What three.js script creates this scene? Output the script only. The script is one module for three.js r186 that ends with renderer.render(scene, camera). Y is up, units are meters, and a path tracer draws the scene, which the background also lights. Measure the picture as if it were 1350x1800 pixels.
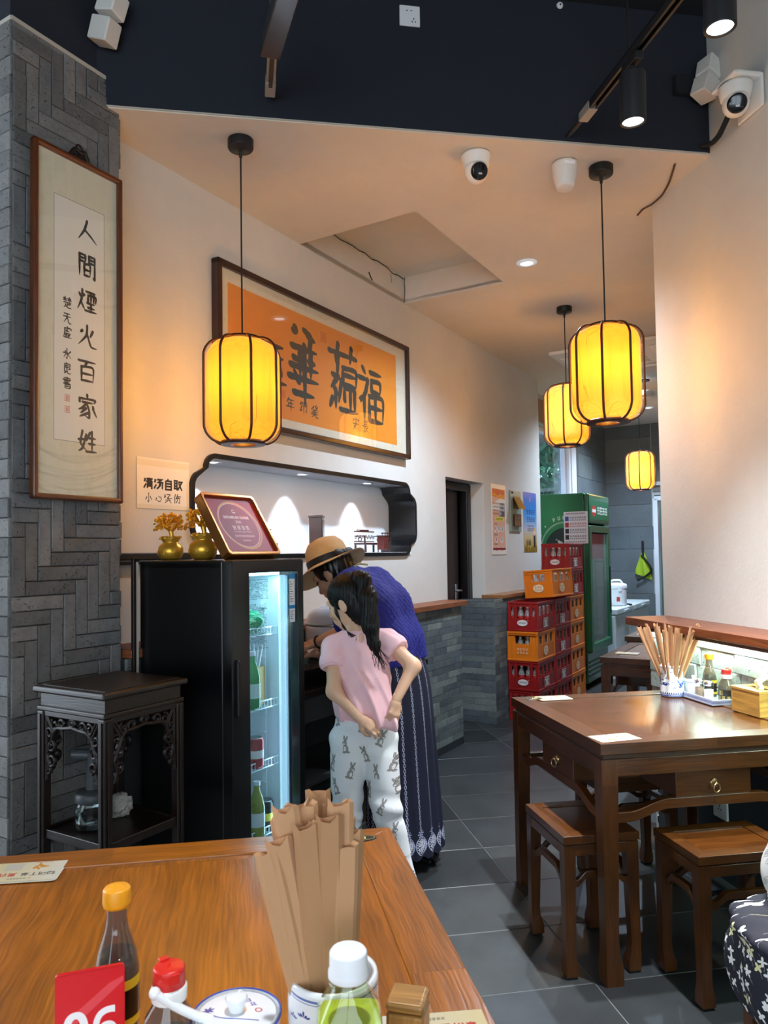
import * as THREE from 'three';
import { mergeGeometries, toCreasedNormals } from 'three/addons/utils/BufferGeometryUtils.js';
import { RoundedBoxGeometry } from 'three/addons/geometries/RoundedBoxGeometry.js';
import { RectAreaLightUniformsLib } from 'three/addons/lights/RectAreaLightUniformsLib.js';

// ---------- camera, sky, lights, exposure ----------
const scene = new THREE.Scene();
const camera = new THREE.PerspectiveCamera(2 * Math.atan(900 / 1316.3) * 180 / Math.PI, 0.75, 0.05, 80);
camera.setViewOffset(1350, 1800, 31, -24, 1350, 1800);       // shifted lens
camera.rotation.order = 'YXZ';
camera.position.set(0, 1.37, 0);
camera.focus = 2.9; camera.userData.fStop = 14;
camera.rotation.set(0.0374, -0.1639, -0.0147);
const renderer = new THREE.WebGLRenderer({ antialias: true });
renderer.toneMapping = THREE.LinearToneMapping;
renderer.toneMappingExposure = 0.9;
renderer.shadowMap.enabled = true;
RectAreaLightUniformsLib.init();
scene.background = new THREE.Color(0.76, 0.88, 1.0);
scene.backgroundIntensity = 7.2;
const LI = { spot: 36, extra: 13, lantern: 0.9, down: 28, niche: 0.5, strip: 110, fridge: 22, kitchen: 9 };   // lamp strengths

// ---------- frames: x right, z towards the viewer; the left wall and the back rooms are turned by TH ----------
const TH = 0.7166, cT = Math.cos(TH), sT = Math.sin(TH);
const AV = (ac, y, al) => new THREE.Vector3(ac * cT + al * sT, y, ac * sT - al * cT);
const V3 = (x, y, z) => new THREE.Vector3(x, y, z);
const BV = (x, y, f) => V3(x, y, -f);

// ---------- helpers ----------
const rng = (s) => { let a = s >>> 0; return () => { a = (a + 0x6d2b79f5) | 0; let t = Math.imul(a ^ (a >>> 15), 1 | a); t = (t + Math.imul(t ^ (t >>> 7), 61 | t)) ^ t; return ((t ^ (t >>> 14)) >>> 0) / 4294967296; }; };
const counts = new Map();
function numbered(name) { const n = counts.get(name) ?? 0; counts.set(name, n + 1); return n ? name + '_' + String(n).padStart(3, '0') : name; }
function place(o, pos, ry) { if (pos) Array.isArray(pos) ? o.position.set(...pos) : o.position.copy(pos); if (ry !== undefined) Array.isArray(ry) ? o.rotation.set(...ry) : (o.rotation.y = ry); return o; }
function shade(m) { m.castShadow = true; m.receiveShadow = true; return m; }
function part(parent, name, g, m, pos, rot) { const o = shade(new THREE.Mesh(g, m)); o.name = name; place(o, pos, rot); parent.add(o); return o; }
function tag(o, label, category, group) { o.userData.label = label; o.userData.category = category; if (group) o.userData.group = group; return o; }
function thing(name, label, category, pos, ry, group) { const o = new THREE.Group(); o.name = numbered(name); scene.add(o); place(o, pos, ry); return tag(o, label, category, group); }
function solo(name, label, category, g, m, pos, ry, group) { const o = shade(new THREE.Mesh(g, m)); o.name = numbered(name); scene.add(o); place(o, pos, ry); return tag(o, label, category, group); }
function struct(name, g, m, pos, ry) { const o = g ? shade(new THREE.Mesh(g, m)) : new THREE.Group(); o.name = name; o.userData.kind = 'structure'; scene.add(o); return place(o, pos, ry); }
function dup(src, pos, ry, label, group) { const o = src.clone(); o.name = numbered(src.name.replace(/_\d{3}$/, '')); scene.add(o); place(o, pos, ry); o.userData = { ...src.userData }; if (label) o.userData.label = label; if (group) o.userData.group = group; return o; }

// geometry
function muv(g, grain = 'y', off = 0) {       // texture coordinates in metres, u along the grain
  const p = g.attributes.position, n = g.attributes.normal, uv = new Float32Array(p.count * 2), ax = { x: 0, y: 1, z: 2 }[grain];
  for (let i = 0; i < p.count; i++) {
    const c = [p.getX(i), p.getY(i), p.getZ(i)], m = [Math.abs(n.getX(i)), Math.abs(n.getY(i)), Math.abs(n.getZ(i))];
    const d = m[0] > m[1] && m[0] > m[2] ? 0 : m[1] > m[2] ? 1 : 2, o = [0, 1, 2].filter((k) => k !== d);
    const a = o.includes(ax) ? ax : o[0], b = o.find((k) => k !== a);
    uv[2 * i] = c[a] + off; uv[2 * i + 1] = c[b] + off * 0.37;
  }
  g.setAttribute('uv', new THREE.BufferAttribute(uv, 2)); return g;
}
const at = (g, x = 0, y = 0, z = 0, rx = 0, ry = 0, rz = 0) => { if (rx || ry || rz) g.applyMatrix4(new THREE.Matrix4().makeRotationFromEuler(new THREE.Euler(rx, ry, rz))); return g.translate(x, y, z); };
const box = (w, h, d, x, y, z, grain = 'y') => muv(new THREE.BoxGeometry(w, h, d).translate(x || 0, y || 0, z || 0), grain, (w * 7.3 + h * 3.1 + (x || 0)) % 1);
const rb = (w, h, d, r, x, y, z, grain = 'y', seg = 2) => muv(new RoundedBoxGeometry(w, h, d, seg, Math.min(r, w / 2.01, h / 2.01, d / 2.01)).translate(x || 0, y || 0, z || 0), grain, (w * 7.3 + h * 3.1 + (x || 0)) % 1);
const lathe = (pts, seg = 32) => new THREE.LatheGeometry(pts.map(([r, y]) => new THREE.Vector2(Math.max(r, 1e-5), y)), seg);
const cyl = (r0, r1, h, x, y, z, seg = 20) => new THREE.CylinderGeometry(r1, r0, h, seg).translate(x || 0, (y || 0) + h / 2, z || 0);
const tube = (pts, r, seg = 24, rs = 8, closed = false) => new THREE.TubeGeometry(new THREE.CatmullRomCurve3(pts.map((p) => (p.isVector3 ? p : V3(...p))), closed, 'catmullrom', 0.3), seg, r, rs, closed);
const rod = (a, b, r, rs = 10, r2 = r) => { const A = V3(...a), B = V3(...b), d = B.clone().sub(A), g = new THREE.CylinderGeometry(r2, r, d.length(), rs); g.applyQuaternion(new THREE.Quaternion().setFromUnitVectors(V3(0, 1, 0), d.normalize())); return g.translate((A.x + B.x) / 2, (A.y + B.y) / 2, (A.z + B.z) / 2); };
function join(...gs) { return mergeGeometries(gs.flat().map((g) => { const h = g.index ? g.toNonIndexed() : g.clone(); for (const k of Object.keys(h.attributes)) if (!['position', 'normal', 'uv'].includes(k)) h.deleteAttribute(k); if (!h.attributes.uv) muv(h); return h; })); }
function shp(pts) { const s = new THREE.Shape(); pts.forEach(([x, y], i) => (i ? s.lineTo(x, y) : s.moveTo(x, y))); return s; }
function holeOf(pts) { const s = new THREE.Path(); pts.forEach(([x, y], i) => (i ? s.lineTo(x, y) : s.moveTo(x, y))); s.closePath(); return s; }
const rectPts = (x0, y0, x1, y1) => [[x0, y0], [x1, y0], [x1, y1], [x0, y1]];
const rrPts = (x0, y0, x1, y1, r, n = 5) => { const o = []; for (const [cx, cy, a] of [[x1 - r, y1 - r, 0], [x0 + r, y1 - r, 1], [x0 + r, y0 + r, 2], [x1 - r, y0 + r, 3]]) for (let i = 0; i <= n; i++) { const t = (a + i / n) * Math.PI / 2; o.push([cx + r * Math.cos(t), cy + r * Math.sin(t)]); } return o; };
const extr = (shape, depth, bevel = 0, cs = 8) => muv(new THREE.ExtrudeGeometry(shape, { depth, bevelEnabled: bevel > 0, bevelThickness: bevel, bevelSize: bevel, bevelOffset: -bevel, bevelSegments: 2, curveSegments: cs }));
function quads(list) { const p = []; for (const [a, b, c, d] of list) p.push(...a, ...b, ...c, ...a, ...c, ...d); const g = new THREE.BufferGeometry(); g.setAttribute('position', new THREE.Float32BufferAttribute(p, 3)); g.computeVertexNormals(); return muv(g, 'x'); }
// a brick or tile whose face looks along +z: w wide, h high, d deep, chamfer c, corners a little uneven
function slab(w, h, d, c, rnd, j = 0) {
  const q = () => (rnd() - 0.5) * 2 * j, W = w / 2, H = h / 2, f = [[-W + c + q(), -H + c + q(), 0], [W - c + q(), -H + c + q(), 0], [W - c + q(), H - c + q(), 0], [-W + c + q(), H - c + q(), 0]].map((p) => [p[0], p[1], q() * 0.5]);
  const m = [[-W, -H], [W, -H], [W, H], [-W, H]].map(([x, y]) => [x, y, -c]), b = m.map(([x, y]) => [x, y, -d]), L = [f];
  for (let i = 0; i < 4; i++) { const k = (i + 1) % 4; L.push([f[k], f[i], m[i], m[k]], [m[k], m[i], b[i], b[k]]); }
  const g = quads(L), u = g.attributes.uv, o = [rnd() * 3, rnd() * 3]; for (let i = 0; i < u.count; i++) u.setXY(i, u.getX(i) + o[0], u.getY(i) + o[1]);
  return g;
}
// textures
function noise2(per, seed) { const r = rng(seed), t = new Float32Array(per * per).map(r); return (x, y) => { x *= per; y *= per; const xi = Math.floor(x), yi = Math.floor(y), a = x - xi, b = y - yi, u = a * a * (3 - 2 * a), v = b * b * (3 - 2 * b), X = ((xi % per) + per) % per, Y = ((yi % per) + per) % per, X1 = (X + 1) % per, Y1 = (Y + 1) % per; return (t[Y * per + X] * (1 - u) + t[Y * per + X1] * u) * (1 - v) + (t[Y1 * per + X] * (1 - u) + t[Y1 * per + X1] * u) * v; }; }
function fbm(per, seed, oct = 4) { const ns = []; for (let i = 0; i < oct; i++) ns.push(noise2(per << i, seed + i * 17)); return (x, y) => { let s = 0, w = 0, a = 1; for (const n of ns) { s += n(x, y) * a; w += a; a *= 0.55; } return s / w; }; }
function dtex(w, h, fn, srgb = true, rep = 1) {
  const d = new Uint8Array(w * h * 4);
  for (let y = 0; y < h; y++) for (let x = 0; x < w; x++) { const c = fn(x / w, y / h), o = (y * w + x) * 4; for (let k = 0; k < 3; k++) d[o + k] = Math.max(0, Math.min(255, (Array.isArray(c) ? c[k] : c) * 255)); d[o + 3] = 255; }
  const t = new THREE.DataTexture(d, w, h); t.wrapS = t.wrapT = THREE.RepeatWrapping; t.magFilter = THREE.LinearFilter; t.minFilter = THREE.LinearMipmapLinearFilter; if (srgb) t.colorSpace = THREE.SRGBColorSpace; Array.isArray(rep) ? t.repeat.set(...rep) : t.repeat.set(rep, rep); t.needsUpdate = true; return t;
}
function ctex(w, h, draw) { const c = document.createElement('canvas'); c.width = w; c.height = h; const g = c.getContext('2d'); draw(g, w, h); const t = new THREE.CanvasTexture(c); t.colorSpace = THREE.SRGBColorSpace; t.magFilter = THREE.LinearFilter; return t; }
const again = (t, rx, ry = rx) => { const c = t.clone(); c.repeat.set(rx, ry); return c; };
const std = (color, roughness = 0.6, o = {}) => new THREE.MeshStandardMaterial({ color, roughness, ...o });
const phy = (color, roughness = 0.4, o = {}) => new THREE.MeshPhysicalMaterial({ color, roughness, ...o });
const glow = (color, k) => new THREE.MeshStandardMaterial({ color: '#fff', emissive: color, emissiveIntensity: k, roughness: 0.5 });

const nA = fbm(6, 11, 5), nB = fbm(4, 71, 4), nC = noise2(48, 5), nD = fbm(72, 91, 2);
const grainAt = (u, v) => { const w = (nB(u, v) - 0.5) * 0.07, s = noiseS(u, v + w), t = noiseF(u, v + w * 0.5), k = noiseG(u, v + w * 0.5); return s * 0.3 + t * 0.38 + k * 0.32; };
const noiseS = (() => { const n = noise2(24, 31); return (u, v) => n(u * 0.25, v); })(), noiseF = (() => { const n = noise2(160, 47); return (u, v) => n(u / 20, v); })(), noiseG = (() => { const n = noise2(320, 57); return (u, v) => n(u / 32, v); })();
const woodMap = dtex(1024, 1024, (u, v) => { const g = grainAt(u, v), q = 0.56 + 0.44 * g + (nA(u, v) - 0.5) * 0.08; return [q, q * 0.985, q * 0.96]; }, true, 1.6);
const woodBump = dtex(512, 512, (u, v) => grainAt(u, v), false, 1.6);
const stoneMap = dtex(512, 512, (u, v) => { const p = nD(u, v) > 0.8 ? 0.55 : 1, q = (0.72 + 0.28 * nA(u, v) + (nC(u, v) - 0.5) * 0.07) * p; return [q, q, q * 1.005]; }, true, 2.2);
const stoneBump = dtex(512, 512, (u, v) => nA(u, v) * 0.7 + (nD(u, v) > 0.8 ? 0 : 0.3), false, 2.2);
const slateMap = dtex(1024, 1024, (u, v) => { const q = 0.78 + 0.2 * nA(u, v) + (nC(u * 2, v * 2) - 0.5) * 0.04, s = Math.max(0, nB(u * 2, v) - 0.62) * 0.35; return [q + s, q + s, q * 1.01 + s]; }, true, 0.9);
const slateRough = dtex(256, 256, (u, v) => 0.5 + 0.16 * nA(u, v), false, 0.9);
const plasterBump = dtex(256, 256, (u, v) => nA(u, v) * 0.6 + nC(u, v) * 0.4, false, 2);
const plasterMap = dtex(512, 512, (u, v) => { const q = 0.93 + 0.07 * nB(u, v) + (nC(u, v) - 0.5) * 0.012; return [q, q, q]; }, true, 0.5);
// ---------- the room ----------
const MP = {
  cream: std('#d3d0c8', 0.85, { map: plasterMap, bumpMap: plasterBump, bumpScale: 0.0006 }),
  ceil: std('#dcd2c4', 0.9, { map: plasterMap }),
  navy: std('#1d212b', 0.9, { bumpMap: plasterBump, bumpScale: 0.0008 }),
  dark: std('#15181d', 0.95),
  grout: std('#2b2f31', 0.9),
  ledge: std('#a2603a', 0.5, { map: woodMap, bumpMap: woodBump, bumpScale: 0.0004 }),
  sealant: std('#b9b2a6', 0.8), white: std('#e9eaea', 0.5), black: std('#0d0d0e', 0.45), blackGloss: phy('#0b0b0d', 0.25),
  chrome: std('#cfcfd2', 0.22, { metalness: 1 }), steel: std('#a9adb0', 0.38, { metalness: 1 }), brass: std('#b8a077', 0.3, { metalness: 1 }),
};
const stoneOf = (hexes, rough = 0.85) => hexes.map((c) => std(c, rough, { map: stoneMap, bumpMap: stoneBump, bumpScale: 0.0012 }));
const greyBricks = stoneOf(['#74726f', '#807e7b', '#6b6a69', '#888683', '#7a7a79']);
const wallBricks = stoneOf(['#6c7474', '#7b8480', '#5c6568', '#89918c', '#667074'], 0.8);
const paleBricks = stoneOf(['#b9bcb8', '#c6c8c3', '#adb1ae']);
const R0 = rng(4021);
const pick = (a, r = R0) => a[Math.floor(r() * a.length)];
// bricks on a surface: parent local frame given by origin o and unit axes; rects are [x, y, w, h] on that surface
function layBricks(parent, rects, mats, place3, opt = {}) {
  const cache = new Map(), r = rng(opt.seed ?? 7), depth = opt.depth ?? 0.03, gap = opt.gap ?? 0.002;
  for (const [x, y, w, h] of rects) {
    const key = Math.round(w * 200) + '_' + Math.round(h * 200), k = Math.floor(r() * 3);
    if (!cache.has(key + k)) cache.set(key + k, slab(w - gap, h - gap, depth, opt.chamfer ?? 0.003, r, opt.uneven ?? 0.0015));
    const o = part(parent, opt.name ?? 'brick', cache.get(key + k), pick(mats, r));
    place3(o, x + w / 2, y + h / 2, (r() - 0.5) * 2 * (opt.proud ?? 0.003));
  }
}
const courses = (x0, x1, y0, y1, w, h, r) => { const out = []; let row = 0; for (let y = y0; y < y1 - 0.004; y += h, row++) { let x = x0 - (row % 2 ? w / 2 : 0) - r() * w * 0.2; const hh = Math.min(h, y1 - y); while (x < x1 - 0.004) { const ww = w * (0.85 + 0.3 * r()), a = Math.max(x, x0), b = Math.min(x + ww, x1); if (b - a > 0.02) out.push([a, y, b - a, hh]); else if (out.length) out[out.length - 1][2] += b - a > 0 ? b - a : 0; x += ww; } } return out; };

// floor: dark slate tiles in a grid that follows the front room
const floor = struct('floor', box(15, 0.1, 18, 2, -0.0516, -6), std('#5d6160', 0.85));
{
  const r = rng(99), tm = ['#2f3233', '#373a3b', '#2c2f30', '#3e4140'].map((c) => std(c, 0.62, { map: slateMap, roughnessMap: slateRough, bumpMap: stoneBump, bumpScale: 0.0004 }));
  const gs = [0, 1, 2].map(() => at(slab(0.74, 0.367, 0.02, 0.0012, r), 0, 0, 0, -Math.PI / 2));
  for (let j = -1; j < 17; j++) for (let i = -2; i < 6; i++) {
    const x = 1.09 + 0.744 * i - 0.372, f = 2.28 + 0.371 * (j - 3) + 0.185;
    if (f > 7.6 || x < -1.3 - 0.02 * j || x > 0.8 * f + 0.9) continue;
    part(floor, 'tile', pick(gs, r), pick(tm, r), [x, 0.0004 * (r() - 0.5), -f]);
  }
}
// low ceiling with the open hatch next to the left wall
const aPt = (ac, al) => { const v = AV(ac, 0, al); return [v.x, -v.z]; };
{
  const s = shp([[-1.2, 2.925], [2.3, 2.925], [9.5, 2.925], [9.5, 14], [-1.2, 14]]);
  s.holes.push(holeOf([aPt(-1.715, 3.3), aPt(-1.715, 4.5), aPt(-2.44, 4.5), aPt(-2.44, 3.3)]));
  const c = struct('ceiling', at(extr(s, 0.03), 0, 3.12, 0, -Math.PI / 2, 0, 0).translate(0, -0.03, 0), MP.ceil);
  part(c, 'hatch_side', box(0.02, 0.2, 1.24, -1.705, 3.2, -3.9), MP.ceil, null, -TH);
  part(c, 'hatch_side', box(0.76, 0.2, 0.02, -2.08, 3.2, -4.51), MP.ceil, null, -TH);
  part(c, 'hatch_side', box(0.76, 0.2, 0.02, -2.08, 3.2, -3.29), MP.ceil, null, -TH);
  part(c, 'hatch_panel', box(0.75, 0.02, 1.22, -2.075, 3.285, -3.9), std('#d6d0c4', 0.9, { map: plasterMap }), null, -TH);
  const r = rng(5), cr = [];
  for (let i = 0; i < 16; i++) { const t = i / 15, al = 3.42 + t * 1.06; cr.push([-2.436, 3.262 + (r() - 0.5) * 0.022 * (0.3 + t), -al]); }
  part(c, 'crack', tube(cr, 0.0035, 60, 4), std('#3b352d', 0.95), null, -TH);
  part(c, 'crack', tube([0, 1, 2, 3, 4, 5].map((i) => [-2.434 + (r() - 0.5) * 0.006, 3.27 - i * 0.034, -4.494]), 0.003, 20, 4), std('#5b544a', 0.95), null, -TH);
  part(c, 'cobweb', join(tube([[-2.433, 3.24, -4.3], [-2.43, 3.2, -4.305], [-2.432, 3.18, -4.31]], 0.0015, 8, 4), tube([[-2.433, 3.16, -4.02], [-2.43, 3.13, -4.04], [-2.432, 3.12, -4.06]], 0.004, 8, 4)), std('#2c2823', 0.95), null, -TH);
  part(c, 'drill_hole', new THREE.SphereGeometry(0.006, 8, 6), MP.black, AV(-1.86, 3.275, 4.35), 0);
}
struct('ceiling_front', box(8, 0.06, 7.1, -1, 3.74, -0.5), MP.dark);
struct('beam', box(4.2, 0.61, 0.14, 0.35, 3.405, -2.99), MP.navy);      // the navy bulkhead over the front room
struct('trim_1', box(2.53, 0.005, 0.006, 0.755, 3.097, -2.923), MP.sealant);

// brick pillar on the left, its two visible faces clad with bricks set upright and flat
{
  const p = struct('pillar', box(0.5, 3.2, 0.45, -2.575, 1.6, -1.7125), MP.grout, null, -TH);
  const r = rng(77), front = [], u = 0.0497, L = 0.2;
  // herringbone-like field: walk a grid of cells, fill with upright or flat bricks
  const x0 = 1.49, x1 = 1.937, cols = Math.round((x1 - x0) / u), rows = Math.ceil(3.2 / u), used = new Uint8Array(cols * rows);
  const free = (c, q, w, h) => { if (c + w > cols || q + h > rows) return false; for (let a = 0; a < w; a++) for (let b = 0; b < h; b++) if (used[(q + b) * cols + c + a]) return false; return true; };
  const put = (c, q, w, h) => { for (let a = 0; a < w; a++) for (let b = 0; b < h; b++) used[(q + b) * cols + c + a] = 1; const cw = (x1 - x0) / cols; front.push([x0 + c * cw, q * u, w * cw, Math.min(h * u, 3.2 - q * u)]); };
  for (let q = -3; q < rows; q++) for (let c = -3; c < cols; c++) {
    const k = ((c - q) % 8 + 8) % 8, clip = (c0, q0, w, h) => { const a = Math.max(c0, 0), e = Math.min(c0 + w, cols), d = Math.max(q0, 0), g = Math.min(q0 + h, rows); if (e > a && g > d) put(a, d, e - a, g - d); };
    if (k === 0) clip(c, q, 4, 1); else if (k === 7) clip(c, q, 1, 4);
  }
  layBricks(p, front, greyBricks, (o, x, y, z) => { o.position.set(-2.316 + 0.02 + z * 0.6, y, -x); o.rotation.y = Math.PI / 2; }, { seed: 3, depth: 0.03, uneven: 0.001, proud: 0.004, gap: 0.0025 });
  const side = []; for (let y = 0; y < 3.2; y += 0.0655) { let x = 0; while (x < 0.5) { const w = Math.min(0.2 + r() * 0.06, 0.52 - x); side.push([x, y, w, Math.min(0.0655, 3.2 - y)]); x += w; } }
  layBricks(p, side, greyBricks, (o, x, y, z) => { o.position.set(-2.3 - x, y, -1.4815 + z * 0.5); }, { seed: 8, depth: 0.03, proud: 0.004, gap: 0.0025 });
  const edge = []; for (let y = 0; y < 3.19; y += 0.0655 * (r() < 0.3 ? 2 : 1)) edge.push([0, y, 0.1, 0.064]);
  layBricks(p, edge, greyBricks, (o, x, y, z) => { o.position.set(-2.35, y, -1.945 - z); o.rotation.y = Math.PI; }, { seed: 9, depth: 0.02, proud: 0.006 });
  part(p, 'sealant', join(box(0.012, 0.014, 0.39, -2.302, 3.205, -1.68), box(0.5, 0.014, 0.012, -2.55, 3.205, -1.487)), MP.sealant);
}
struct('wall_pillar_top', box(0.5, 0.55, 0.44, -2.572, 3.475, -1.715), MP.navy, null, -TH);

// left wall with the picture, the lobed niche and the door opening
const NX = [2.458, 2.545, 4.5, 4.587], NY = [1.368, 1.44, 1.752, 1.833];
function nichePts(g = 0) {      // lobed outline, counter-clockwise, g outwards
  const o = [], arc = (cx, cy, rx, ry, a0, a1, n = 7) => { for (let i = 0; i <= n; i++) { const a = a0 + (a1 - a0) * i / n; o.push([cx + (rx + g) * Math.cos(a), cy + (ry + g) * Math.sin(a)]); } }, H = Math.PI / 2;
  const [a, b, c, d] = NX, [e, f, h, k] = NY, ry = 0.055, rm = 0.065;
  arc(c - 0.06, e + ry, 0.06, ry, -H, 0); arc(d - rm, f + rm, rm, rm, -H * 0.55, 0); arc(d - rm, h - rm, rm, rm, 0, H * 0.55); arc(c - 0.06, k - ry, 0.06, ry, 0, H);
  arc(b + 0.06, k - ry, 0.06, ry, H, 2 * H); arc(a + rm, h - rm, rm, rm, H * 1.45, 2 * H); arc(a + rm, f + rm, rm, rm, 2 * H, H * 2.55); arc(b + 0.06, e + ry, 0.06, ry, 2 * H, 3 * H);
  return o;
}
{
  const s = shp([[1.935, 0], [5.1, 0], [5.1, 1.942], [5.83, 1.942], [5.83, 0], [7.275, 0], [7.275, 3.3], [1.935, 3.3]]);
  s.holes.push(holeOf(nichePts(0.004)));
  const g = at(extr(s, 0.2), 0, 0, 0, 0, Math.PI / 2, 0);   // shape x -> -z, depth -> +x
  const w = struct('wall_left', g.translate(-2.64, 0, 0), MP.cream, null, -TH);
  part(w, 'niche_back', box(0.02, 0.6, 2.3, -2.652, 1.6, -3.52), std('#eceef0', 0.7));
  // painted black lining of the niche and its raised rim
  const ring = (g0, g1, d0, d1) => { const a = shp(nichePts(g1)); a.holes.push(holeOf(nichePts(g0))); return at(extr(a, d1 - d0), 0, 0, 0, 0, Math.PI / 2, 0).translate(-2.44 + d0, 0, 0); };
  part(w, 'niche_lining', ring(-0.006, 0.003, -0.199, 0.0), phy('#141517', 0.28));
  part(w, 'niche_rim', ring(-0.008, 0.016, -0.004, 0.014), phy('#101113', 0.3));
  part(w, 'niche_ceiling', box(0.19, 0.006, 1.9, -2.54, 1.828, -3.52), std('#8d9298', 0.6));
  part(w, 'niche_sill', box(0.21, 0.012, 2.0, -2.535, 1.372, -3.52), std('#e9edf2', 0.45));
  part(w, 'sill_strip', join(rb(0.03, 0.03, 0.5, 0.004, -2.427, 1.372, -2.2), box(0.02, 0.012, 0.5, -2.42, 1.345, -2.2)), phy('#17130f', 0.35));
}
// wainscot of flat grey bricks with a timber ledge
{
  const w = struct('wall_left_base', box(0.145, 0.985, 3.04, -2.3625, 0.4925, -3.46), MP.grout, null, -TH), r = rng(12);
  layBricks(w, courses(3.3, 4.98, 0.05, 0.985, 0.19, 0.0445, r).concat(courses(1.95, 3.3, 0.85, 0.985, 0.25, 0.0445, r)), wallBricks, (o, x, y, z) => { o.position.set(-2.288 + 0.012 + z * 0.3, y, -x); o.rotation.y = Math.PI / 2; }, { seed: 21, depth: 0.016, chamfer: 0.0015, uneven: 0.0007, gap: 0.0014 });
  part(w, 'skirting', box(0.018, 0.05, 3.04, -2.282, 0.025, -3.46), std('#23282c', 0.6));
  part(w, 'ledge', rb(0.2, 0.036, 3.1, 0.004, -2.35, 1.003, -3.5, 'z'), MP.ledge);
  const v = struct('wall_left_base_far', box(0.3, 0.985, 1.63, -2.45, 0.4925, -6.46), MP.grout, null, -TH);
  layBricks(v, courses(5.63, 6.9, 0.0, 0.985, 0.24, 0.048, r), wallBricks, (o, x, y, z) => { o.position.set(-2.3 + 0.014 + z * 0.2, y, -x); o.rotation.y = Math.PI / 2; }, { seed: 22, depth: 0.016, chamfer: 0.0015, uneven: 0.0007, gap: 0.0014 });
  layBricks(v, courses(-2.6, -2.286, 0.0, 0.985, 0.6, 0.0485, r), wallBricks, (o, x, y, z) => { o.position.set(x, y, -5.63 + z * 0.2); }, { seed: 23, depth: 0.016, chamfer: 0.0015, uneven: 0.0007, gap: 0.0014 });
  part(v, 'ledge', rb(0.19, 0.03, 1.4, 0.003, -2.37, 1.0, -6.5, 'z'), std('#b8814f', 0.5, { map: woodMap }));
}
// dark red door deep in the opening
{
  const d = struct('door_1', null, null, null, -TH), red = phy('#2c0c10', 0.35, { map: woodMap }), fr = phy('#120d0e', 0.35);
  part(d, 'door_panel', rb(0.04, 2.0, 0.62, 0.004, -2.63, 0.97, -5.36, 'y'), red);
  part(d, 'door_rail', join(rb(0.02, 0.5, 0.42, 0.006, -2.606, 1.45, -5.34), rb(0.02, 0.55, 0.42, 0.006, -2.606, 0.6, -5.34)), red);
  part(d, 'door_frame', join(rb(0.08, 1.94, 0.08, 0.012, -2.585, 0.965, -5.77), rb(0.08, 1.94, 0.06, 0.012, -2.585, 0.965, -5.07), rb(0.08, 0.07, 0.76, 0.012, -2.585, 1.905, -5.42)), fr);
  part(d, 'door_handle', join(rb(0.012, 0.16, 0.035, 0.005, -2.604, 1.03, -5.6), rod([-2.6, 1.06, -5.6], [-2.55, 1.06, -5.6], 0.008), rod([-2.555, 1.06, -5.6], [-2.555, 1.06, -5.5], 0.008)), MP.steel);
  part(d, 'jamb', box(0.17, 1.0, 0.02, -2.53, 1.48, -5.838), MP.cream);
}
struct('wall_behind_door', box(0.1, 3.3, 2.2, -2.75, 1.65, -5.4), MP.dark, null, -TH);
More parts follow.
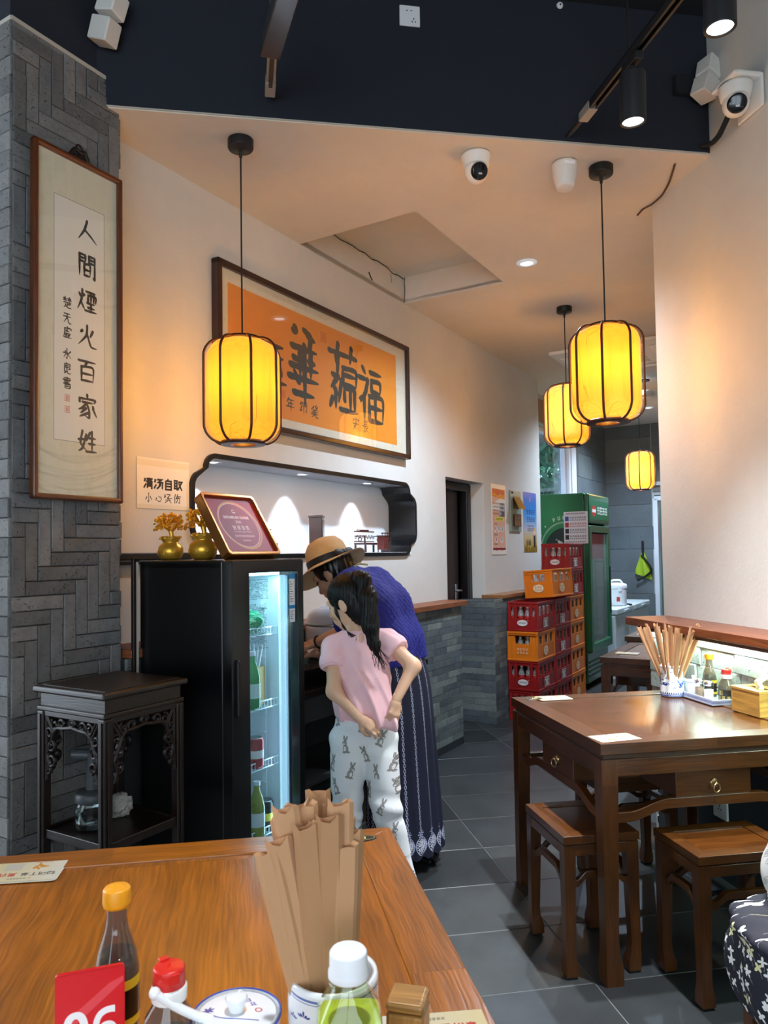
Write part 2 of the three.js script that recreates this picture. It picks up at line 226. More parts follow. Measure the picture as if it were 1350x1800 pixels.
// tiled walls of the back room
const tileMat = ['#6f7a7e', '#76817f', '#69757a'].map((c) => std(c, 0.35, { map: again(slateMap, 0.6), bumpMap: stoneBump, bumpScale: 0.0002 }));
function layTiles(parent, x0, x1, y0, y1, w, put3, seed, shift = 0) { const rs = []; let row = 0; for (let y = y0; y < y1 - 0.01; y += 0.305, row++) { let x = x0 - (row % 3 === 1 ? w * 0.5 : 0) - shift; for (; x < x1 - 0.01; x += w) { const a = Math.max(x, x0), b = Math.min(x + w, x1); if (b - a > 0.02) rs.push([a, y, b - a, Math.min(0.305, y1 - y)]); } } layBricks(parent, rs, tileMat, put3, { seed, depth: 0.01, chamfer: 0.001, uneven: 0, gap: 0.005, proud: 0.0004, name: 'tile' }); }
const tileGrout = std('#a9afae', 0.8);
{
  const s = shp([[7.2, 0], [10.85, 0], [10.85, 3.2], [7.2, 3.2]]); s.holes.push(holeOf(rectPts(7.32, 1.0, 9.28, 2.76)));
  const w = struct('wall_back_left', at(extr(s, 0.2), 0, 0, 0, 0, Math.PI / 2, 0).translate(-2.845, 0, 0), tileGrout, null, -TH);
  layTiles(w, 9.3, 10.7, 0.16, 3.09, 0.61, (o, x, y, z) => { o.position.set(-2.636 + z, y, -x); o.rotation.y = Math.PI / 2; }, 31, 0.25);
  part(w, 'header', box(0.03, 0.24, 2.05, -2.635, 2.9, -8.3), std('#8b6a4a', 0.7));
  const win = struct('window_1', null, null, null, -TH), wh = std('#c9d3de', 0.5);
  part(win, 'window_frame', join(rb(0.1, 1.76, 0.3, 0.01, -2.68, 1.88, -9.09), rb(0.07, 1.76, 0.05, 0.006, -2.72, 1.88, -7.35), rb(0.07, 0.05, 1.96, 0.006, -2.72, 2.73, -8.3), rb(0.07, 0.05, 1.96, 0.006, -2.72, 1.02, -8.3), rb(0.05, 1.7, 0.012, 0.004, -2.7, 1.88, -8.915)), wh);
  part(win, 'window_pane', box(0.006, 1.7, 1.6, -2.73, 1.88, -8.14), phy('#e8f2ff', 0.02, { transmission: 1, thickness: 0 }));
  part(win, 'pull_cord', tube([[-2.62, 2.75, -8.99], [-2.622, 2.2, -9.0], [-2.62, 1.6, -9.03]], 0.003, 12, 5), MP.dark);
  const b = struct('wall_back', null, null, null, -TH);
  part(b, 'wall_core', join(box(0.75, 3.2, 0.12, -2.375, 1.6, -10.772), box(1.0, 1.09, 0.12, -1.5, 2.655, -10.772), box(3, 3.2, 0.12, 0.5, 1.6, -10.772)), tileGrout);
  layTiles(b, -2.64, -2.02, 0.16, 3.09, 0.61, (o, x, y, z) => o.position.set(x, y, -10.7 + z), 33);
  layTiles(b, -2.02, -1.0, 2.15, 3.09, 0.61, (o, x, y, z) => o.position.set(x, y, -10.7 + z), 34);
  const d = struct('door_2', null, null, null, -TH);
  part(d, 'door_frame', join(rb(0.06, 2.06, 0.14, 0.005, -1.985, 1.03, -10.74), rb(1.0, 0.06, 0.14, 0.005, -1.5, 2.06, -10.74)), std('#d3dce4', 0.45));
  part(d, 'door_head', rb(1.1, 0.05, 0.04, 0.004, -1.55, 2.26, -10.68), std('#b9c4cb', 0.45));
}
// right wall, its brick-faced base and the timber shelf over the light strip
{
  const w = struct('wall_right', box(0.3, 2.72, 7.4, 2.18, 2.4, 0.31), MP.cream);
  w.geometry = box(0.3, 2.72, 6.9, 2.18, 2.4, 0.06);
  const b = struct('wall_right_base', box(0.36, 1.0, 6.85, 2.135, 0.5, 0.06), std('#2a3138', 0.8)), r = rng(15);
  layBricks(b, courses(1.9, 3.365, 0.64, 1.01, 0.26, 0.0765, r), paleBricks, (o, x, y, z) => { o.position.set(1.955 - 0.02 + z * 0.8, y, -x); o.rotation.y = -Math.PI / 2; }, { seed: 41, depth: 0.03, uneven: 0.002, proud: 0.006 });
  layBricks(b, courses(0.0, 0.39, 0.02, 1.0, 0.4, 0.0765, r), paleBricks, (o, x, y, z) => { o.position.set(1.945 + x, y, -3.372 + 0.0 * z); o.rotation.y = Math.PI; }, { seed: 42, depth: 0.012, uneven: 0.001 });
  part(b, 'shelf', rb(0.235, 0.036, 5.3, 0.004, 1.93, 1.031, -0.72, 'z'), std('#8a4a26', 0.35, { map: woodMap, bumpMap: woodBump, bumpScale: 0.0004 }));
  part(b, 'shelf_batten', rb(0.04, 0.022, 5.2, 0.003, 1.86, 1.005, -0.7, 'z'), std('#5d2f18', 0.5, { map: woodMap }));
  const st = part(b, 'light_strip', box(0.014, 0.01, 2.2, 1.917, 1.0075, -2.25), glow('#e6fff0', 1.5));
  const L = new THREE.RectAreaLight('#d9fff0', LI.strip, 2.15, 0.03); L.position.set(1.917, 1.0, -2.25); L.lookAt(1.96, 0, -2.25); L.name = 'strip_light'; scene.add(L);
}
// walls that close the rooms out of sight: entrance glazing behind the viewer, the far side of the back room
struct('wall_front_left', box(3, 3.8, 0.2, -2.2, 1.9, 0), MP.cream, AV(-3.9, 0, 1.6), -TH).geometry = box(3, 3.75, 0.15, 0, 1.875, 0);
struct('wall_side_left', box(0.2, 3.75, 5.5, -4.6, 1.875, 0.6), MP.cream);
struct('wall_rear', join(box(1.4, 3.75, 0.2, -4.0, 1.875, 3.2), box(1.6, 3.75, 0.2, 1.5, 1.875, 3.2), box(4.2, 0.9, 0.2, -1.3, 3.3, 3.2), box(4.2, 0.4, 0.2, -1.3, 0.2, 3.2)), MP.cream);
struct('window_2', join(rb(0.06, 2.5, 0.08, 0.005, -2.0, 1.62, 3.2), rb(0.06, 2.5, 0.08, 0.005, -0.6, 1.62, 3.2)), MP.dark);
struct('wall_right_far', box(0.2, 3.3, 14, 7.6, 1.65, -8), MP.cream);
struct('wall_right_return', box(5.4, 3.2, 0.12, 5.0, 1.6, -3.1), MP.cream);
// ---------- lamps ----------
const paperShade = (() => {
  const r = rng(303), t = ctex(1024, 512, (g, w, h) => {
    g.fillStyle = '#fff2c4'; g.fillRect(0, 0, w, h);
    for (let i = 0; i < 900; i++) { g.fillStyle = `rgba(190,130,30,${r() * 0.05})`; g.beginPath(); g.ellipse(r() * w, r() * h, 6 + r() * 40, 3 + r() * 14, r() * 3, 0, 7); g.fill(); }
    g.lineCap = 'round';
    for (let i = 0; i < 90; i++) { let x = r() * w, y = r() * h, a = r() * 6.3; g.strokeStyle = `rgba(120,60,5,${0.35 + r() * 0.45})`; g.lineWidth = 0.8 + r() * 1.2; g.beginPath(); g.moveTo(x, y); for (let k = 0; k < 14; k++) { a += (r() - 0.5) * 0.9; x += Math.cos(a) * 11; y += Math.sin(a) * 11; g.lineTo(x, y); } g.stroke(); }
  });
  return new THREE.MeshPhysicalMaterial({ color: '#c9ab58', map: t, roughness: 0.95, transmission: 0.55, thickness: 0, side: THREE.DoubleSide, emissive: '#ffc040', emissiveMap: t, emissiveIntensity: 0.27 });
})();
const ribWood = std('#3a1a0c', 0.45), cordMat = std('#131313', 0.6);
function makeLantern(label, x, f, drop, k) {        // hangs from the ceiling; base of the group at its lowest point
  const Rr = 0.158, H = 0.44, rc = 0.075, y0 = 3.09 - drop - H, t = thing('lantern', label, 'lantern', [x, y0, -f], 0.21, 'paper lanterns hanging from the ceiling');
  const prof = []; prof.push([0.085, 0.012]); for (let i = 0; i <= 8; i++) { const a = -Math.PI / 2 + (i / 8) * Math.PI / 2; prof.push([Rr - 0.006 - rc + rc * Math.cos(a), 0.014 + rc + rc * Math.sin(a)]); } for (let i = 0; i <= 8; i++) { const a = (i / 8) * Math.PI / 2; prof.push([Rr - 0.006 - rc + rc * Math.cos(a), H - 0.016 - rc + rc * Math.sin(a)]); } prof.push([0.05, H - 0.014]);
  // the paper bulges a little between the ribs
  const sh = lathe(prof, 48), p = sh.attributes.position; for (let i = 0; i < p.count; i++) { const a = Math.atan2(p.getX(i), p.getZ(i)), q = 1 - 0.045 * (0.5 + 0.5 * Math.cos(8 * a)); p.setX(i, p.getX(i) * q); p.setZ(i, p.getZ(i) * q); } sh.computeVertexNormals();
  part(t, 'shade', sh, paperShade);
  const rp = [V3(0.075, 0.004, 0)]; for (let i = 0; i <= 6; i++) { const a = -Math.PI / 2 + (i / 6) * Math.PI / 2; rp.push(V3(Rr - rc + rc * Math.cos(a), 0.006 + rc + rc * Math.sin(a), 0)); } for (let i = 0; i <= 6; i++) { const a = (i / 6) * Math.PI / 2; rp.push(V3(Rr - rc + rc * Math.cos(a), H - 0.008 - rc + rc * Math.sin(a), 0)); } rp.push(V3(0.05, H - 0.006, 0));
  const path = new THREE.CatmullRomCurve3(rp, false, 'catmullrom', 0.15), rg = new THREE.TubeGeometry(path, 44, 0.0055, 6);
  for (let i = 0; i < 8; i++) part(t, 'rib', rg, ribWood, null, i * Math.PI / 4);
  part(t, 'bottom_ring', lathe([[0.052, 0], [0.09, 0], [0.092, 0.008], [0.088, 0.016], [0.054, 0.016], [0.052, 0]], 40), ribWood);
  part(t, 'top_ring', lathe([[0.001, H - 0.012], [0.075, H - 0.012], [0.077, H], [0.012, H + 0.004], [0.001, H + 0.02]], 36), ribWood);
  part(t, 'cord', cyl(0.0035, 0.0035, drop - 0.02, 0, H, 0, 8), cordMat);
  part(t, 'ceiling_rose', lathe([[0.006, H + drop - 0.075], [0.009, H + drop - 0.045], [0.05, H + drop - 0.04], [0.053, H + drop - 0.034], [0.053, H + drop - 0.002], [0.05, H + drop]], 36), MP.black);
  part(t, 'bulb', new THREE.SphereGeometry(0.035, 16, 12), glow('#ffcf70', 3), [0, 0.2, 0]);
  const L = new THREE.PointLight('#ffb64a', LI.lantern * k, 0, 2); L.position.set(0, 0.23, 0); L.castShadow = true; L.shadow.radius = 2.5; L.name = 'lantern_bulb'; t.add(L);
  return t;
}
makeLantern('glowing yellow paper lantern hanging in front of the big orange calligraphy', 0.005, 3.08, 0.83, 1);
makeLantern('glowing yellow paper lantern nearest the cream wall on the right', 1.6, 3.08, 0.72, 1);
makeLantern('glowing yellow paper lantern hanging in front of the back window', 2.255, 4.93, 0.55, 1);
makeLantern('smallest glowing yellow lantern, in front of the grey tiled back wall', 4.38, 7.71, 0.62, 1);

// recessed downlights
function downlight(label, x, f, y, r, cd, name = 'downlight', group) {
  const t = thing(name, label, 'ceiling light', [x, y - 0.012, -f], 0, group);
  part(t, 'trim_ring', lathe([[r * 0.62, 0.004], [r * 0.66, 0], [r, 0.006], [r, 0.012], [r * 0.62, 0.012]], 32), std('#dfe6ea', 0.4, { emissive: '#bfe8ff', emissiveIntensity: 0.25 }));
  part(t, 'lens', cyl(r * 0.63, r * 0.63, 0.004, 0, 0.006, 0, 28), glow('#e8f6ff', 3.2));
  const L = new THREE.SpotLight('#cfe6ff', cd, 0, 1.25, 0.8, 2); L.position.set(0, -0.012, 0); L.target.position.set(0, -3, 0); L.castShadow = true; L.shadow.radius = 2; t.add(L, L.target); L.name = 'downlight_beam';
  return t;
}
downlight('round white ceiling downlight nearest the ceiling hatch', 1.682, 4.179, 3.09, 0.06, LI.down);
downlight('round white downlight on the ceiling beside the air conditioner', 3.847, 6.994, 3.09, 0.062, LI.down);
downlight('round white downlight furthest back, above the smallest lantern', 4.857, 8.322, 3.09, 0.062, LI.down);

// track rails and cylinder spotlights
const trackBlack = std('#17171a', 0.5);
function track(label, x, f0, f1, y, m) {
  const t = thing('track_rail', label, 'track rail', [x, y, -f1], 0), L = f1 - f0;
  part(t, 'rail', join(box(0.034, 0.004, L, 0, 0.014, L / 2), box(0.004, 0.03, L, -0.015, 0, L / 2), box(0.004, 0.03, L, 0.015, 0, L / 2), box(0.006, 0.004, L, -0.011, -0.013, L / 2), box(0.006, 0.004, L, 0.011, -0.013, L / 2)), m);
  part(t, 'end_cap', rb(0.04, 0.036, 0.09, 0.004, 0, 0, 0.03), std('#8d8a84', 0.4));
  for (const z of [0.35, 2.2]) part(t, 'hanging_rod', cyl(0.005, 0.005, 3.71 - y - 0.015, 0, 0.015, z, 8), trackBlack);
  return t;
}
const tr1 = track('black track rail hanging in front of the navy beam at right', 1.37, -1.6, 2.76, 3.115, trackBlack);
part(tr1, 'feed_cable', tube([[0, 0, 0], [0, 0.002, -0.06], [0, 0.004, -0.12], [-0.002, 0.006, -0.158]], 0.011, 16, 8), trackBlack);
const tr2 = track('pale track rail seen end on in front of the navy beam at left', 0.119, -1.6, 2.86, 3.17, std('#8f8578', 0.45));
part(tr2, 'slot', box(0.014, 0.006, 4.3, 0, -0.017, 2.2), trackBlack);
function spot(label, x, f, y, tilt, cd, lit = true) {
  const t = thing('track_spotlight', label, 'spotlight', [x, y, -f], tilt, 'cylinder spotlights clipped to the track rails'), h = 0.17;
  part(t, 'adapter', join(rb(0.03, 0.03, 0.1, 0.004, -0.0, h + 0.038, 0), cyl(0.008, 0.008, 0.05, 0, h - 0.01, 0, 10)), trackBlack);
  part(t, 'housing', lathe([[0.036, 0.0], [0.0445, 0.0], [0.0445, h - 0.006], [0.04, h], [0.0, h]], 32), trackBlack);
  part(t, 'lens', lathe([[0, 0.006], [0.02, 0.004], [0.0365, 0.004], [0.0365, 0.012], [0, 0.012]], 28), glow('#f4fbff', 6));
  const L = new THREE.SpotLight('#f3f8ff', cd, 0, 0.56, 0.6, 2); L.position.set(0, -0.004, 0); L.target.position.set(0, -3, 0); L.castShadow = true; L.shadow.radius = 1.5; L.name = 'spot_beam'; t.add(L, L.target);
  return t;
}
spot('lit black cylinder spotlight hanging mid-rail before the navy beam', 1.37, 2.394, 2.876, [0.06, 0, 0.02], LI.spot);
spot('lit black cylinder spotlight at the top right corner beside the cream wall', 1.37, 1.906, 2.868, [0.02, 0, 0.0], LI.spot);
for (const [x, f, l] of [[1.37, 0.4, 'black cylinder spotlight on the right track rail, nearest the viewer'], [0.119, 0.9, 'black cylinder spotlight on the pale track rail over the foreground table'], [0.119, -0.8, 'black cylinder spotlight on the pale track rail behind the viewer']]) spot(l, x, f, x < 1 ? 2.92 : 2.87, [0.0, 0, 0], LI.extra);
{
  const t = thing('track_floodlight', 'black box floodlight tilted on the pale track rail', 'spotlight', [0.105, 3.055, -2.5], [0.0, 0.15, 0.0]);
  part(t, 'housing', rb(0.068, 0.06, 0.5, 0.004, 0, 0.03, 0.25), std('#101115', 0.5));
  part(t, 'face_plate', box(0.06, 0.003, 0.48, 0, -0.001, 0.25), phy('#2a2c33', 0.15));
  part(t, 'bracket', join(rb(0.02, 0.05, 0.03, 0.003, 0.0, 0.066, 0.12), rb(0.02, 0.012, 0.1, 0.003, 0, 0.088, 0.14)), trackBlack);
}
// niche lamps
for (const al of [2.68, 3.4, 4.1]) {
  const p = AV(-2.52, 1.8225, al), t = thing('niche_lamp', ['round lamp in the niche ceiling above the red plaque', 'round lamp in the middle of the niche ceiling', 'round lamp in the niche ceiling above the toy furniture'][Math.round((al - 2.68) / 0.71)], 'niche light', p, -TH);
  part(t, 'rim', lathe([[0.028, 0.002], [0.03, -0.003], [0.042, 0], [0.042, 0.003]], 24), MP.chrome);
  part(t, 'lens', cyl(0.028, 0.028, 0.003, 0, -0.001, 0, 20), glow('#eef6ff', 4));
  const L = new THREE.SpotLight('#e4f0ff', LI.niche * 3, 0, 0.62, 0.5, 2); L.position.set(-0.0, -0.006, 0); L.target.position.set(-0.12, -0.5, 0); L.castShadow = true; L.shadow.radius = 0.6; t.add(L, L.target); L.name = 'niche_beam';
}
// ---------- fittings on the ceiling and the beam ----------
const camWhite = std('#ece9e2', 0.35), camBlack = phy('#0c0d10', 0.12);
function domeCamera(label, pos, ry, look) {
  const t = thing('dome_camera', label, 'camera', pos, ry), q = new THREE.Quaternion().setFromUnitVectors(V3(0, 0, 1), look.clone().normalize());
  part(t, 'base', lathe([[0, 0], [0.062, 0], [0.064, -0.012], [0.056, -0.05], [0.05, -0.056], [0, -0.056]], 32), camWhite);
  const b = part(t, 'ball', new THREE.SphereGeometry(0.05, 28, 20), camWhite, [0, -0.075, 0]);
  const fc = part(b, 'lens_plate', lathe([[0, 0.012], [0.03, 0.012], [0.036, 0.006], [0.037, -0.01]], 28).rotateX(Math.PI / 2), camBlack); fc.position.copy(look.clone().normalize().multiplyScalar(0.039)); fc.quaternion.copy(q);
  const l = part(b, 'led', rb(0.016, 0.007, 0.004, 0.002), std('#c9ccd2', 0.3)); l.position.copy(look.clone().normalize().multiplyScalar(0.051).add(V3(0, -0.012, 0))); l.quaternion.copy(q);
  const l2 = part(b, 'sensor', rb(0.026, 0.012, 0.004, 0.002), phy('#272b33', 0.1)); l2.position.copy(look.clone().normalize().multiplyScalar(0.051).add(V3(0, 0.01, 0))); l2.quaternion.copy(q);
  return t;
}
domeCamera('white dome camera on the low ceiling just behind the navy beam', [1.011, 3.09, -3.06], 0, V3(0.05, -0.35, 0.9));
const c2 = domeCamera('white dome camera on a bracket on the cream wall', [1.955, 3.215, -2.64], 0, V3(-0.42, -0.4, 0.8));
part(c2, 'wall_bracket', join(rb(0.13, 0.022, 0.15, 0.01, 0.008, 0.01, 0), rb(0.012, 0.13, 0.15, 0.005, 0.066, -0.05, 0)), camWhite);
part(c2, 'cable', tube([[0.0, -0.09, -0.04], [0.01, -0.13, -0.12], [0.03, -0.12, -0.2], [0.03, -0.09, -0.272]], 0.011, 18, 8), MP.dark);
{
  const t = thing('motion_sensor', 'white cup shaped sensor on the ceiling beside the hanging lantern', 'sensor', [1.425, 3.09, -3.075], 0);
  part(t, 'cup', lathe([[0, 0], [0.055, 0], [0.057, -0.01], [0.052, -0.06], [0.042, -0.1], [0.036, -0.115], [0, -0.117]], 32), std('#e3dfd7', 0.35));
  part(t, 'sticker', rb(0.05, 0.016, 0.002, 0.001, 0, -0.022, 0.055), std('#f5f5f5', 0.5));
  const s = thing('smoke_detector', 'white drum shaped smoke detector hanging near the back ceiling', 'smoke detector', [4.036, 3.09, -6.98], 0);
  part(s, 'stem', join(cyl(0.05, 0.05, 0.012, 0, -0.012, 0), cyl(0.012, 0.012, 0.12, 0, -0.12, 0)), MP.dark);
  part(s, 'drum', lathe([[0, -0.19], [0.07, -0.185], [0.085, -0.165], [0.085, -0.125], [0.07, -0.115], [0, -0.113]], 28), camWhite);
  solo('dangling_wire', 'short brown wire dangling from the ceiling beside the cream wall', 'wire', tube([[1.917, 3.088, -3.006], [1.975, 3.079, -3.147], [2.012, 3.079, -3.272], [2.014, 3.079, -3.37], [1.998, 3.079, -3.42], [1.995, 3.07, -3.47]], 0.0045, 40, 6), std('#4a3326', 0.8), [0, 0, 0]);
  const a = thing('air_conditioner', 'white ceiling cassette air conditioner behind the lanterns', 'air conditioner', AV(-1.55, 3.09, 6.75), -TH);
  part(a, 'panel', rb(0.92, 0.035, 0.92, 0.012, 0, -0.018, 0), std('#d9dcdc', 0.5));
  part(a, 'grille', join(...[-0.2, -0.1, 0, 0.1, 0.2].map((z) => box(0.5, 0.004, 0.06, 0, -0.037, z))), std('#b7bbbc', 0.5));
  for (let i = 0; i < 4; i++) part(a, 'louvre', rb(0.62, 0.008, 0.07, 0.003, 0, -0.04, 0.37), std('#e9ebeb', 0.45), null, i * Math.PI / 2);
  const k = thing('power_socket', 'white square power socket high on the navy beam', 'socket', [0.693, 3.569, -2.92], 0);
  part(k, 'plate', rb(0.086, 0.086, 0.009, 0.004, 0, 0, 0.0045), MP.white);
  part(k, 'slot', join(box(0.007, 0.003, 0.002, -0.012, 0.02, 0.0095), box(0.007, 0.003, 0.002, 0.006, 0.02, 0.0095), box(0.003, 0.008, 0.002, 0.016, -0.014, 0.0095), at(box(0.003, 0.007, 0.002), 0.009, -0.026, 0.0095, 0, 0, 0.6), at(box(0.003, 0.007, 0.002), 0.023, -0.026, 0.0095, 0, 0, -0.6)), MP.black);
  solo('button_sensor', 'small round white button high on the navy beam', 'sensor', lathe([[0.004, 0.008], [0.008, 0.009], [0.013, 0.006], [0.014, 0]], 20).rotateX(Math.PI / 2), MP.white, [1.349, 3.687, -2.92]);
  for (const [x, y, z, ry, l] of [[-0.46, 3.385, -2.92, -0.5, 'pair of white cube lamps mounted above the brick pillar'], [1.945, 3.385, -2.92, 0.35, 'pair of white cube lamps in the corner beside the wall camera']]) {
    const e = thing('emergency_light', l, 'emergency light', [x, y, z], 0);
    part(e, 'back_box', rb(0.1, 0.085, 0.03, 0.004, -0.035, -0.005, 0.015), MP.dark);
    part(e, 'head', rb(0.085, 0.085, 0.075, 0.006, 0.012, -0.035, 0.075), std('#dcd8d0', 0.5), null, 0).rotation.set(0.1, ry, -0.32);
    part(e, 'head', rb(0.085, 0.085, 0.075, 0.006, 0.02, 0.05, 0.075), std('#e6e3dc', 0.5), null, 0).rotation.set(-0.1, ry, -0.32);
  }
}
// ---------- tables and stools ----------
const woods = (hex, rough = 0.3, coat = 0.25) => phy(hex, rough, { map: woodMap, bumpMap: woodBump, bumpScale: 0.0005, clearcoat: coat, clearcoatRoughness: 0.18 });
const honey = woods('#c0700f', 0.3, 0.35), honeyDark = woods('#9c5216', 0.34, 0.4), brown = woods('#603410', 0.26, 0.45), brownEdge = woods('#5c3410', 0.32, 0.3), deep = woods('#4d3018', 0.4, 0.2), ebony = woods('#28150d', 0.4, 0.1);
function mitred(parent, name, W, D, y, t, b, m, mp, grainFlip) {       // a framed panel: four mitred boards round a centre board
  const pt = (w, d, bb, ax) => { const s = shp([[-w / 2, 0], [w / 2, 0], [w / 2 - bb, bb], [-w / 2 + bb, bb]]); const g = at(extr(s, t - 0.004, 0.002), 0, 0, 0, Math.PI / 2, 0, 0); return muv(g, ax); };
  const A = pt(W, D, b, 'x'), B = pt(D, W, b, 'x');
  part(parent, name, A, m, [0, y, -D / 2 + 0.0005]); part(parent, name, A, m, [0, y, D / 2 - 0.0005], Math.PI);
  part(parent, name, B, m, [-W / 2 + 0.0005, y, 0], Math.PI / 2); part(parent, name, B, m, [W / 2 - 0.0005, y, 0], -Math.PI / 2);
  part(parent, 'centre_board', box(W - 2 * b - 0.0015, t - 0.002, D - 2 * b - 0.0015, 0, y - t / 2 - 0.0008, 0, grainFlip ? 'x' : 'z'), mp);
}
function legGeo(h, w0, w1, hoof) {      // square leg, outer corner at the origin, tapering inwards, with a small hoof foot
  const g = new THREE.BoxGeometry(1, h, 1, 1, 14, 1).translate(0.5, h / 2, 0.5), p = g.attributes.position;
  for (let i = 0; i < p.count; i++) { const t = p.getY(i) / h, w = t > 0.16 ? w1 + (w0 - w1) * Math.pow((t - 0.16) / 0.84, 0.8) : w1 + hoof * Math.sin(Math.min(1, (0.16 - t) / 0.13) * Math.PI * 0.62); p.setX(i, p.getX(i) * w); p.setZ(i, p.getZ(i) * w); }
  g.computeVertexNormals(); return muv(toCreasedNormals(g, 0.6), 'y');
}
function bowRail(L, h, rise, d) {      // humpback stretcher, centred, bottom at y = 0
  const e = [], n = 12, k = L * 0.2, c = L * 0.3, y = (x) => { const a = Math.min(1, Math.max(0, (L / 2 - Math.abs(x) - k * 0.35) / k)); return rise * a * a * (3 - 2 * a); };
  for (let i = -n * 2; i <= n * 2; i++) { const x = (i / (n * 2)) * L / 2; e.push([x, y(x)]); }
  return muv(extr(shp([...e, ...e.map(([x, v]) => [x, v + h]).reverse()]), d - 0.004, 0.002).translate(0, 0, -d / 2), 'x');
}
const ringPull = join(lathe([[0, 0.006], [0.012, 0.006], [0.014, 0.003], [0.015, 0]], 20).rotateX(Math.PI / 2), new THREE.SphereGeometry(0.006, 12, 10).translate(0, 0.002, 0.01), new THREE.TorusGeometry(0.014, 0.0024, 8, 24).rotateY(0.25).translate(0.002, -0.013, 0.014));
function squareTable(label, pos, ry, W, D, H, m, opt = {}) {
  const t = thing('square_table', label, 'table', pos, ry), me = opt.edge ?? m, tt = 0.036, lw = 0.056;
  mitred(t, 'edge_board', W, D, H, tt, 0.075, me, m, opt.flip);
  part(t, 'waist', box(W - 0.026, 0.014, D - 0.026, 0, H - tt - 0.007, 0, 'x'), opt.dark ?? me);
  const lh = H - tt - 0.014, lg = legGeo(lh, lw, 0.042, 0.016);
  [[-1, -1, 0], [1, -1, -1], [1, 1, 2], [-1, 1, 1]].forEach(([a, b, k]) => part(t, 'leg', lg, me, [a * (W / 2 - 0.004), 0, b * (D / 2 - 0.004)], k * Math.PI / 2));
  for (const [len, off, r] of [[W, D, 0], [W, D, Math.PI], [D, W, Math.PI / 2], [D, W, -Math.PI / 2]]) {
    const s = Math.sin(r), c = Math.cos(r), px = (z) => [s * z, 0, c * z];
    const ap = part(t, 'apron', rb(len - 2 * lw, 0.055, 0.024, 0.003, 0, lh - 0.0275, 0, 'x'), me, px(off / 2 - 0.017), r);
    part(t, 'stretcher', at(bowRail(len - 2 * lw + 0.01, 0.032, 0.034, 0.026), 0, 0, 0), me, [s * (off / 2 - 0.03), lh - 0.205, c * (off / 2 - 0.03)], r);
    if (opt.drawers) {
      const d = part(t, 'drawer', join(rb(0.27, 0.088, 0.018, 0.003, 0, 0, 0, 'x'), box(0.25, 0.08, 0.26, 0, 0, -0.137, 'x')), me, [s * (off / 2 - 0.035), lh - 0.055 - 0.05, c * (off / 2 - 0.035)], r);
      part(d, 'ring_pull', ringPull, MP.brass, [0, 0.004, 0.009]);
    }
  }
  return t;
}
// the honey coloured table of the viewer and the brown one by the right wall
const tableA = thing('square_table', 'honey coloured wooden table in the foreground holding the juice bottle', 'table', [-0.27, 0, -1.09], 0);
{
  const W = 1.18, D = 1.168, H = 0.755;
  mitred(tableA, 'edge_board', W, D, H, 0.04, 0.085, honey, honey);
  part(tableA, 'waist', box(W - 0.04, 0.02, D - 0.04, 0, H - 0.05, 0, 'x'), honeyDark);
  const lg = legGeo(0.695, 0.06, 0.045, 0.014);
  [[-1, -1, 0], [1, -1, -1], [1, 1, 2], [-1, 1, 1]].forEach(([a, b, k]) => part(tableA, 'leg', lg, honeyDark, [a * (W / 2 - 0.004), 0, b * (D / 2 - 0.004)], k * Math.PI / 2));
  for (const [r, o] of [[0, D], [Math.PI, D], [Math.PI / 2, W], [-Math.PI / 2, W]]) part(tableA, 'apron', rb(1.05, 0.06, 0.024, 0.003, 0, 0.664, 0, 'x'), honeyDark, [Math.sin(r) * (o / 2 - 0.017), 0, Math.cos(r) * (o / 2 - 0.017)], r);
}
const tableB = squareTable('brown wooden table with ring pull drawers against the right wall', [1.515, 0, -2.64], 0, 0.81, 0.8, 0.755, brown, { edge: brownEdge, dark: deep, drawers: true, flip: true });
squareTable('dark wooden table behind the right wall, nearer of two', AV(-0.76, 0, 4.78), -TH, 0.77, 0.77, 0.755, deep, { edge: brown, drawers: true });
squareTable('dark wooden table furthest back behind the right wall', AV(-0.87, 0, 5.89), -TH, 0.77, 0.77, 0.755, deep, { edge: deep });

function makeStool(label, pos, ry, W = 0.265, D = 0.325, H = 0.45) {
  const t = thing('stool', label, 'stool', pos, ry, 'wooden stools round the brown table'), lw = 0.04, lh = H - 0.036;
  mitred(t, 'edge_board', W, D, H, 0.026, 0.045, brownEdge, brown);
  part(t, 'waist', box(W - 0.018, 0.01, D - 0.018, 0, H - 0.031, 0, 'x'), deep);
  const lg = legGeo(lh, lw, 0.03, 0.012);
  [[-1, -1, 0], [1, -1, -1], [1, 1, 2], [-1, 1, 1]].forEach(([a, b, k]) => { part(t, 'leg', lg, brownEdge, [a * (W / 2 - 0.003), 0.008, b * (D / 2 - 0.003)], k * Math.PI / 2); part(t, 'foot_pad', rb(0.036, 0.008, 0.036, 0.003, a * (W / 2 - 0.022), 0.004, b * (D / 2 - 0.022)), MP.black); });
  for (const [len, off, r] of [[W, D, 0], [W, D, Math.PI], [D, W, Math.PI / 2], [D, W, -Math.PI / 2]]) {
    const s = Math.sin(r), c = Math.cos(r);
    part(t, 'apron', rb(len - 2 * lw + 0.004, 0.034, 0.02, 0.003, 0, lh - 0.01, 0, 'x'), brownEdge, [s * (off / 2 - 0.014), 0, c * (off / 2 - 0.014)], r);
    part(t, 'stretcher', bowRail(len - 2 * 0.034, 0.022, 0.028, 0.02), brownEdge, [s * (off / 2 - 0.02), 0.285, c * (off / 2 - 0.02)], r);
  }
  return t;
}
makeStool('wooden stool tucked under the left corner of the brown table', [1.137, 0, -2.468], 0, 0.262, 0.33);
makeStool('wooden stool in front of the brown table, left of the seated person', [1.5, 0, -2.2], Math.PI / 2, 0.25, 0.34);
